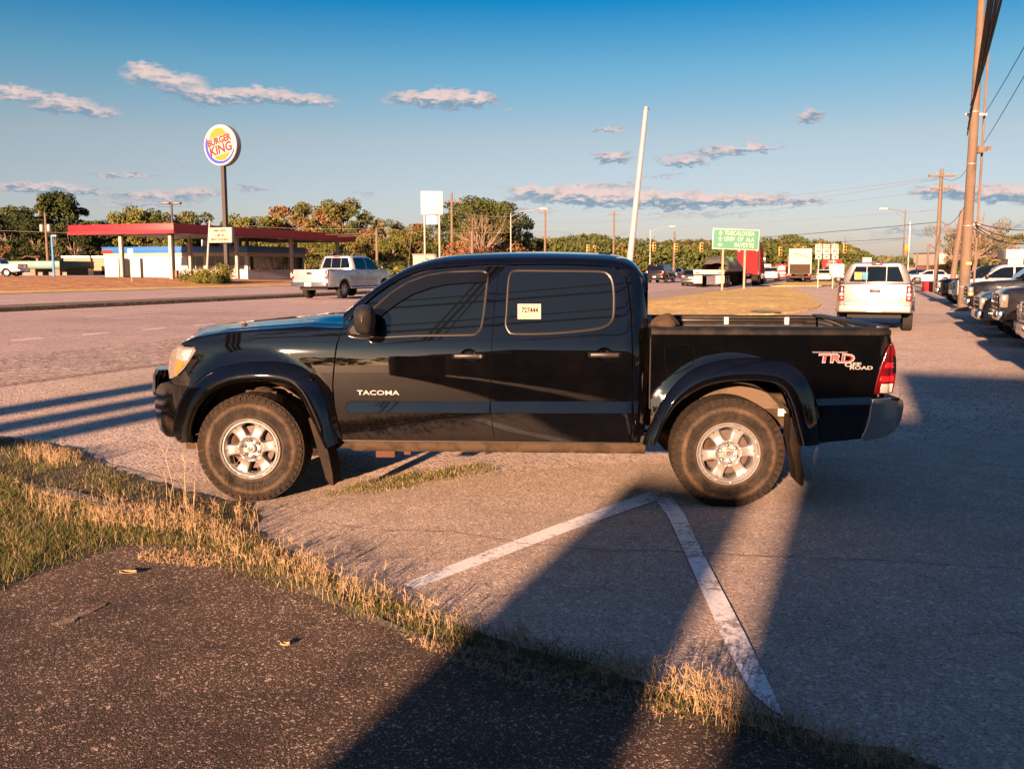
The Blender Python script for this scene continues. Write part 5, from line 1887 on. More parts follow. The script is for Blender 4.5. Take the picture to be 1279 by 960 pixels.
    # bed
    if kind in ('pickup', 'bigpickup'):
        mb = MB(); y_ = yf((cabr + xr_) / 2, bedz)
        mb.box(xr_ + .10, cabr - .06, -y_ + .09, y_ - .09, bedz - .01, bedz + .003); mb.build('bed_dark_slab', M['dark'], root)  # dark slab on the closed bed top stands in for its shaded inside
        mb = MB(); mb.box(xr_ + .02, cabr - .03, y_ - .085, y_ - .01, bedz - .004, bedz + .015, b=.006); mb.build('bed_rail', M['black_trim'], root)
        mb = MB(); mb.box(xr_ + .02, cabr - .03, -y_ + .01, -y_ + .085, bedz - .004, bedz + .015, b=.006); mb.build('bed_rail', M['black_trim'], root)
        mb = MB(); yt = yf(xr_ + .1, 1.0) - .13; mb.box(xr_ - .012, xr_ + .05, -yt, yt, belt - .50, bedz + .012, b=.012); tg = mb.build('tailgate', P, root)
        mb = MB(); mb.box(xr_ - .022, xr_ - .010, -.13, .13, bedz - .20, bedz - .11, b=.004); mb.build('tailgate_handle', M['black_trim'], tg)
        mb = MB(); mb.box(xr_ - .024, xr_ - .018, -yt + .06, yt - .06, belt - .46, belt - .43); mb.build('tailgate_crease', P, tg)
        mb = MB(); mb.box(cabr + .05, cabr + .12, -.14, .14, Hh - .07, Hh - .035, b=.005); mb.build('brake_light', M['lamp_red_bright'], root)
        mb = MB(); mb.box(xr_ - .16, xr_ + .02, -hw + .10, hw - .10, zb + .04, zb + .22, b=.04)
        bmr = mb.build('rear_bumper', P if kind == 'pickup' else M['chrome'], root)
        mb = MB(); mb.box(xr_ - .175, xr_ - .155, -.17, .17, zb + .05, zb + .20, b=.004); mb.build('licence_plate', M['plate'], bmr)
        # two dark pillars splitting the rear window
        for s_ in (-.25, .25):
            (x0_, z0_), (x1_, z1_) = gh[-1], gh[-2]
            mb = MB(); mb.tube([(x0_ - .012, s_, z0_ + .04), (x1_ - .012, s_, z1_ - .02)], .014, 6); mb.build('window_divider', P, rw)
        lx = .11
        for s_ in (-1, 1):
            y2 = yf(xr_ + .06, 1.0)
            mb = MB(); a, b_ = sorted((s_ * (y2 + .004), s_ * (y2 - .13))); mb.box(xr_ - .008, xr_ + .12, a, b_, belt - .38, bedz - .03, b=.018); tl_ = mb.build('tail_lamp', M['lamp_red'], root)
            mb = MB(); mb.box(xr_ - .012, xr_ + .08, a + .02, b_ - .02, belt - .25, belt - .17, b=.004); mb.build('reversing_lamp', M['lamp_white'], tl_)
            mb = MB(); mb.box(xr_ - .013, xr_ + .08, a + .02, b_ - .02, belt - .36, belt - .28, b=.004); mb.build('lamp_reflector', M['lamp_red_bright'], tl_)
    else:
        for s_ in (-1, 1):
            y2 = yf(xr_ + .06, belt - .15)
            mb = MB(); a, b_ = sorted((s_ * (y2 + .004), s_ * (y2 - (.14 if kind != 'sedan' else .34))))
            z1_ = belt - .02 if kind == 'sedan' else belt + .05
            mb.box(xr_ - .02, xr_ + .12, a, b_, belt - (.20 if kind == 'sedan' else .36), z1_, b=.02); mb.build('tail_lamp', M['lamp_red_bright'], root)
        mb = MB(); mb.box(xr_ - .05, xr_ + .05, -hw + .12, hw - .12, zb + .05, zb + .27, b=.04); bmr = mb.build('rear_bumper', P, root)
        mb = MB(); zz = zb + (.12 if kind != 'sedan' else .40); mb.box(xr_ - .066, xr_ - .045, -.16, .16, zz, zz + .13, b=.004); mb.build('licence_plate', M['plate'], bmr)
        mb = MB(); mb.box(gh[-2][0] - .03, gh[-2][0] + .02, -.15, .15, gh[-2][1] - .05, gh[-2][1] - .02, b=.004); mb.build('brake_light', M['lamp_red_bright'], root)
    # front
    mb = MB(); mb.box(xf - .10, xf + .05, -hw + .14, hw - .14, zb + .02, zb + .24, b=.045); fb = mb.build('front_bumper', M['chrome'] if chrome_grille and kind != 'sedan' else P, root)
    gz0, gz1 = belt - .52, belt - .20
    if kind == 'sedan': gz0, gz1 = zb + .26, belt - .26
    mb = MB(); mb.box(xf - .08, xf + .022, -hw * .50, hw * .50, gz0, gz1, b=.02); gr = mb.build('grille', M['black_trim'], root)
    if chrome_grille:
        mb = MB()
        for k in range(3):
            z = gz0 + (gz1 - gz0) * (.15 + .35 * k); mb.box(xf - .02, xf + .034, -hw * .49, hw * .49, z - .016, z + .016, b=.006)
        mb.build('grille_bars', M['chrome'], gr)
    for s_ in (-1, 1):
        a, b_ = sorted((s_ * hw * .53, s_ * hw * .86))
        mb = MB(); mb.box(xf - .16, xf + .008, a, b_, gz0 + .06, gz1 + .02, b=.03); hl = mb.build('headlight', M['lamp_clear'], root)
        if 'marker' in label:
            c, d = sorted((s_ * hw * .80, s_ * hw * .885)); mb = MB(); mb.box(xf - .14, xf - .012, c, d, gz0 + .08, gz0 + .17, b=.01); mb.build('turn_signal', M['orange'], hl)
        # mirror
        my = yg(gh[0][0] - .3, belt) + .02
        mb = MB(); a, b_ = sorted((s_ * my, s_ * (my + .24))); c, d = sorted((s_ * (my + .07), s_ * (my + .25)))
        mb.box(gh[0][0] - .30, gh[0][0] - .25, a, b_, belt + .02, belt + .05); mb.box(gh[0][0] - .34, gh[0][0] - .20, c, d, belt + .02, belt + .20, b=.035)
        mb.build('wing_mirror', M['black_trim'] if kind != 'sedan' else P, root)
        if detail:
            for (a, b_) in spans[:2]:
                x = b_ + .10; y2 = yf(x, belt - .13)
                mb = MB(); c, d = sorted((s_ * (y2 - .01), s_ * (y2 + .035))); mb.box(x - .02, x + .17, c, d, belt - .15, belt - .12, b=.008); mb.build('door_handle', M['black_trim'] if paint != 'silver' else P, root)
                mb = MB(); xs = b_ - .03
                pts = [(xs, s_ * (yf(xs, z) + .0015), z) for z in np.linspace(zb + .10, belt, 8)]
                mb.tube(pts, .004, 4); mb.build('door_seam', M['dark'], root)
    # running board
    if kind in ('pickup', 'bigpickup', 'suv'):
        for s_ in (-1, 1):
            a, b_ = sorted((s_ * (hw - .16), s_ * (hw + (.03 if kind == 'bigpickup' else -.06))))
            mb = MB(); mb.box(rx + ar + .05, fx - ar - .05, a, b_, zb - .06, zb - .01, b=.02); mb.build('running_board', M['chrome'] if kind == 'bigpickup' else M['black_trim'], root)
    # wheels, wells and underside
    mb = MB(); mb.box(xr_ + .3, xf - .25, -hw + .30, hw - .30, zb - .12, zb + .25); mb.build('underbody', M['dark'], root)
    mb = MB(); mb.box(fx - ar, fx + ar, -hw + .12, hw - .12, zb, WR + ar - .03); mb.build('wheel_well', M['dark'], root)
    mb = MB(); mb.box(rx - ar, rx + ar, -hw + .12, hw - .12, zb, WR + ar - .03); mb.build('wheel_well', M['dark'], root)
    proto = empty('wheel'); proto.parent = root
    mb = MB(); mb.lathe([(.2 * wr / .36, .03), (wr - .05, .0), (wr - .012, .015), (wr, .05), (wr, .19), (wr - .012, .225), (wr - .05, .24), (.2, .24)], 36); mb.build('tyre', M['tyre_far'], proto, angle=40)
    rr = wr * .62
    mb = MB(); mb.lathe([(rr + .01, .028), (rr + .005, .018), (rr - .015, .03), (rr - .03, .07), (.05, .075), (.001, .075)], 36)
    for k in range(6):
        a = k * math.pi / 3; Mx = Matrix.Rotation(a, 4, 'Y'); mb.box(.02, rr - .01, .03, .062, -.035, .035, M=Mx, b=.008)
    mb.lathe([(.06, .05), (.055, .022), (.001, .02)], 16)
    mb.build('rim', M['rim_far'] if paint != 'black' or detail else M['grey'] if False else M['rim_far'], proto, angle=40)
    proto.location = (fx, -hw + .02, wr)
    for x, y, rz in ((rx, -hw + .02, 0), (fx, hw - .02, math.pi), (rx, hw - .02, math.pi)):
        c = copy_tree(proto, root); c.location = (x, y, wr); c.rotation_euler = (0, 0, rz)
    if rack:
        mb = MB()
        for s_ in (-1, 1):
            mb.tube([(cabf - .7, s_ * wr_ * .85, Hh + .10), (cabr + .4, s_ * wr_ * .85, Hh + .10)], .022, 6)
            for x in np.linspace(cabf - .7, cabr + .4, 4): mb.tube([(x, s_ * wr_ * .85, Hh - .03), (x, s_ * wr_ * .85, Hh + .10)], .016, 6)
        for x in np.linspace(cabf - .7, cabr + .4, 6): mb.tube([(x, -wr_ * .85, Hh + .11), (x, wr_ * .85, Hh + .11)], .016, 6)
        mb.build('roof_rack', M['black_trim'], root)
    root['_len'] = L
    del root['_len']
    return root


def put(root, x, y, heading, z=None):
    """heading: direction of the front, measured from +Y towards +X in radians"""
    root.location = (x, y, H(x, y) + (.02 if z is None else z)); root.rotation_euler = (0, 0, math.pi / 2 - heading)
    return root


def putrear(root, px, py, Y, L, heading, z=None):
    pass


# silver pickup waiting behind, seen from the rear
v = vehicle('pickup_truck', 'pickup', 'silver', 'silver pickup seen from behind on the right, with papers in its rear window', 'pickup truck')
c = W(1091, 400, 23.3)
put(v, c.x + math.sin(PHI) * 2.75, 23.3 + math.cos(PHI) * 2.75, PHI, .0)
# papers in the rear window
M['paper_yellow'] = pmat('yellow_paper', (.40, .25, .08), .7); M['paper_blue'] = pmat('blue_paper', (.05, .26, .42), .7)
for y0_, mt, nm in ((.52, M['paper_yellow'], 'yellow'), (.36, M['paper_blue'], 'blue')):
    mb = MB(); mb.box(-2.645 + 1.965 - .28, -2.645 + 1.97 - .28, 0, .01, 0, .01)
gx = None
for o in v.children:
    if o.name.startswith('rear_window'): gx = o
if gx:
    xs = [q.co for q in gx.data.vertices]; x0_ = min(q.x for q in xs); x1_ = max(q.x for q in xs); z0_ = min(q.z for q in xs); z1_ = max(q.z for q in xs)
    xat = lambda z: min(q.x for q in xs) + (z - z0_) / (z1_ - z0_) * (x1_ - x0_)
    for y0_, w_, mt in ((.36, .20, M['paper_yellow']), (.22, .13, M['paper_blue'])):
        mb = MB(); za, zb_ = z0_ + .05, z0_ + .25
        mb.extr([(xat(za) - .006, y0_, za), (xat(za) - .006, y0_ + w_, za), (xat(zb_) - .006, y0_ + w_, zb_), (xat(zb_) - .006, y0_, zb_)], (.003, 0, 0)); mb.build('window_paper', mt, gx)

# silver pickup crossing on the road, upper left
v = vehicle('pickup_truck', 'bigpickup', 'silver_cool', 'silver pickup with chrome bumper and step bar driving away on the road at left', 'pickup truck')
yaw_f = R(21)
c = W(388, 366, 41.0)
put(v, c.x + math.sin(yaw_f) * 2.9 * 1.0, 41.0 + math.cos(yaw_f) * 2.9, yaw_f, .06)
# white pickup at the far left edge
v = vehicle('pickup_truck', 'pickup', 'white', 'white pickup cut by the left edge, parked above the brown lawn', 'pickup truck', detail=0)
c = W(0, 340, 92); put(v, c.x - .3, 92, R(-88), .04)

# traffic on the road, seen from behind
CARS = [('suv', 'black', 820, 90, 'dark hatchback-shaped SUV at the left of the queue, beside the leaning white pole', 'SUV', 'cars queueing on the road'),
        ('sedan', 'grey', 861, 80, 'dark saloon with silver bumper behind the loaded flatbed trailer', 'car', 'cars queueing on the road'),
        ('sedan', 'bluegrey', 841, 128, 'small dark car half hidden between the black SUV and the grey saloon', 'car', 'cars queueing on the road'),
        ('suv', 'silver', 961, 112, 'pale silver SUV just right of the red truck cab', 'SUV', 'cars queueing on the road'),
        ('van', 'red', 975, 122, 'red minivan standing between the pale SUV and the dark car', 'minivan', 'cars queueing on the road'),
        ('sedan', 'navy', 990, 110, 'dark blue car in front of the white box truck', 'car', 'cars queueing on the road'),
        ('sedan', 'white', 1027, 112, 'white car right of the box truck, left of the white van', 'car', 'cars queueing on the road'),
        ('van', 'white', 1043, 118, 'white van under the route number signs', 'van', 'cars queueing on the road'),
        ('van', 'cream', 955, 160, 'cream van far ahead, only its roof showing over the queue', 'van', 'cars queueing on the road'),
        ('suv', 'grey', 1003, 150, 'grey SUV far ahead of the box truck', 'SUV', 'cars queueing on the road')]
for kind, pt, px, Y, lab, cat, grp in CARS:
    v = vehicle({'SUV': 'suv', 'car': 'saloon_car', 'minivan': 'minivan', 'van': 'van'}[cat], kind, pt, lab, cat, grp, detail=0)
    c = W(px, 350, Y); put(v, c.x + math.sin(PHI) * 2, Y + math.cos(PHI) * 2, PHI + R(-4 if px > 830 else 3))
# cars on the far right horizon
for i, (kind, pt, px, Y, hd, lab, cat) in enumerate((('sedan', 'white', 1163, 96, -70, 'white car parked side-on behind the red and white barriers', 'car'),
        ('sedan', 'navy', 1143, 112, -70, 'dark blue car parked left of the white one on the horizon', 'car'), ('sedan', 'red', 1150, 165, 20, 'red car far off behind the parked white one', 'car'))):
    v = vehicle('saloon_car', kind, pt, lab, cat, 'cars parked far off on the right', detail=0); c = W(px, 345, Y); put(v, c.x, Y, R(hd))

# ---------------- the dealer's row on the right
ROW = [('bigpickup', 'black', 22.3, 2.15, 'black pickup with chrome grille, nearest of the row at the right edge'), ('suv', 'bluegrey', 25.1, 2.0, 'blue-grey SUV second in the right-hand row, next to the nearest black pickup'),
       ('suv', 'grey', 27.9, 2.35, 'dark grey SUV in the right-hand row, between the blue-grey SUV and a black pickup'), ('bigpickup', 'black', 30.8, 2.15, 'black pickup with orange marker lamp, fourth in the right-hand row'),
       ('suv', 'navy', 33.6, 2.5, 'dark blue SUV in the row right beside the thick tan pole'), ('suv', 'white', 37.4, 4.4, 'boxy white SUV with a black roof rack behind the dark row'),
       ('pickup', 'white', 45.0, 2.5, 'white pickup with muddy bumper, standing left of the thick tan pole'), ('pickup', 'black', 48.2, 2.1, 'dark pickup at the far end of the row, left of the white one'),
       ('suv', 'silver', 19.3, 2.3, 'silver SUV beyond the right edge'), ('bigpickup', 'grey', 16.2, 2.0, 'grey pickup beyond the right edge'), ('suv', 'black', 13.2, 2.2, 'black SUV beyond the right edge')]
NM = {'bigpickup': 'pickup_truck', 'pickup': 'pickup_truck', 'suv': 'SUV'}
half = {'bigpickup': 2.95, 'pickup': 2.65, 'suv': 2.38}
for kind, pt, s_, m_, lab in ROW:
    v = vehicle(NM[kind].lower(), kind, pt, lab, 'pickup truck' if 'pickup' in kind else 'SUV', 'vehicles lined up at the right edge', detail=1, rack='rack' in lab)
    p = road(s_, m_ + half[kind]); put(v, p.x, p.y, PHI - math.pi / 2, 0)
# pale push bar of the second car
# ---------------- lorries
M['lorry_red'] = pmat('lorry_red_paint', (.16, .004, .007), .65, spec=.1)
M['box_white'] = pmat('box_body_white', (.22, .19, .165), .5, var=.15, vscale=2, dirt=(.2, .15, .11), dscale=1.5, damt=.3)
M['box_grey'] = pmat('box_side_grey', (.30, .28, .29), .5, var=.15, vscale=2)
M['tarp'] = pmat('dark_tarpaulin', (.035, .032, .030), .6, var=.5, vscale=5, bump=1.0, bscale=6, dirt=(.09, .08, .07), dscale=3, damt=.5)
M['green_tarp'] = pmat('green_tarpaulin', (.06, .16, .05), .6, bump=.8, bscale=8)
M['wood_deck'] = pmat('trailer_deck', (.20, .13, .09), .8, var=.4, vscale=8)


def lorry_wheel(parent, x, y, z=.5, flip=False):
    wl = empty('wheel'); wl.parent = parent; wl.location = (x, y, z); wl.rotation_euler = (0, 0, math.pi if flip else 0)
    mb = MB(); mb.lathe([(.28, .05), (.45, .0), (.50, .04), (.50, .52), (.45, .56), (.28, .5)], 28); mb.build('tyre', M['tyre_far'], wl, angle=40)
    mb = MB(); mb.lathe([(.28, .05), (.24, .16), (.12, .16), (.11, .04), (.001, .03)], 24); mb.build('rim', M['rim_far'], wl, angle=40)
    return wl


def semi():
    r_ = empty('flatbed_trailer', label='flatbed trailer loaded with a dark tarpaulin bale, coupled behind the red lorry cab', cat='trailer')
    mb = MB(); mb.box(-7, 6.5, -1.25, 1.25, 1.30, 1.46, b=.02); mb.build('deck', M['wood_deck'], r_)
    for y in (-.45, .40):
        mb = MB(); mb.box(-6.8, 5.5, y - .06, y + .06, .95, 1.30); mb.build('beam', M['frame_steel'], r_)
    mb = MB(); mb.box(-7.03, -6.95, -1.25, 1.25, 1.10, 1.46); mb.build('rear_sill', M['box_white'], r_)
    for y in (-.9, .9):
        mb = MB(); mb.box(-7.05, -7.0, y - .15, y + .15, 1.15, 1.25); mb.build('tail_lamp', M['lamp_red_bright'], r_)
    for x in (-5.6, -4.4):
        lorry_wheel(r_, x, -1.27); lorry_wheel(r_, x, 1.27, flip=True)
    for y in (-.9, .9):
        mb = MB(); mb.box(-6.9, -6.7, y - .35, y + .35, .35, 1.0); mb.build('mud_flap', M['box_white'], r_)
    mb = MB(); mb.box(3.2, 3.5, -.8, .8, .3, 1.0); mb.build('landing_leg', M['frame_steel'], r_)
    p = road(84, -13.7)
    r_.location = (p.x, p.y, H(p.x, p.y) + .02); r_.rotation_euler = (0, 0, math.pi / 2 - PHI)
    ld = empty('tarpaulin_bale', label='lumpy dark tarpaulin bale with a green patch lying on the flatbed trailer', cat='load')
    ld.location = r_.location; ld.rotation_euler = r_.rotation_euler
    mb = MB(); rr = random.Random(4)
    rows = []
    for x in np.linspace(-4.2, 4.6, 36):
        hh = .95 + .2 * math.sin(x * 1.3) + .12 * math.sin(x * 4.1); e = min(1, (4.7 - x) / .8, (x + 4.3) / .8)
        hh *= max(.2, e) ** .5
        row = []
        for t in np.linspace(0, math.pi, 20):
            k = 1 + .06 * math.sin(7 * t + x * 2) + rr.uniform(-.05, .05)
            row.append((x, -1.18 * math.cos(t) * (.97 if True else 1), 1.46 + hh * k * max(0, math.sin(t)) ** .55))
        rows.append(row)
    mb.loft(rows); mb.build('tarpaulin', M['tarp'], ld, angle=25)
    mb = MB(); mb.loft([[(x, y * .6 - .4, z + .03) for x, y, z in r2[5:12]] for r2 in rows[10:20]]); mb.build('green_sheet', M['green_tarp'], ld)
    # tractor
    t_ = empty('lorry_cab', label='tall red sleeper lorry cab pulling the flatbed trailer', cat='lorry')
    p = road(84 + 9.3, -12.7); t_.location = (p.x, p.y, H(p.x, p.y) + .02); t_.rotation_euler = (0, 0, math.pi / 2 - PHI)
    mb = MB(); prism(mb, resample([(-1.0, 1.0), (-1.0, 3.6), (-.85, 4.0), (-.3, 4.1), (.7, 3.75), (1.5, 2.9), (1.7, 2.1), (3.3, 1.85), (3.5, 1.0), (3.4, .55), (.2, .55), (.2, 1.0)], .4), lambda x, z: 1.2 - .12 * sm(2.8, 4.1, z) - .10 * sm(1.5, 3.5, x), b=.10, step=.3); mb.build('cab', M['lorry_red'], t_, angle=50)
    mb = MB(); mb.box(-3.2, .3, -.5, .5, .85, 1.1); mb.build('chassis', M['dark'], t_)
    for x in (-2.6, -1.35):
        lorry_wheel(t_, x, -1.22); lorry_wheel(t_, x, 1.22, flip=True)
    lorry_wheel(t_, 2.6, -1.18); lorry_wheel(t_, 2.6, 1.18, flip=True)
    for y in (-1.05, 1.05):
        mb = MB(); mb.tube([(-1.2, y, 1.0), (-1.2, y, 4.0), (-1.3, y, 4.2)], .075, 10); mb.build('exhaust_stack', M['chrome'], t_)
        mb = MB(); mb.box(1.55, 1.65, y * 1.18 - .1, y * 1.18 + .1, 2.1, 2.7, b=.02); mb.build('wing_mirror', M['chrome'], t_)
        mb = MB(); mb.box(-1.03, -.99, y * .8 - .06, y * .8 + .06, 3.2, 3.5); mb.build('marker_lamp', M['lamp_white'], t_)
        mb = MB(); mb.lathe([(.001, -.5), (.33, -.5), (.33, .5), (.001, .5)], 20, 'z'); mb.v = [(z_ + .3, x_ * .0 + y_ + y, x_ + .85) for x_, y_, z_ in mb.v]; mb.build('fuel_tank', M['chrome'], t_)
    mb = MB(); mb.box(1.0, 1.5, -1.215, 1.215, 2.2, 2.8, b=.03); mb.build('side_window', M['glass'], t_)


semi()


def box_truck():
    r_ = empty('box_truck', label='white box lorry with a faded mural on its grey side, in the traffic queue', cat='lorry')
    mb = MB(); mb.box(-3.6, 2.6, -1.22, 1.22, 1.0, 3.75, b=.03); bx_ = mb.build('cargo_box', M['box_grey'], r_)
    mb = MB(); mb.box(-3.64, -3.60, -1.20, 1.20, 1.0, 3.73); dr = mb.build('rear_door', M['box_white'], r_)
    mb = MB(); mb.box(-3.68, -3.62, -1.1, 1.1, 1.02, 2.05); mb.build('lift_gate', M['frame_steel'], dr)
    M['faded_red'] = pmat('faded_red_script', (.30, .10, .08), .7)
    mb = MB(); text_on(mb, 'Dana', .75, (-3.655, 0, 3.0), (0, -1, 0), (0, 0, 1), shear=.25); mb.build('lettering', M['faded_red'], dr, smooth=False)
    M['mural'] = pmat('mural_brown', (.13, .08, .08), .7)
    mb = MB()
    for k in range(4):
        x0_ = -2.6 + k * .75
        mb.tube([(x0_, -1.225, 3.2 - .3 * (k % 2)), (x0_ + .1, -1.225, 2.2), (x0_ + .45, -1.225, 1.6 + .15 * k), (x0_ + .7, -1.225, 2.3), (x0_ + .75, -1.225, 3.0)], .05, 5)
    mb.build('mural_figure', M['mural'], bx_)
    mb = MB(); mb.box(2.7, 4.4, -1.05, 1.05, .7, 2.5, b=.15); mb.build('cab', M['box_white'], r_)
    mb = MB(); mb.box(-3.4, 4.0, -.5, .5, .7, 1.0); mb.build('chassis', M['dark'], r_)
    mb = MB(); mb.box(-3.75, -3.55, -1.15, 1.15, .55, .7, b=.02); mb.build('rear_bumper', M['rust'], r_)
    for y in (-1.0, 1.0):
        mb = MB(); mb.box(-3.7, -3.62, y - .1, y + .1, .8, .95); mb.build('tail_lamp', M['lamp_red_bright'], r_)
    for x in (-2.2, 3.1):
        lorry_wheel(r_, x, -1.2, .5); lorry_wheel(r_, x, 1.2, .5, flip=True)
    c = W(996, 340, 104); r_.location = (c.x + 1.2, 104 + 3.3, H(c.x, 107) + .02); r_.rotation_euler = (0, 0, math.pi / 2 - PHI + R(6))


box_truck()

# ================================================================== BUILDINGS, SIGNS, POLES
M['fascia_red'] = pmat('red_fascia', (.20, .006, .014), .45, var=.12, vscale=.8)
M['fascia_red_shaded'] = pmat('shaded_red_fascia', (.14, .006, .012), .45)  # darker copy of the red: shade painted in on sides away from the sun
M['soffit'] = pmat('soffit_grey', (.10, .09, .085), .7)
M['col_white'] = pmat('column_white', (.24, .22, .205), .5, dirt=(.2, .16, .12), dscale=1.5, damt=.3)
M['wall_white'] = pmat('white_wall', (.34, .345, .37), .8, var=.08, vscale=1.2, dirt=(.25, .2, .16), dscale=.8, damt=.2)
M['fascia_blue'] = pmat('blue_fascia', (.008, .075, .25), .5, var=.15, vscale=1)
M['fascia_cream'] = pmat('cream_band', (.27, .22, .165), .7)
M['win_dark'] = pmat('shop_window', (.012, .012, .012), .08, coat=.6)
M['teal'] = pmat('teal_metal_roof', (.008, .075, .06), .5)
M['brick_tan'] = pmat('tan_brick', (.20, .13, .085), .85, var=.3, vscale=3)
M['brick_red'] = pmat('red_brick', (.22, .09, .06), .85, var=.3, vscale=3)
M['pole_dark'] = pmat('dark_pole', (.022, .018, .015), .5)
M['pole_wood'] = pmat('weathered_wood', (.085, .062, .048), .85, var=.35, vscale=4, dirt=(.10, .07, .05), dscale=3, damt=.4)
M['pole_conc'] = pmat('tan_pole', (.060, .044, .034), .8, var=.2, vscale=2.5, dirt=(.13, .09, .06), dscale=1.2, damt=.5, bump=.2, bscale=30)
M['pole_white'] = pmat('pale_pole', (.20, .185, .17), .5)
M['pole_blue'] = pmat('blue_pole', (.03, .12, .26), .5)
M['sign_white'] = pmat('sign_white', (.30, .27, .24), .5, var=.05)
M['sign_face'] = pmat('sign_face_white', (.24, .235, .23), .4)
M['sign_rim'] = pmat('sign_rim_grey', (.16, .17, .20), .4)
M['bun'] = pmat('sign_yellow', (.22, .115, .012), .4)
M['bk_red'] = pmat('sign_red', (.20, .006, .008), .4)
M['bk_blue'] = pmat('sign_blue', (.01, .03, .25), .4)
M['road_green'] = pmat('road_sign_green', (.003, .10, .06), .45)
M['sign_back'] = pmat('sign_aluminium', (.25, .24, .22), .4, metal=.6)
M['tl_yellow'] = pmat('signal_yellow', (.32, .16, .01), .5)
M['wire'] = pmat('black_wire', (.012, .011, .010), .7)
M['wire_pale'] = pmat('pale_wire', (.16, .13, .11), .6)
M['glow'] = pmat('lamp_glow', (.5, .45, .4), .4)
RZ = math.pi / 2 - PHI       # object x axis along the road, y axis towards -m


def at_road(name, s_, m_, label, cat, group=None, z=None, drz=0.0):
    p = road(s_, m_)
    e = empty(name, (p.x, p.y, H(p.x, p.y) if z is None else z), RZ + drz, label, cat, group)
    return e


def sm_of(v):
    return v.x * SPH + v.y * CP, v.x * CP - v.y * SPH


def part(par, name, mat, *a, b=0.0, **kw):
    mb = MB(); mb.box(*a, b=b); return mb.build(name, mat, par, **kw)


# ---- filling station canopy (local x along the road, local y to the left)
c = W(217, 300, 80.0); s0, m0 = sm_of(c)
cn = at_road('station_canopy', s0, m0, 'long flat red canopy of the filling station on white columns', 'canopy')
zb_, zt_ = 3.95, 4.80
part(cn, 'fascia', M['fascia_red'], -.06, 0.0, -.06, 11.9, zb_, zt_, b=.02)
part(cn, 'fascia', M['fascia_red'], .0, 29.0, -.06, .0, zb_ - .002, zt_ - .002)
part(cn, 'fascia', M['fascia_red_shaded'], 28.9, 29.0, 0, 11.8, zb_, zt_)
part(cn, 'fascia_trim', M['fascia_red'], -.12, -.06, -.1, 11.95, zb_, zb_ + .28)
part(cn, 'fascia_trim', M['fascia_red_shaded'], 0.0, 29.0, -.12, -.06, zb_, zb_ + .24)
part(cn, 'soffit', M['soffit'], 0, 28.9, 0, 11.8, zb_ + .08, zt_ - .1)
for i in range(4):
    for j in (1.2, 6.8):
        part(cn, 'column', M['col_white'], .8 + i * 8.8, 1.15 + i * 8.8, j - .15, j + .15, 0, zb_ + .08, b=.03)
        part(cn, 'canopy_lamp', M['glow'], 2.7 + i * 7, 3.3 + i * 7, j - .3, j + .3, zb_ + .02, zb_ + .09)
# ---- shop building
c = W(309, 330, 95.0); s1, m1 = sm_of(c)
bl = at_road('shop_building', s1, m1, 'low white shop building with a blue roof band behind the red canopy', 'building')
part(bl, 'wall', M['wall_white'], 0, 10, 0, 19, 0, 2.45)
part(bl, 'roof_band', M['fascia_blue'], -.15, 10.15, -.15, 19.15, 2.75, 3.42, b=.02)
part(bl, 'band_end', M['fascia_red'], -.17, .5, 17.6, 19.17, 2.74, 3.1)
part(bl, 'cream_band', M['fascia_cream'], -.06, 10.06, -.06, 19.06, 2.40, 2.75)
for y0_, y1_ in ((.3, 5.2), (5.5, 7.6)):
    n_ = int((y1_ - y0_) / 1.0)
    wn_ = part(bl, 'window', M['win_dark'], -.03, .02, y0_, y1_, 1.05, 2.38)
    for k in range(n_ + 1): part(wn_, 'mullion', M['fascia_cream'], -.05, -.02, y0_ + (y1_ - y0_) * k / n_ - .04, y0_ + (y1_ - y0_) * k / n_ + .04, 1.05, 2.38)
wn_ = part(bl, 'window', M['win_dark'], .3, 9.7, -.03, .02, 1.0, 2.35)
for k in range(8): part(wn_, 'mullion', M['fascia_cream'], .3 + k * 1.33, .38 + k * 1.33, -.05, -.02, 1.0, 2.35)
part(bl, 'door', M['win_dark'], -.04, .02, 15.4, 17.0, .05, 2.2)
part(bl, 'door', M['win_dark'], -.04, .02, 13.6, 14.0, .05, 2.2)
part(bl, 'roof', M['soffit'], .2, 9.8, .2, 18.8, 3.0, 3.3)
for y_, w_ in ((4.2, 1.6), (7.2, 1.1)):
    part(bl, 'roof_unit', M['box_grey'], 3, 4.6, y_, y_ + w_, 3.3, 4.2, b=.05)
# ---- far left buildings
tb = empty('drive_in_building', label='low building with a teal metal fascia at far left', cat='building')
c = W(10, 330, 112); c2 = W(83, 330, 112); tb.location = (c.x, 112, H(c.x, 112)); tb.rotation_euler = (0, 0, R(-3))
wdt = c2.x - c.x
part(tb, 'roof_fascia', M['teal'], -1, wdt, -1.2, 7, 1.15, 2.05, b=.03); part(tb, 'wall', M['pole_dark'], 0, wdt - .3, 1, 6, -.6, 1.15); part(tb, 'sign_lettering', M['fascia_cream'], 1.0, 3.6, -1.25, -1.2, 1.72, 1.85)
for x in (.2, wdt * .5, wdt - .5): part(tb, 'brick_column', M['brick_red'], x - .3, x + .3, -.9, -.3, -.6, 1.15)
tb2 = empty('brick_building', label='tan brick building in the shade left of the white shop', cat='building')
c = W(80, 335, 125); tb2.location = (c.x, 125, H(c.x, 125)); tb2.rotation_euler = (0, 0, R(-4))
part(tb2, 'wall', M['brick_tan'], 0, 8.5, 0, 7, -.5, 2.7); part(tb2, 'roof_edge', M['sign_back'], -.2, 8.7, -.2, 7.2, 2.7, 2.95)
for x in (.6, 3.2, 5.2): part(tb2, 'door', M['win_dark'], x, x + .9, -.03, .03, -.4, 1.6)
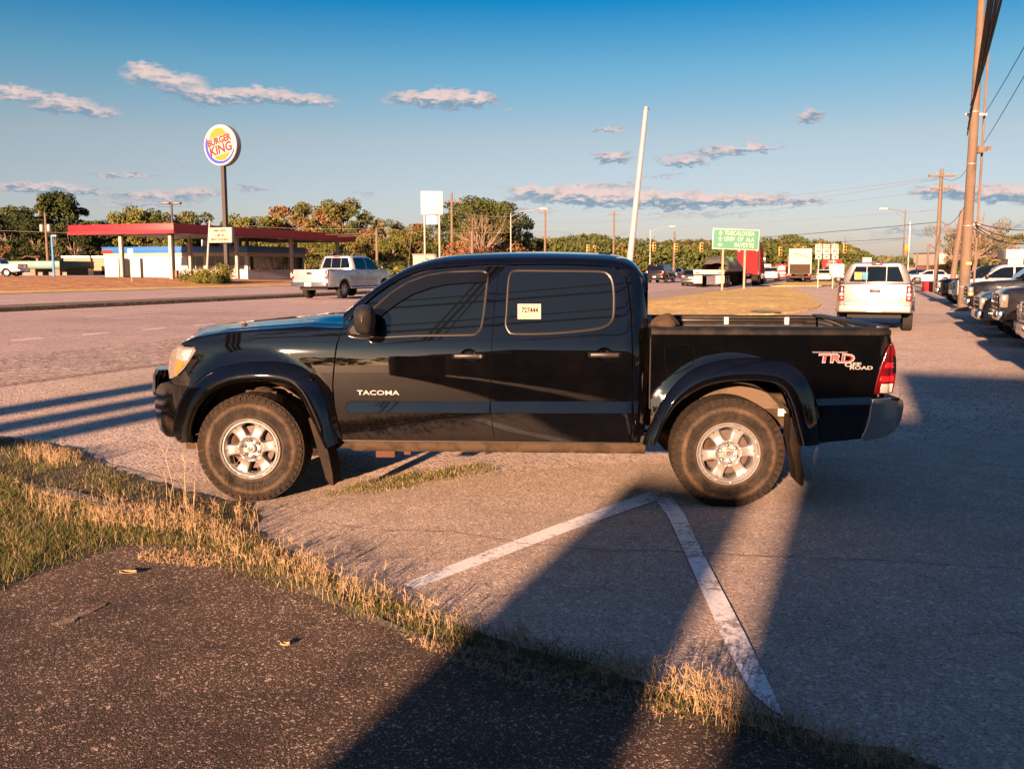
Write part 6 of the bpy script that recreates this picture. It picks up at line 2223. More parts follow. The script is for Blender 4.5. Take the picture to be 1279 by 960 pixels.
# low pale building behind the blank sign
for (px0, px1, py0, Y, mt, lab) in ((516, 546, 317, 120, 'fascia_cream', 'low cream building behind the blank white sign poles'), (657, 674, 311, 150, 'fascia_cream', 'small pale flat roof showing over the black cab'),
                                    (1122, 1142, 334, 150, 'brick_red', 'low brick-red building on the far right horizon, left of the tall thin pole'), (1146, 1166, 332, 170, 'brick_tan', 'low tan building on the horizon between two thin poles'),
                                    (1167, 1182, 315, 150, 'sign_white', 'white blocky building behind the leaning wooden pole'), (1174, 1192, 331, 140, 'brick_red', 'low red brick building beside the pole with cross-arms')):
    b_ = empty('low_building', label=lab, cat='building'); a_ = W(px0, 340, Y); e_ = W(px1, 340, Y); zt = W(px0, py0, Y).z
    b_.location = (a_.x, Y, H(a_.x, Y)); h_ = zt - H(a_.x, Y)
    part(b_, 'wall', M[mt], 0, e_.x - a_.x, 0, 8, 0, h_ - .2); part(b_, 'roof_edge', M['soffit'], -.1, e_.x - a_.x + .1, -.1, 8.1, h_ - .2, h_)
    part(b_, 'window', M['win_dark'], (e_.x - a_.x) * .2, (e_.x - a_.x) * .8, -.03, .02, h_ * .3, h_ * .55)
# dealer's sign box and canopy on the right
c = W(1256, 325, 78); s2, m2 = sm_of(c)
ds = at_road('showroom_canopy', s2, m2, 'white stepped fascia of the car showroom at the right edge', 'building')
zf0, zf1, zf2 = W(1256, 333, 78).z, W(1256, 323.5, 78).z, W(1256, 311.5, 78).z
part(ds, 'upper_fascia', M['sign_white'], -.2, 6.5, -1.9, 0, zf1, zf2, b=.02); part(ds, 'lower_fascia', M['sign_white'], 0, 5.5, -1.3, -.2, zf0, zf1 - .05)
part(ds, 'wall', M['win_dark'], .3, 6, -12, -.6, 0, zf0); part(ds, 'side_band', M['fascia_blue'], 0.5, 6, -12, -2.0, zf0 + .3, zf1 + .3)
part(ds, 'column', M['col_white'], .1, .5, -1.2, -.8, 0, zf0)

# ---- burger restaurant pole sign
ps = W(284, 340, 78); s3, m3 = sm_of(ps)
bk = at_road('pole_sign', s3, m3, 'round red, yellow and blue restaurant sign high on a dark pole', 'sign')
zc_ = W(281, 182, 78).z - H(ps.x, ps.y)
Rr = 1.66
part(bk, 'pole', M['pole_dark'], -.16, .16, -.16, .16, 0, zc_ - Rr + .05)
mb = MB(); mb.lathe([(.001, -.32), (Rr - .05, -.32), (Rr, -.27), (Rr, .27), (Rr - .05, .32), (.001, .32)], 64)
mb.v = [(y, x, z + zc_) for x, y, z in mb.v]; disc = mb.build('sign_drum', M['sign_rim'], bk, angle=30)
FX = -.325


def discpoly(pts, name, mat, off):
    m_ = MB(); m_.extr([(FX - off, -x, z + zc_) for x, z in pts], (.004, 0, 0)); return m_.build(name, mat, disc, smooth=False)


def arcpts(r_, a0, a1, n=24, cx_=0, cz_=0, ry_=None):
    return [(cx_ + r_ * math.cos(t), cz_ + (ry_ or r_) * math.sin(t)) for t in np.linspace(a0, a1, n)]


discpoly(arcpts(Rr - .04, 0, 2 * math.pi, 64), 'sign_face', M['sign_face'], .003)
Rt = lambda pts, a: [(x * math.cos(a) - z * math.sin(a), x * math.sin(a) + z * math.cos(a)) for x, z in pts]
ta = R(13)
discpoly(Rt([(-.92, .72)] + arcpts(.95, R(160), R(20), 20, 0, .42, .98) + [(.92, .72)], ta), 'upper_bun', M['bun'], .007)
discpoly(Rt([(-.90, -.78)] + arcpts(.92, R(205), R(335), 20, .0, -.42, .82) + [(.9, -.78)], ta), 'lower_bun', M['bun'], .007)
cres = arcpts(1.50, R(150), R(345), 40) + arcpts(1.30, R(345), R(190), 30, .06, .03)
discpoly(cres, 'crescent', M['bk_blue'], .010)
for body, size, z_ in (('BURGER', .70, .38), ('KING', .95, -.34)):
    mb = MB(); u_ = Vector((0, -math.cos(ta), math.sin(ta))); w_ = Vector((0, math.sin(ta), math.cos(ta)))
    vs, fs = text_geo(body, size, 0, 'CENTER', 3, .035)
    xs = [v.x for v in vs]; sc_ = 2.45 / (max(xs) - min(xs)) if body == 'BURGER' else 2.25 / (max(xs) - min(xs))
    mb.add([Vector((FX - .013, 0, zc_)) + w_ * z_ + u_ * v.x * sc_ + w_ * v.y * 1.05 for v in vs], fs)
    mb.build('lettering', M['bk_red'], disc, smooth=False, fix=False)
zr0, zr1 = W(284, 305, 78).z - .3, W(284, 286, 78).z - .3
bd = part(bk, 'reader_board', M['sign_rim'], -.55, -.15, -1.0, 1.35, zr0, zr1, b=.02)
part(bd, 'board_face', M['fascia_cream'], -.57, -.545, -.95, 1.3, zr0 + .05, zr1 - .05)
for k, body in enumerate(('OPEN UNTIL', 'MIDNIGHT FRI', 'FRIDAY SATURDAY') if False else ('OPEN UNTIL', '1 AM ON', 'FRIDAY & SATURDAY')):
    mb = MB(); text_on(mb, body, .26, (-.575, .17, zr1 - .28 - k * .36), (0, -1, 0), (0, 0, 1), bold=.01, sx=.72 if k == 2 else .9); mb.build('lettering', M['ink'], bd, smooth=False, fix=False)

# ---- small signs and posts on the left


def post_sign(name, px, py0, py1, pyb, Y, wpx, mat, lab, cat='sign', pole='pole_white', text=None):
    p = W(px, py1, Y); e = empty(name, (p.x, Y, H(p.x, Y)), 0, lab, cat); zt = W(px, py0, Y).z - H(p.x, Y); zb2 = p.z - H(p.x, Y); w_ = wpx / F_PX * Y / 2
    mb = MB(); mb.tube([(0, 0, 0), (0, 0, zt)], .035, 8); mb.build('post', M[pole], e); part(e, 'panel', M[mat], -w_, w_, -.06, -.04, zb2, zt, b=.005)
    return e


post_sign('metal_sign', 163.5, 311, 324, 361, 72, 6.5, 'sign_back', 'small plain sign panel on a thin post in front of the white columns')
e = post_sign('road_sign', 1082.5, 321.5, 332, 345, 95, 11, 'sign_white', 'white rectangular sign above the silver pickup cab', pole='pole_wood')
# blank white sign on two poles
a_ = W(530.5, 300, 82); b_ = W(549, 300, 82); e = empty('blank_sign', ((a_.x + b_.x) / 2, 82, H(a_.x, 82)), 0, 'blank white square sign on two poles with a small blue frame below', 'sign')
hw_ = (b_.x - a_.x) / 2; z0_, z1_ = W(540, 267.5, 82).z - .25, W(540, 238.5, 82).z - .25
part(e, 'panel', M['sign_white'], -hw_ - .28, hw_ + .32, -.12, .12, z0_, z1_, b=.02)
for x in (-hw_, hw_):
    mb = MB(); mb.tube([(x, .0, 0), (x, 0, z0_ + .1)], .085, 10); mb.build('pole', M['pole_white'], e)
z2_, z3_ = W(540, 280, 82).z - .25, W(540, 269, 82).z - .25
fr = part(e, 'lower_frame', M['fascia_blue'], -hw_ + .12, hw_ - .12, -.05, .05, z2_, z3_); part(fr, 'frame_face', M['sign_back'], -hw_ + .26, hw_ - .26, -.07, -.05, z2_ + .1, z3_ - .02)


def simple_pole(name, px, py0, Y, r0, r1, mat, lab, cat='pole', lean_px=None, arms=(), grp=None):
    """arms: (pixel y, half length in metres)"""
    t_ = W(px, py0, Y); bx_ = W(lean_px if lean_px is not None else px, 345, Y)
    vx = bx_.x if lean_px is not None else t_.x
    e = empty(name, (vx, Y, H(vx, Y)), 0, lab, cat, grp); h_ = t_.z - H(vx, Y)
    mb = MB(); mb.tube([(0, 0, -.1), ((t_.x - vx) * .5, 0, h_ * .5), (t_.x - vx, 0, h_)], [r0, (r0 + r1) / 2, r1], 10); mb.build('shaft', M[mat], e)
    for py, hl in arms:
        z = W(px, py, Y).z - H(vx, Y)
        part(e, 'crossarm', M['pole_wood'], -hl, hl, -.16, -.06, z - .06, z + .06)
        for k in (-.9, -.4, .4, .9):
            mb = MB(); mb.lathe([(.03, 0), (.05, .05), (.03, .12), (.001, .16)], 8, 'z', (hl * k, -.11, z + .06)); mb.build('insulator', M['sign_back'], e)
    return e, Vector((t_.x, Y, t_.z))


def street_lamp(px, py0, Y, armpx, armpy, lab, mat='pole_white', rad=.06, grp=None):
    e, top = simple_pole('street_lamp', px, py0, Y, rad * 1.25, rad * .8, mat, lab, 'street lamp', grp=grp)
    h_ = top.z - e.location.z; q = W(armpx, armpy, Y); dx_ = q.x - top.x; dz_ = q.z - top.z
    mb = MB(); mb.tube([(0, 0, h_ - .3), (dx_ * .3, 0, h_ - .1 + dz_ * .6), (dx_ * .95, 0, h_ + dz_)], .022, 6); mb.tube([(0, 0, h_ - .9), (dx_ * .55, 0, h_ - .15 + dz_ * .6)], .012, 6); mb.build('arm', M[mat], e)
    mb = MB(); s_ = 1 if dx_ > 0 else -1; a, b_ = sorted((dx_, dx_ + s_ * .75)); mb.box(a, b_, -.15, .15, h_ + dz_ - .07, h_ + dz_ + .09, b=.05); mb.build('lamp_head', M['sign_white'], e)
    return e, top


# twin-headed lot lamp, blue pole, pale pole by the bushes
e, t_ = simple_pole('lot_lamp', 214, 252, 84, .11, .09, 'pole_dark', 'dark twin-headed car park lamp in front of the red canopy', 'street lamp')
h_ = t_.z - e.location.z
for s_ in (-1, 1):
    a, b_ = sorted((s_ * .12, s_ * .85)); part(e, 'lamp_head', M['pole_dark'], a, b_, -.22, .22, h_ - .22, h_ - .04, b=.03)
mb = MB(); mb.box(-.3, .3, -.3, .3, 0, .75, b=.03); mb.build('lamp_base', M['brick_red'], e)
e, t_ = simple_pole('lot_lamp', 64.5, 294, 105, .15, .12, 'pole_blue', 'pale blue lamp post with a short arm in front of the teal building', 'street lamp')
h_ = t_.z - e.location.z; part(e, 'lamp_head', M['pole_blue'], -.05, .55, -.1, .1, h_ - .12, h_ + .04)
e, t_ = simple_pole('flagless_pole', 262, 275, 80, .10, .07, 'pole_white', 'pale leaning post rising from the round bushes', 'pole', lean_px=257.5)
e.name = 'light_post'
# utility poles with transformers etc
e, TL0 = simple_pole('utility_pole', 56, 266, 118, .18, .12, 'pole_wood', 'utility pole with two transformers in front of the dark trees', 'utility pole', grp='utility poles along the road')
h_ = TL0.z - e.location.z
for x in (-.45, .45):
    mb = MB(); mb.lathe([(.001, 0), (.26, 0), (.28, .05), (.28, .8), (.2, .9), (.001, .92)], 16, 'z', (x, -.1, h_ - 2.3)); mb.build('transformer', M['sign_back'], e)
UP = []
for px, py0, Y, lp, lab, arms in ((564, 241, 96, None, 'tall utility pole just right of the blank sign', ((252, 1.0),)), (589.5, 272, 88, None, 'short pale pole left of the brown bush', ()), (681, 263, 112, None, 'thin utility pole rising over the middle of the black roof', ((266, .8),)),
                                   (767, 264, 125, None, 'thin utility pole left of the leaning white pole', ((268, .8),)), (842.5, 289, 118, None, 'brown pole with a signal hanging beside it', ()),
                                   (1160, 305, 120, None, 'thin wooden pole right of the dark street light post', ()), (470, 275, 100, None, 'pale pole beside the end of the red canopy', ((280, .8),)),
                                   (1146, 316, 150, None, 'short distant pole on the right horizon', ())):
    e, t_ = simple_pole('utility_pole', px, py0, Y, .17, .11, 'pole_wood', lab, 'utility pole', lp, arms, 'utility poles along the road'); UP.append(t_)
street_lamp(638, 267, 90, 674, 261, 'street lamp with an arm reaching right, above the brown bush')
street_lamp(812.5, 287, 112, 836, 283, 'street lamp with short arm beside the leaning white pole')
street_lamp(1131, 262, 84, 1108, 261, 'street lamp on a pale pole right of the silver pickup', 'pole_conc')
e, t_ = simple_pole('signal_pole', 1137, 277, 86, .09, .08, 'sign_rim', 'dark steel post with a yellow signal beside the pale street lamp', 'pole')
h_ = t_.z - e.location.z; zz = W(1133.5, 311, 86).z - e.location.z
part(e, 'signal_head', M['tl_yellow'], -.42, -.14, -.12, .12, zz - .45, zz + .35, b=.02)
# pole with cross-arms
e, PT2 = simple_pole('utility_pole', 1176.5, 211, 62, .15, .11, 'pole_wood', 'wooden utility pole with two cross-arms left of the big tan pole', 'utility pole', None, ((220, .9), (236, .7)))
# leaning brace pole
e, BR = simple_pole('brace_pole', 1202, 263, 50, .16, .12, 'pole_wood', 'wooden pole leaning against the wires beside the big tan pole', 'pole', lean_px=1188)
# big tan pole in the lot
gp = G(1202.5, 388); e = empty('utility_pole', (gp.x, gp.y, 0), 0, 'thick tan utility pole with a yellow tag standing beside the row of vehicles', 'utility pole')
mb = MB(); mb.tube([(0, 0, -.1), (0, 0, .6), (0, 0, 6), (0, 0, 13.5)], [.225, .20, .165, .12], 20); big = mb.build('shaft', M['pole_conc'], e, angle=60)
for z in (.9, 3.2, 5.5, 7.4):
    rr_ = .215 - z * .0075; mb = MB(); mb.lathe([(rr_ - .01, z), (rr_ + .006, z), (rr_ + .006, z + .03), (rr_ - .01, z + .03)], 20, 'z', closed=True); mb.build('strap', M['sign_rim'], e)
M['tag_yellow'] = pmat('yellow_tag', (.30, .2, .01), .5)
zt = W(1207, 329, gp.y).z
tg = part(e, 'tag', M['tag_yellow'], -.10, .13, -.212, -.196, zt - .055, zt + .055); mb = MB(); text_on(mb, 'CAB', .10, (.015, -.2135, zt), (1, 0, 0), (0, 0, 1), bold=.004); mb.build('lettering', M['sign_white'], tg, smooth=False, fix=False)
mb = MB(); mb.lathe([(.001, .10), (.33, .09), (.42, .04), (.46, -.02)], 14, 'z'); mb.v = [(x * (1 + .2 * math.sin(3 * x + 9 * y)), y, z) for x, y, z in mb.v]; mb.build('pole_footing', M['kerbdark'], e)
# conduit and flood light
mb = MB(); t1 = W(1229, 62, gp.y + .3); t2 = W(1217.5, 350, gp.y + .3); mb.tube([(t2.x - gp.x, .35, 0), (t2.x - gp.x, .35, t1.z)], .045, 8); mb.build('conduit', M['pole_wood'], e)
for py in (143, 280):
    z = W(1220, py, gp.y).z; part(e, 'bracket', M['sign_white'], -.35 if py == 143 else .1, .45, -.03, .05, z - .04, z + .04)
z = W(1226, 187, gp.y).z
fl_ = part(e, 'flood_light', M['pole_wood'], .12, .38, -.16, .1, z - .14, z + .12, b=.03); mb = MB(); mb.loft([[(.38, -.14, z - .1), (.38, .1, z - .1), (.38, .1, z + .08), (.38, -.14, z + .08)], [(.62, -.2, z - .02), (.62, .14, z - .02), (.62, .14, z + .12), (.62, -.2, z + .12)]], closed=True); mb.build('lamp_hood', M['pole_conc'], fl_)

# leaning white pole just behind the cab
bt = W(787.5, 318, 10.2); tp = W(807, 135, 10.2); k = (bt.z) / (tp.z - bt.z); gx_ = bt.x - (tp.x - bt.x) * k
e = empty('leaning_pole', (gx_, 10.2, 0), 0, 'bare white metal pole leaning right, behind the black cab', 'pole')
mb = MB(); mb.tube([(0, 0, 0), ((tp.x - gx_) * .5, 0, tp.z * .5), (tp.x - gx_, 0, tp.z)], [.040, .036, .024], 16); mb.build('shaft', pmat('white_painted_pipe', (.21, .20, .20), .4, var=.25, vscale=2), e, angle=60)
mb = MB(); mb.tube([(tp.x - gx_ - .0005, 0, tp.z - .01), (tp.x - gx_ + .001, 0, tp.z + .004)], .032, 16); mb.build('cap', M['sign_back'], e)

# ---- green direction sign
a_ = W(902, 361, 68); b_ = W(929, 361, 68); e = empty('direction_sign', ((a_.x + b_.x) / 2, 68, H(a_.x, 68)), R(-3), 'green direction sign on two wooden posts on the grass verge', 'road sign')
hh_ = (b_.x - a_.x) / 2
zs0, zs1 = W(917, 308, 68).z - .2, W(917, 283, 68).z - .2
for x in (-hh_, hh_):
    part(e, 'post', pmat('sign_post', (.18, .135, .09), .7), x - .07, x + .07, .04, .14, -.1, zs0 + .5)
Ms = Matrix.Rotation(R(2.2), 4, 'Y')
mb = MB(); mb.box(-1.68, 1.68, -.02, .02, -.74, .74, M=Matrix.Translation((.1, 0, (zs0 + zs1) / 2)) @ Ms, b=.008); pn = mb.build('panel', M['sign_face'], e)
mb = MB(); mb.box(-1.62, 1.62, -.026, -.02, -.68, .68, M=Matrix.Translation((.1, 0, (zs0 + zs1) / 2)) @ Ms); mb.build('panel_face', M['road_green'], pn)
O_ = Vector((.1, -.03, (zs0 + zs1) / 2)); ux_ = Ms @ Vector((1, 0, 0)); uy_ = Ms @ Vector((0, 0, 1))
for k, (body, xr2) in enumerate((('TUSCALOOSA', .25), ('UNIV  OF  ALA', .22), ('FAYETTE', .58))):
    vs, fs = text_geo(body, .44, 0, 'RIGHT', 2, .004); mb = MB()
    sx_ = 2.15 / (max(v.x for v in vs) - min(v.x for v in vs)) if k < 2 else 1.38 / (max(v.x for v in vs) - min(v.x for v in vs))
    mx_ = max(v.x for v in vs)
    mb.add([O_ + ux_ * (1.32 + (v.x - mx_) * sx_) + uy_ * (v.y + .42 - k * .42) for v in vs], fs); mb.build('lettering', M['sign_face'], pn, smooth=False, fix=False)
    mb = MB(); c_ = O_ + ux_ * -1.12 + uy_ * (.42 - k * .42)
    arrow = [(0, .17), (.15, 0), (.055, 0), (.055, -.16), (-.055, -.16), (-.055, 0), (-.15, 0)]
    if k == 2: arrow = [(-y, x) for x, y in arrow]
    mb.add([c_ + ux_ * x + uy_ * y for x, y in arrow], [tuple(range(7))]); mb.build('arrow', M['sign_face'], pn, smooth=False, fix=False)
# ---- route number signs
a_ = W(1021.5, 355, 70); b_ = W(1040, 355, 70); e = empty('route_signs', ((a_.x + b_.x) / 2, 70, H(a_.x, 70)), 0, 'cluster of white route number signs on two posts right of the box truck', 'road sign')
for x in (a_.x, b_.x):
    part(e, 'post', M['pole_white'], x - e.location.x - .04, x - e.location.x + .04, .02, .08, -.1, W(0, 306, 70).z)
rows_ = ((305, 309.5), (310.2, 317.6), (318.4, 323.6))
for i, (cx_, num) in enumerate(((1022.5, '43'), (1032.5, '69'), (1043, '82'))):
    for j, (y0_, y1_) in enumerate(rows_):
        q0 = W(cx_ - (4.6 if j < 2 else 4.2), y1_, 70); q1 = W(cx_ + (4.6 if j < 2 else 4.2), y0_, 70)
        pn = part(e, 'route_panel', M['sign_face'], q0.x - e.location.x, q1.x - e.location.x, -.02, .0, q0.z - e.location.z, q1.z - e.location.z, b=.004)
        mb = MB(); txt = ('SOUTH', num, ('<', '^', '^')[i])[j] if j != 2 else None
        cc = ((q0.x + q1.x) / 2 - e.location.x, -.024, (q0.z + q1.z) / 2 - e.location.z)
        if txt: text_on(mb, txt, .17 if j == 0 else .30, cc, (1, 0, 0), (0, 0, 1), bold=.004); mb.build('lettering', M['ink'], pn, smooth=False, fix=False)
        else:
            ar_ = [(0, .09), (.08, 0), (.03, 0), (.03, -.09), (-.03, -.09), (-.03, 0), (-.08, 0)]
            if i == 0: ar_ = [(-y, x) for x, y in ar_]
            mb.add([(cc[0] + x, cc[1], cc[2] + y) for x, y in ar_], [tuple(range(7))]); mb.build('arrow', M['ink'], pn, smooth=False, fix=False)
# red billboard
q0 = W(1027, 333.5, 118); q1 = W(1051, 324, 118); e = empty('red_billboard', ((q0.x + q1.x) / 2, 118, H(q0.x, 118)), 0, 'red billboard with white lettering behind the route signs', 'billboard')
hb = (q1.x - q0.x) / 2; part(e, 'board', M['bk_red'], -hb, hb, -.06, .06, q0.z - e.location.z, q1.z - e.location.z); z_ = (q0.z + q1.z) / 2 - e.location.z
for k, (t2, zz) in enumerate((('OPEN', .18), ('SERVICE', -.2))):
    mb = MB(); text_on(mb, t2, .42, (0, -.07, z_ + zz), (1, 0, 0), (0, 0, 1)); mb.build('lettering', M['sign_white'], e, smooth=False, fix=False)
for x in (-hb + .2, hb - .2): part(e, 'post', M['pole_wood'], x - .08, x + .08, 0, .12, 0, q0.z - e.location.z)

# ---- traffic signals on a span wire
sig = [(734.5, 311, 116), (742.5, 312, 118), (817, 308, 112), (844, 309.5, 113), (876, 309, 110), (974.5, 314, 110), (1004.5, 313.5, 108), (1055, 310, 104)]
for i, (px, py, Y) in enumerate(sig):
    c = W(px, py, Y); e = empty('traffic_signal', c, 0, 'yellow traffic signal ' + ('left one of the pair above the rear of the black roof', 'right one of the pair above the rear of the black roof', 'beside the street lamp near the leaning pole', 'against the brown pole', 'just left of the green sign', 'right of the green sign', 'above the box truck', 'right of the route signs')[i], 'traffic signal', 'traffic signals over the junction')
    part(e, 'housing', M['tl_yellow'], -.19, .19, -.12, .12, -.52, .52, b=.03)
    for z in (-.33, 0, .33):
        mb = MB(); mb.lathe([(.001, -.13), (.12, -.13), (.13, -.2), (.14, -.2), (.14, -.12)], 12, c=(0, 0, z)); mb.build('lens', M['dark'], e)
    mb = MB(); mb.tube([(0, 0, .5), (0, 0, 1.3)], .02, 6); mb.build('hanger', M['wire'], e)


def wire(name, A, B, sag, rad, mat, lab, grp=None, n=24, cat='wire'):
    A = Vector(A); B = Vector(B); pts = [A.lerp(B, t) - Vector((0, 0, sag * 4 * t * (1 - t))) for t in np.linspace(0, 1, n)]
    mb = MB(); mb.tube(pts, rad, 6); o = mb.build(name, mat, None); tag(o, lab, cat, grp); return o


for k, (a, b_) in enumerate((((700, 300, 120), (900, 299.5, 111)), ((900, 300.5, 111), (1131, 297, 84)))):
    wire('span_wire', W(*a), W(*b_), .35, .02, M['wire'], ('signal wire left of the green sign', 'signal wire right of the green sign reaching the pale street lamp')[k], 'signal span wires')
G_ = 'overhead wires right of the white pole'
far = W(640, 268, 160)
specs = [((1176.5, 221, 62), (640, 262, 190), 1.2, 'uppermost thin wire from the cross-arm pole over the green sign'), ((1176.5, 223, 62), (640, 272, 190), 1.6, 'second thin wire from the upper cross-arm, just below the uppermost'),
         ((1176.5, 237, 62), (640, 275, 190), 1.2, 'thin wire from the lower cross-arm of the pole'), ((1176.5, 262, 62), (560, 288, 190), .8, 'faint wire half way up the sky over the silver pickup'),
         ((1176.5, 277, 62), (620, 303, 170), 1.0, 'thick dark wire passing right of the green sign'), ((1131, 298, 84), (1060, 305, 110), .1, 'short wire left of the pale street lamp')]
for a, b_, sg, lab in specs:
    wire('overhead_wire', W(*a), W(*b_), sg, .022 if 'thick' in lab else .013, M['wire'] if 'thick' in lab else M['wire_pale'], lab, G_)
wire('overhead_wire', W(1176.5, 221, 62), W(1202, 219, 50), .25, .012, M['wire'], 'short wire from the cross-arm towards the big tan pole, upper', G_)
wire('overhead_wire', W(1176.5, 277, 62), W(1209, 250, 37), .5, .014, M['wire'], 'wire sagging from the cross-arm pole up to the big tan pole', G_)
for k, (y0_, y1_, sg) in enumerate(((277, 282, .22), (277.5, 285, .45), (279, 286, .62), (285, 288, .5))):
    wire('service_wire', W(1215, y0_, 35.8), W(1330, y1_, 30), sg, .016, M['wire'], 'black cable sagging right from the tan pole, %s of four' % ('top', 'second', 'third', 'lowest')[k], 'service cables at the right edge')
for k, (a, b_) in enumerate((((300, 281), (480, 284)), ((300, 291), (480, 293)), ((0, 288), (470, 292)), ((470, 284), (640, 290)), ((560, 262), (640, 270)))):
    wire('overhead_wire', W(a[0], a[1], 112), W(b_[0], b_[1], 100), .3, .013, M['wire_pale'], ('pale wire above the end of the red canopy', 'lower pale wire above the end of the red canopy', 'long wire in front of the dark trees at left', 'wire crossing behind the blank sign', 'wire from the tall pole to the oak')[k], 'wires on the left')
# the bundle from the big pole passing overhead
P0 = W(1211, 152, gp.y - .25); P1 = W(1235, 0, 21.0)
dirb = (P1 - P0); Pend = P0 + dirb * 3.6; Pend.z = P1.z + 1.1
for k in range(6):
    o_ = Vector((-.10 + .045 * k, 0, .035 * ((k * 2) % 5) - .05))
    A_ = P0 + Vector((-.06 + .012 * k, 0, -.5 + .22 * k)); B_ = Pend + o_ * 3 + Vector((0, 0, -.5 + .3 * k))
    wire('cable_bundle', A_, B_, 1.0 + .18 * k, .028 if k % 2 else .020, M['wire'], 'black cable in the thick bundle climbing from the tan pole overhead', 'cables of the overhead bundle', 40, 'cable')
wire('overhead_wire', W(1202, 219, 50), W(1203, 0, 21) + Vector((-3.5, -14, .8)), .4, .012, M['wire'], 'thin wire hanging straight up the sky left of the tan pole', None, 40)
wire('overhead_wire', W(1228, 145, 36.5), W(1252, 0, 21) + Vector((-3.3, -11, .9)), .3, .012, M['wire'], 'thin wire climbing to the top edge right of the tan pole', None, 40)

# ---- barriers
for k, (px, mt, lab) in enumerate(((1156, 'bk_red', 'red plastic barrier left of the white ones'), (1162, 'bk_red', 'red plastic barrier touching the white ones'), (1169, 'sign_white', 'white plastic barrier next to the red ones'), (1176, 'sign_white', 'white plastic barrier farthest from the red ones'))):
    c = W(px, 356, 66); e = empty('plastic_barrier', (c.x, 66, H(c.x, 66)), 0, lab, 'barrier', 'plastic barriers on the far right')
    mb = MB(); mb.extr([(-.17, -.22, 0), (-.17, .22, 0), (-.17, .10, .62), (-.17, -.10, .62)], (.34, 0, 0)); mb.build('body', M[mt], e); part(e, 'top_rib', M[mt], -.16, .16, -.05, .05, .62, .66)
# small litter on the lot
tag(sheet('manhole_lid', [(W(905, 387, 40).x + .5 * math.cos(t), 33.5 + 1.0 * math.sin(t)) for t in np.linspace(0, 6.1, 14)], .075, M['kerb'], .6), kind='structure')

# ================================================================== TREES
LEAF = {'pine': pmat('shaded_pine_needles', (.016, .025, .009), .8, var=.6, vscale=1.2), 'oak': pmat('oak_leaves', (.040, .052, .014), .8, var=.6, vscale=1.0), 'lime': pmat('bright_leaves', (.080, .088, .018), .8, var=.5, vscale=1.0),  # pine green made darker still, painting in the shade on the left trees
        'olive': pmat('olive_leaves', (.080, .070, .022), .8, var=.5, vscale=1.0), 'orange': pmat('autumn_leaves', (.125, .068, .028), .8, var=.5, vscale=1.0), 'rust': pmat('rusty_leaves', (.13, .066, .040), .8, var=.5, vscale=1.0),
        'hedge': pmat('hedge_leaves', (.020, .030, .010), .8, var=.6, vscale=2.0), 'bush': pmat('bush_leaves', (.10, .10, .02), .8, var=.5, vscale=2.0)}
for m_ in LEAF.values(): m_.node_tree.nodes['Principled BSDF'].inputs['Specular IOR Level'].default_value = .15
M['bark'] = pmat('bark', (.13, .095, .07), .9, var=.4, vscale=4)


def leaf_mesh(name, clumps, per, size, mats, seed, split=(1.0,), flat=.75):
    r_ = np.random.default_rng(seed); V = []; pick = []
    for (cx, cy, cz, cr) in clumps:
        n = max(6, int(per * (cr ** 2)))
        d = r_.normal(size=(n, 3)); d /= np.linalg.norm(d, axis=1)[:, None]
        rad = cr * (.45 + .6 * r_.random(n) ** .6)
        p = np.array([cx, cy, cz]) + d * rad[:, None] * np.array([1, 1, flat])
        a = r_.normal(size=(n, 3)); a /= np.linalg.norm(a, axis=1)[:, None]; b = np.cross(a, r_.normal(size=(n, 3))); b /= np.linalg.norm(b, axis=1)[:, None]
        s_ = size * r_.uniform(.5, 1.2, n)[:, None]
        V.append(np.stack([p - a * s_, p + b * s_ * .55, p + a * s_, p - b * s_ * .55], 1)); pick.append(np.full(n, 0 if r_.random() < split[0] else (1 if len(mats) > 1 else 0)))
    V = np.concatenate(V); pick = np.concatenate(pick).astype(np.int32); n = len(V)
    me = bpy.data.meshes.new(name); me.from_pydata(V.reshape(-1, 3).tolist(), [], np.arange(4 * n).reshape(-1, 4).tolist())
    for m_ in mats: me.materials.append(m_)
    me.polygons.foreach_set('material_index', pick); me.update(); return me


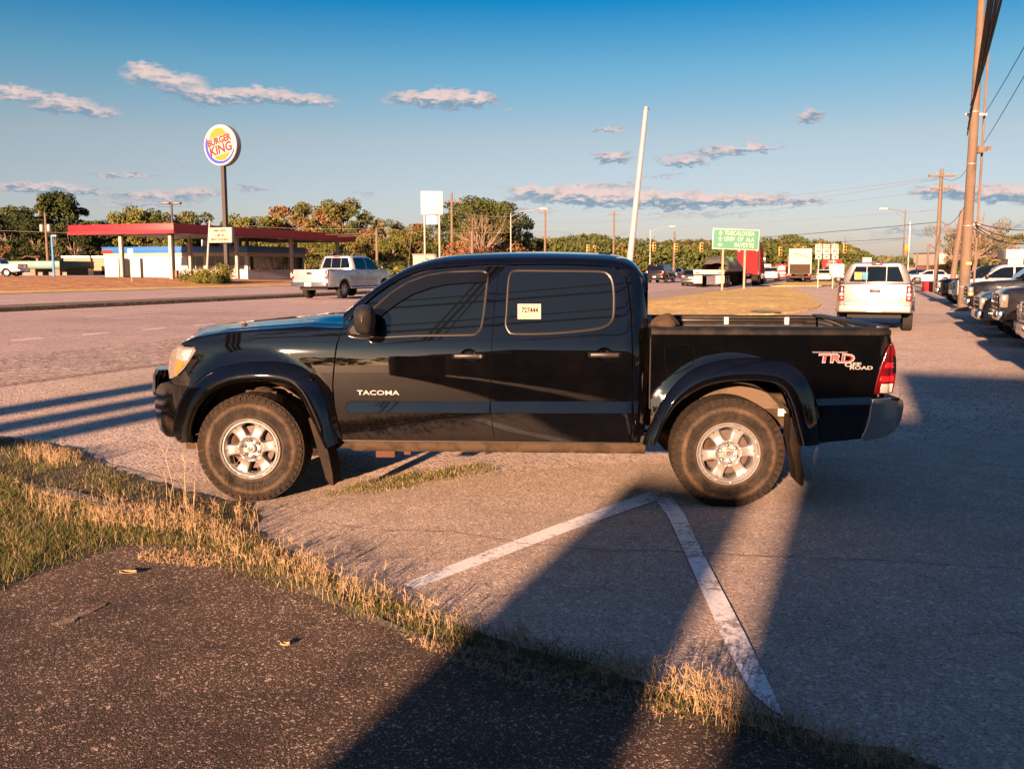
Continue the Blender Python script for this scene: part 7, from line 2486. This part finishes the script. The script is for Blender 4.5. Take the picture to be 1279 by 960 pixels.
def tree_proto(kind, h, w_, mats, seed, trunk=.28, per=55, leaf=.34, split=(.7,)):
    r_ = random.Random(seed); root = empty({'pine': 'pine_tree', 'oak': 'broadleaf_tree', 'bush': 'shrub', 'bare': 'bare_tree'}[kind])
    mb = MB(); cl = []
    if kind == 'pine':
        mb.tube([(0, 0, -.3), (.1, 0, h * .4), (.0, .1, h * .8), (0, 0, h * .95)], [trunk, trunk * .7, trunk * .4, .05], 8)
        for k in range(int(16 + w_ * 2)):
            z = h * r_.uniform(.42, .98); a = r_.uniform(0, 6.28); d = w_ * .5 * r_.uniform(.15, 1) * (1.15 - z / h) ** .4; cr = r_.uniform(.6, 1.25) * w_ / 7
            x, y = d * math.cos(a), d * math.sin(a); cl.append((x, y, z, cr)); mb.tube([(0, 0, z - .8), (x * .6, y * .6, z - .3), (x, y, z)], [.08, .05, .03], 5)
    elif kind in ('oak', 'bare'):
        mb.tube([(0, 0, -.3), (.1, 0, h * .18), (.0, .1, h * .35)], [trunk * 1.2, trunk, trunk * .8], 9)
        nb = int(22 + w_ * 1.6)
        for k in range(nb):
            u = r_.random(); z = h * (.28 + .68 * u); rr = w_ * .5 * math.sqrt(max(.05, 1 - ((z / h - .55) / .50) ** 2)) * r_.uniform(.35, 1.0); a = r_.uniform(0, 6.28)
            x, y = rr * math.cos(a), rr * math.sin(a); cr = r_.uniform(.55, 1.15) * w_ / 7.5
            if kind == 'oak' or r_.random() < .25: cl.append((x, y, z, cr))
            q = Vector((0, .1, h * .34)); e_ = Vector((x, y, z)); mdl = q.lerp(e_, .5) + Vector((r_.uniform(-.4, .4), r_.uniform(-.4, .4), .5))
            mb.tube([q, mdl, e_], [.12, .07, .03], 5)
            if kind == 'bare':
                for j in range(7):
                    e2 = e_ + Vector((r_.uniform(-1, 1), r_.uniform(-1, 1), r_.uniform(-.2, 1.1))); mb.tube([mdl.lerp(e_, r_.random()), e2], [.03, .012], 4, cap=False)
    else:
        for k in range(int(10 + w_ * 4)):
            a = r_.uniform(0, 6.28); rr = w_ * .42 * math.sqrt(r_.random()); z = h * r_.uniform(.15, .72) * math.sqrt(max(.1, 1 - (rr / (w_ * .55)) ** 2)); cr = r_.uniform(.28, .42) * h * .8
            cl.append((rr * math.cos(a), rr * math.sin(a), max(z, cr * .4), cr)); mb.tube([(0, 0, 0), (rr * math.cos(a) * .9, rr * math.sin(a) * .9, z)], [.04, .02], 4)
    mb.build('trunk' if kind != 'bush' else 'stems', M['bark'], root)
    me = leaf_mesh('crown', cl, per, leaf, mats, seed, split); link(bpy.data.objects.new('crown' if kind != 'bush' else 'foliage', me), root)
    SZ[root.name] = (h, w_)
    return root


PR = {}
SZ = {}


def proto(key):
    if key not in PR:
        kind, h, w_, ms, seed, per, leaf = {
            'pine1': ('pine', 14, 7, ('pine', 'oak'), 1, 180, .231), 'pine2': ('pine', 13, 8, ('pine', 'oak'), 2, 180, .231),
            'oakd1': ('oak', 11, 10, ('pine', 'oak'), 3, 160, .245), 'oakd2': ('oak', 12, 9, ('oak', 'pine'), 4, 160, .245), 'oakg': ('oak', 10, 9, ('oak', 'lime'), 5, 160, .231),
            'lime1': ('oak', 8, 7, ('lime', 'oak'), 6, 190, .204), 'lime2': ('oak', 9, 8, ('lime', 'olive'), 7, 180, .204), 'olive': ('oak', 9, 8, ('olive', 'oak'), 8, 180, .204),
            'orange': ('oak', 9, 7, ('orange', 'olive'), 9, 140, .204), 'rustb': ('bush', 4.6, 9, ('rust', 'orange'), 10, 110, .150), 'bushy': ('bush', 1.7, 3.2, ('bush', 'oak'), 11, 900, .085),
            'bushy2': ('bush', 2.6, 2.6, ('bush', 'olive'), 12, 420, .10), 'hedge': ('bush', 2.6, 9, ('hedge',), 13, 180, .136), 'bare': ('bare', 9, 9, ('olive', 'oak'), 14, 80, .150), 'bigoak': ('oak', 13, 13, ('oak', 'pine'), 15, 120, .245)}[key]
        PR[key] = [tree_proto(kind, h, w_, [LEAF[q] for q in ms], seed, per=per, leaf=leaf), False]
    return PR[key]


def tree(key, px, topy, Y, lab, cat='tree', wscale=1.0, grp=None, base=None):
    pr = proto(key)
    if not pr[1]: o = pr[0]; pr[1] = True
    else: o = copy_tree(pr[0])
    t_ = W(px, topy, Y); h0 = H(t_.x, Y) if base is None else base
    s_ = (t_.z - h0) / SZ[pr[0].name][0]
    o.location = (t_.x, Y, h0); o.scale = (s_ * wscale, s_ * wscale, s_); o.rotation_euler = (0, 0, random.uniform(0, 6.28))
    tag(o, lab, cat, grp); return o


GL = 'trees at the far left'
TR = [('pine1', 48, 246, 140, 'tall dark pine behind the transformer pole'), ('pine2', 72, 241, 142, 'tallest pine of the far left group, with an airy top'), ('pine1', 96, 252, 146, 'pine right of the tallest one at far left'),
      ('oakd1', 5, 262, 136, 'dark broadleaf tree cut by the left edge'), ('oakd2', 22, 258, 140, 'dark rounded tree second from the left edge'), ('oakd1', 44, 272, 134, 'low dark tree below the transformer pole top'), ('oakd2', 68, 280, 132, 'low dark tree below the tallest pine'), ('oakd1', 92, 282, 132, 'low dark tree above the tan brick building'), ('oakd2', 112, 277, 140, 'dark tree over the left end of the red canopy'), ('oakd1', 128, 279, 144, 'dark tree just behind the canopy left end'),
      ('orange', -2, 298, 118, 'small rust-coloured tree at the left edge'),
      ('lime1', 150, 268, 150, 'bright green tree above the red canopy, leftmost'), ('lime2', 168, 262, 150, 'bright green tree above the canopy, second from left'), ('lime1', 184, 260, 148, 'bright green tree in the middle above the canopy'), ('lime2', 202, 262, 150, 'bright green tree left of the twin lamp'), ('lime1', 140, 300, 135, 'green tree seen under the canopy beside the left columns'), ('lime2', 190, 302, 135, 'green tree seen under the canopy middle'), ('lime1', 220, 300, 135, 'green tree seen under the canopy by the twin lamp pole'),
      ('oakg', 219, 275, 160, 'small pale tree between the twin lamp and the pale post'), ('oakg', 250, 268, 160, 'wispy green tree left of the dark sign pole'), ('oakd2', 292, 276, 155, 'dark green tree right of the sign pole'), ('oakg', 238, 280, 158, 'low tree behind the canopy roof near the pale post'),
      ('lime1', 312, 270, 140, 'yellow-green tree above the canopy right part'), ('lime2', 335, 265, 142, 'bright yellow-green tree before the autumn trees'), ('orange', 357, 254, 146, 'autumn tree with bare top twigs'), ('olive', 380, 256, 146, 'orange-olive tree in the middle of the autumn group'), ('orange', 400, 253, 144, 'tall orange-brown tree of the autumn group'), ('olive', 420, 252, 142, 'tall olive tree of the autumn group'), ('olive', 436, 262, 140, 'olive tree at the right end of the autumn group'), ('lime1', 350, 290, 128, 'low bright green tree behind the canopy end'), ('lime2', 382, 296, 126, 'low green tree right of the blue-banded shop'), ('lime1', 410, 300, 124, 'low bright tree above the silver pickup'), ('lime2', 432, 292, 126, 'low green tree behind the canopy tip'),
      ('oakg', 452, 278, 140, 'sparse tree right of the autumn group'), ('orange', 466, 284, 136, 'small rusty tree beside the pale pole'), ('olive', 482, 276, 134, 'olive tree left of the blank sign'), ('lime2', 500, 284, 128, 'yellow tree left of the blank sign poles'), ('orange', 513, 276, 130, 'red-brown tree touching the blank sign'), ('lime1', 489, 296, 118, 'low yellow tree above the hedge'), ('olive', 524, 284, 132, 'tree behind the blank sign'), ('oakg', 545, 280, 128, 'green tree between the sign poles and the tall pole'),
      ('bigoak', 585, 250, 122, 'large dark oak with a broad crown left part'), ('bigoak', 616, 252, 118, 'large oak with the highest crown above the brown bush'), ('oakg', 640, 276, 124, 'dark green slope of the oak group at its right end'), ('oakg', 660, 291, 140, 'low green tree right of the oak group'), ('bare', 601, 268, 112, 'bare-limbed tree in front of the large oak')]
for k, px, ty, Y, lab in TR: tree(k, px, ty, Y, lab, 'tree', 1.0 if k not in ('bigoak',) else 1.1, 'trees beyond the road')
tree('rustb', 583, 293, 96, 'broad pinkish-brown shrub behind the black roof', 'shrub', 1.0)
tree('rustb', 628, 296, 98, 'pinkish-brown shrub under the street lamp arm', 'shrub', .9)
tree('hedge', 470, 319, 88, 'dark clipped hedge beyond the silver pickup, left part', 'hedge', 1.0); tree('hedge', 500, 321, 90, 'dark clipped hedge beyond the silver pickup, right part', 'hedge', .9); tree('bushy', 487, 328, 74, 'low bright shrub in front of the hedge', 'shrub', 1.0)
tree('bushy', 246, 331, 76, 'round clipped bush left in the bed under the pole sign', 'shrub', 1.15); tree('bushy', 261, 336, 74, 'low clipped bush in the middle of the bed', 'shrub', 1.3); tree('bushy2', 274, 323, 77, 'taller loose bush at the foot of the sign pole', 'shrub', 1.1)
for k, px, ty, Y, lab in (('bare', 1196, 276, 120, 'bare brown tree behind the leaning wooden pole'), ('bare', 1222, 268, 118, 'bare brown tree right of the tan pole'), ('bare', 1240, 280, 125, 'bare brown tree left of the white showroom fascia'), ('olive', 1205, 300, 130, 'olive tree low behind the tan pole'), ('olive', 1262, 294, 130, 'tree behind the white showroom fascia')):
    tree(k, px, ty, Y, lab, 'tree', 1.0, 'trees on the right')
# ---- distant woods
r2 = np.random.default_rng(99); cl = []


def wood(px0, px1, n, prof, Y0, Y1):
    for i in range(n):
        px = px0 + (px1 - px0) * (i + r2.random()) / n; Y = r2.uniform(Y0, Y1); ty = np.interp(px, [q[0] for q in prof], [q[1] for q in prof]) + r2.uniform(-3, 6)
        t_ = W(px, ty, Y); rr = r2.uniform(2.2, 3.8)
        cl.append((t_.x, Y, t_.z - rr * .7, rr))
        z = t_.z - rr * 1.6
        while z > .5:
            cl.append((t_.x + r2.uniform(-2, 2), Y + r2.uniform(-3, 1), z, rr * r2.uniform(.8, 1.15))); z -= rr * 1.1


prof = [(640, 297), (665, 300), (690, 297), (720, 293), (745, 291), (770, 296), (800, 300), (850, 298), (880, 302), (920, 306), (950, 300), (975, 296), (1000, 292), (1030, 303), (1050, 304), (1056, 308), (1090, 320), (1120, 318), (1140, 322), (1190, 321), (1300, 322)]
wood(645, 1900, 260, prof, 250, 300)
wood(645, 1030, 70, [(640, 306), (720, 301), (800, 306), (900, 312), (1030, 308)], 215, 240)
cl2 = list(cl); cl = []
wood(1036, 1062, 16, [(1036, 306), (1050, 305), (1062, 312)], 200, 215)
me = leaf_mesh('woods', cl2 + cl, 22, .62, [LEAF['oak'], LEAF['olive']], 77, (.88,))
tag(link(bpy.data.objects.new('distant_woods', me)), 'wooded ridge along the horizon right of the oak group', 'woods', kind='stuff')
cl = []
wood(-800, 660, 210, [(-140, 300), (60, 296), (130, 303), (300, 303), (450, 306), (660, 308)], 190, 230)
me = leaf_mesh('woods', cl, 20, .6, [LEAF['pine'], LEAF['oak']], 78, (.6,))
tag(link(bpy.data.objects.new('background_woods', me)), 'dark belt of woods behind the filling station', 'woods', kind='stuff')

# ================================================================== BEHIND THE CAMERA (unseen; some of it added to shade the lot, and it shows in the paint)
ca_, sa_ = math.cos(SUN_AZ), math.sin(SUN_AZ)


def sunframe(name, n_, a_, lab, cat, grp=None):
    """x axis = across the sunlight, y axis = along it"""
    return empty(name, (n_ * ca_ + a_ * sa_, -n_ * sa_ + a_ * ca_, 0), -SUN_AZ, lab, cat, grp)


M['stucco'] = pmat('grey_stucco', (.16, .15, .14), .85, var=.2, vscale=1)
b_ = sunframe('shade_building', 0, -5, 'unseen low grey building added behind the viewer to shade the lot', 'building')  # unseen block, shaped to cast the wide shade on the right
part(b_, 'wing', M['stucco'], -.38, .6, -6, 0, 0, 2.95); part(b_, 'main_block', M['stucco'], .6, 26, -9, 0, 0, 3.85)
part(b_, 'parapet', M['soffit'], .6, 26, -9.05, -8.9, 3.85, 4.0)
for k in range(5): part(b_, 'window', M['win_dark'], 2.5 + k * 4.4, 5 + k * 4.4, -.02, .03, .9, 2.8)
b_ = sunframe('shade_pier', 0, -5, 'unseen brick pier added behind the viewer for its shadow band', 'pier')  # unseen pier, added to cast the shadow band towards the rear wheel
part(b_, 'shaft', M['brick_red'], -1.575, -.65, -.9, 0, 0, 2.15); part(b_, 'coping', M['kerb'], -1.575, -.65, -.9, 0, 2.15, 2.23)
for k, (n_, w_) in enumerate(((-9.1, .60), (-8.15, .55), (-7.35, .55))):  # unseen columns, sized to cast the three shadow stripes on the left
    b_ = sunframe('shade_column', n_, -10, 'unseen square column added behind the viewer for its shadow stripe, %s from the left' % ('first', 'second', 'third')[k], 'column', 'row of three columns')
    part(b_, 'shaft', M['stucco'], -w_ / 2, w_ / 2, -.25, .25, 0, 7); part(b_, 'cap', M['kerb'], -w_ / 2 - .01, w_ / 2 + .01, -.26, .26, 7, 7.15)
for k, (n_, a_, hh, key, ws) in enumerate(((-6.2, -2.5, 1.75, 'bushy2', 1.0), (-5.4, -3.2, 1.55, 'bushy', .6))):  # unseen shrubs, added to shade the ground at the left
    o = copy_tree(proto(key)[0]); o.location = (n_ * ca_ + a_ * sa_, -n_ * sa_ + a_ * ca_, 0); s_ = hh / SZ[PR[key][0].name][0]; o.scale = (s_ * ws, s_ * ws, s_); tag(o, ('unseen loose shrub added behind the viewer for its shadow', 'unseen low shrub added behind the viewer for its shadow')[k], 'shrub')
cl = []
r2 = np.random.default_rng(5)
for i in range(90):
    a = R(100 + 160 * (i + r2.random()) / 90); d = r2.uniform(85, 120); x, y = d * math.sin(a), d * math.cos(a); hh = r2.uniform(4, 9); 
    dn_ = x * SUN_AZ
    for z in np.arange(hh, .5, -2.6): cl.append((x + r2.uniform(-1, 1), y, z, r2.uniform(1.8, 3)))
me = leaf_mesh('woods', cl, 9, .8, [LEAF['pine'], LEAF['oak']], 79, (.6,))
tag(link(bpy.data.objects.new('woods_behind', me)), 'belt of trees behind the viewer', 'woods', kind='stuff')

for k in range(5):
    wire('overhead_wire', (-26, -8.2, 6.2 + .38 * k + .25 * (k % 2)), (24, -5.2, 7.9 + .42 * k), .5 + .1 * k, .022 if k % 2 else .014, M['wire'], 'black wire crossing behind the viewer, %s from below' % ('first', 'second', 'third', 'fourth', 'fifth')[k], 'wires behind the viewer', 40)
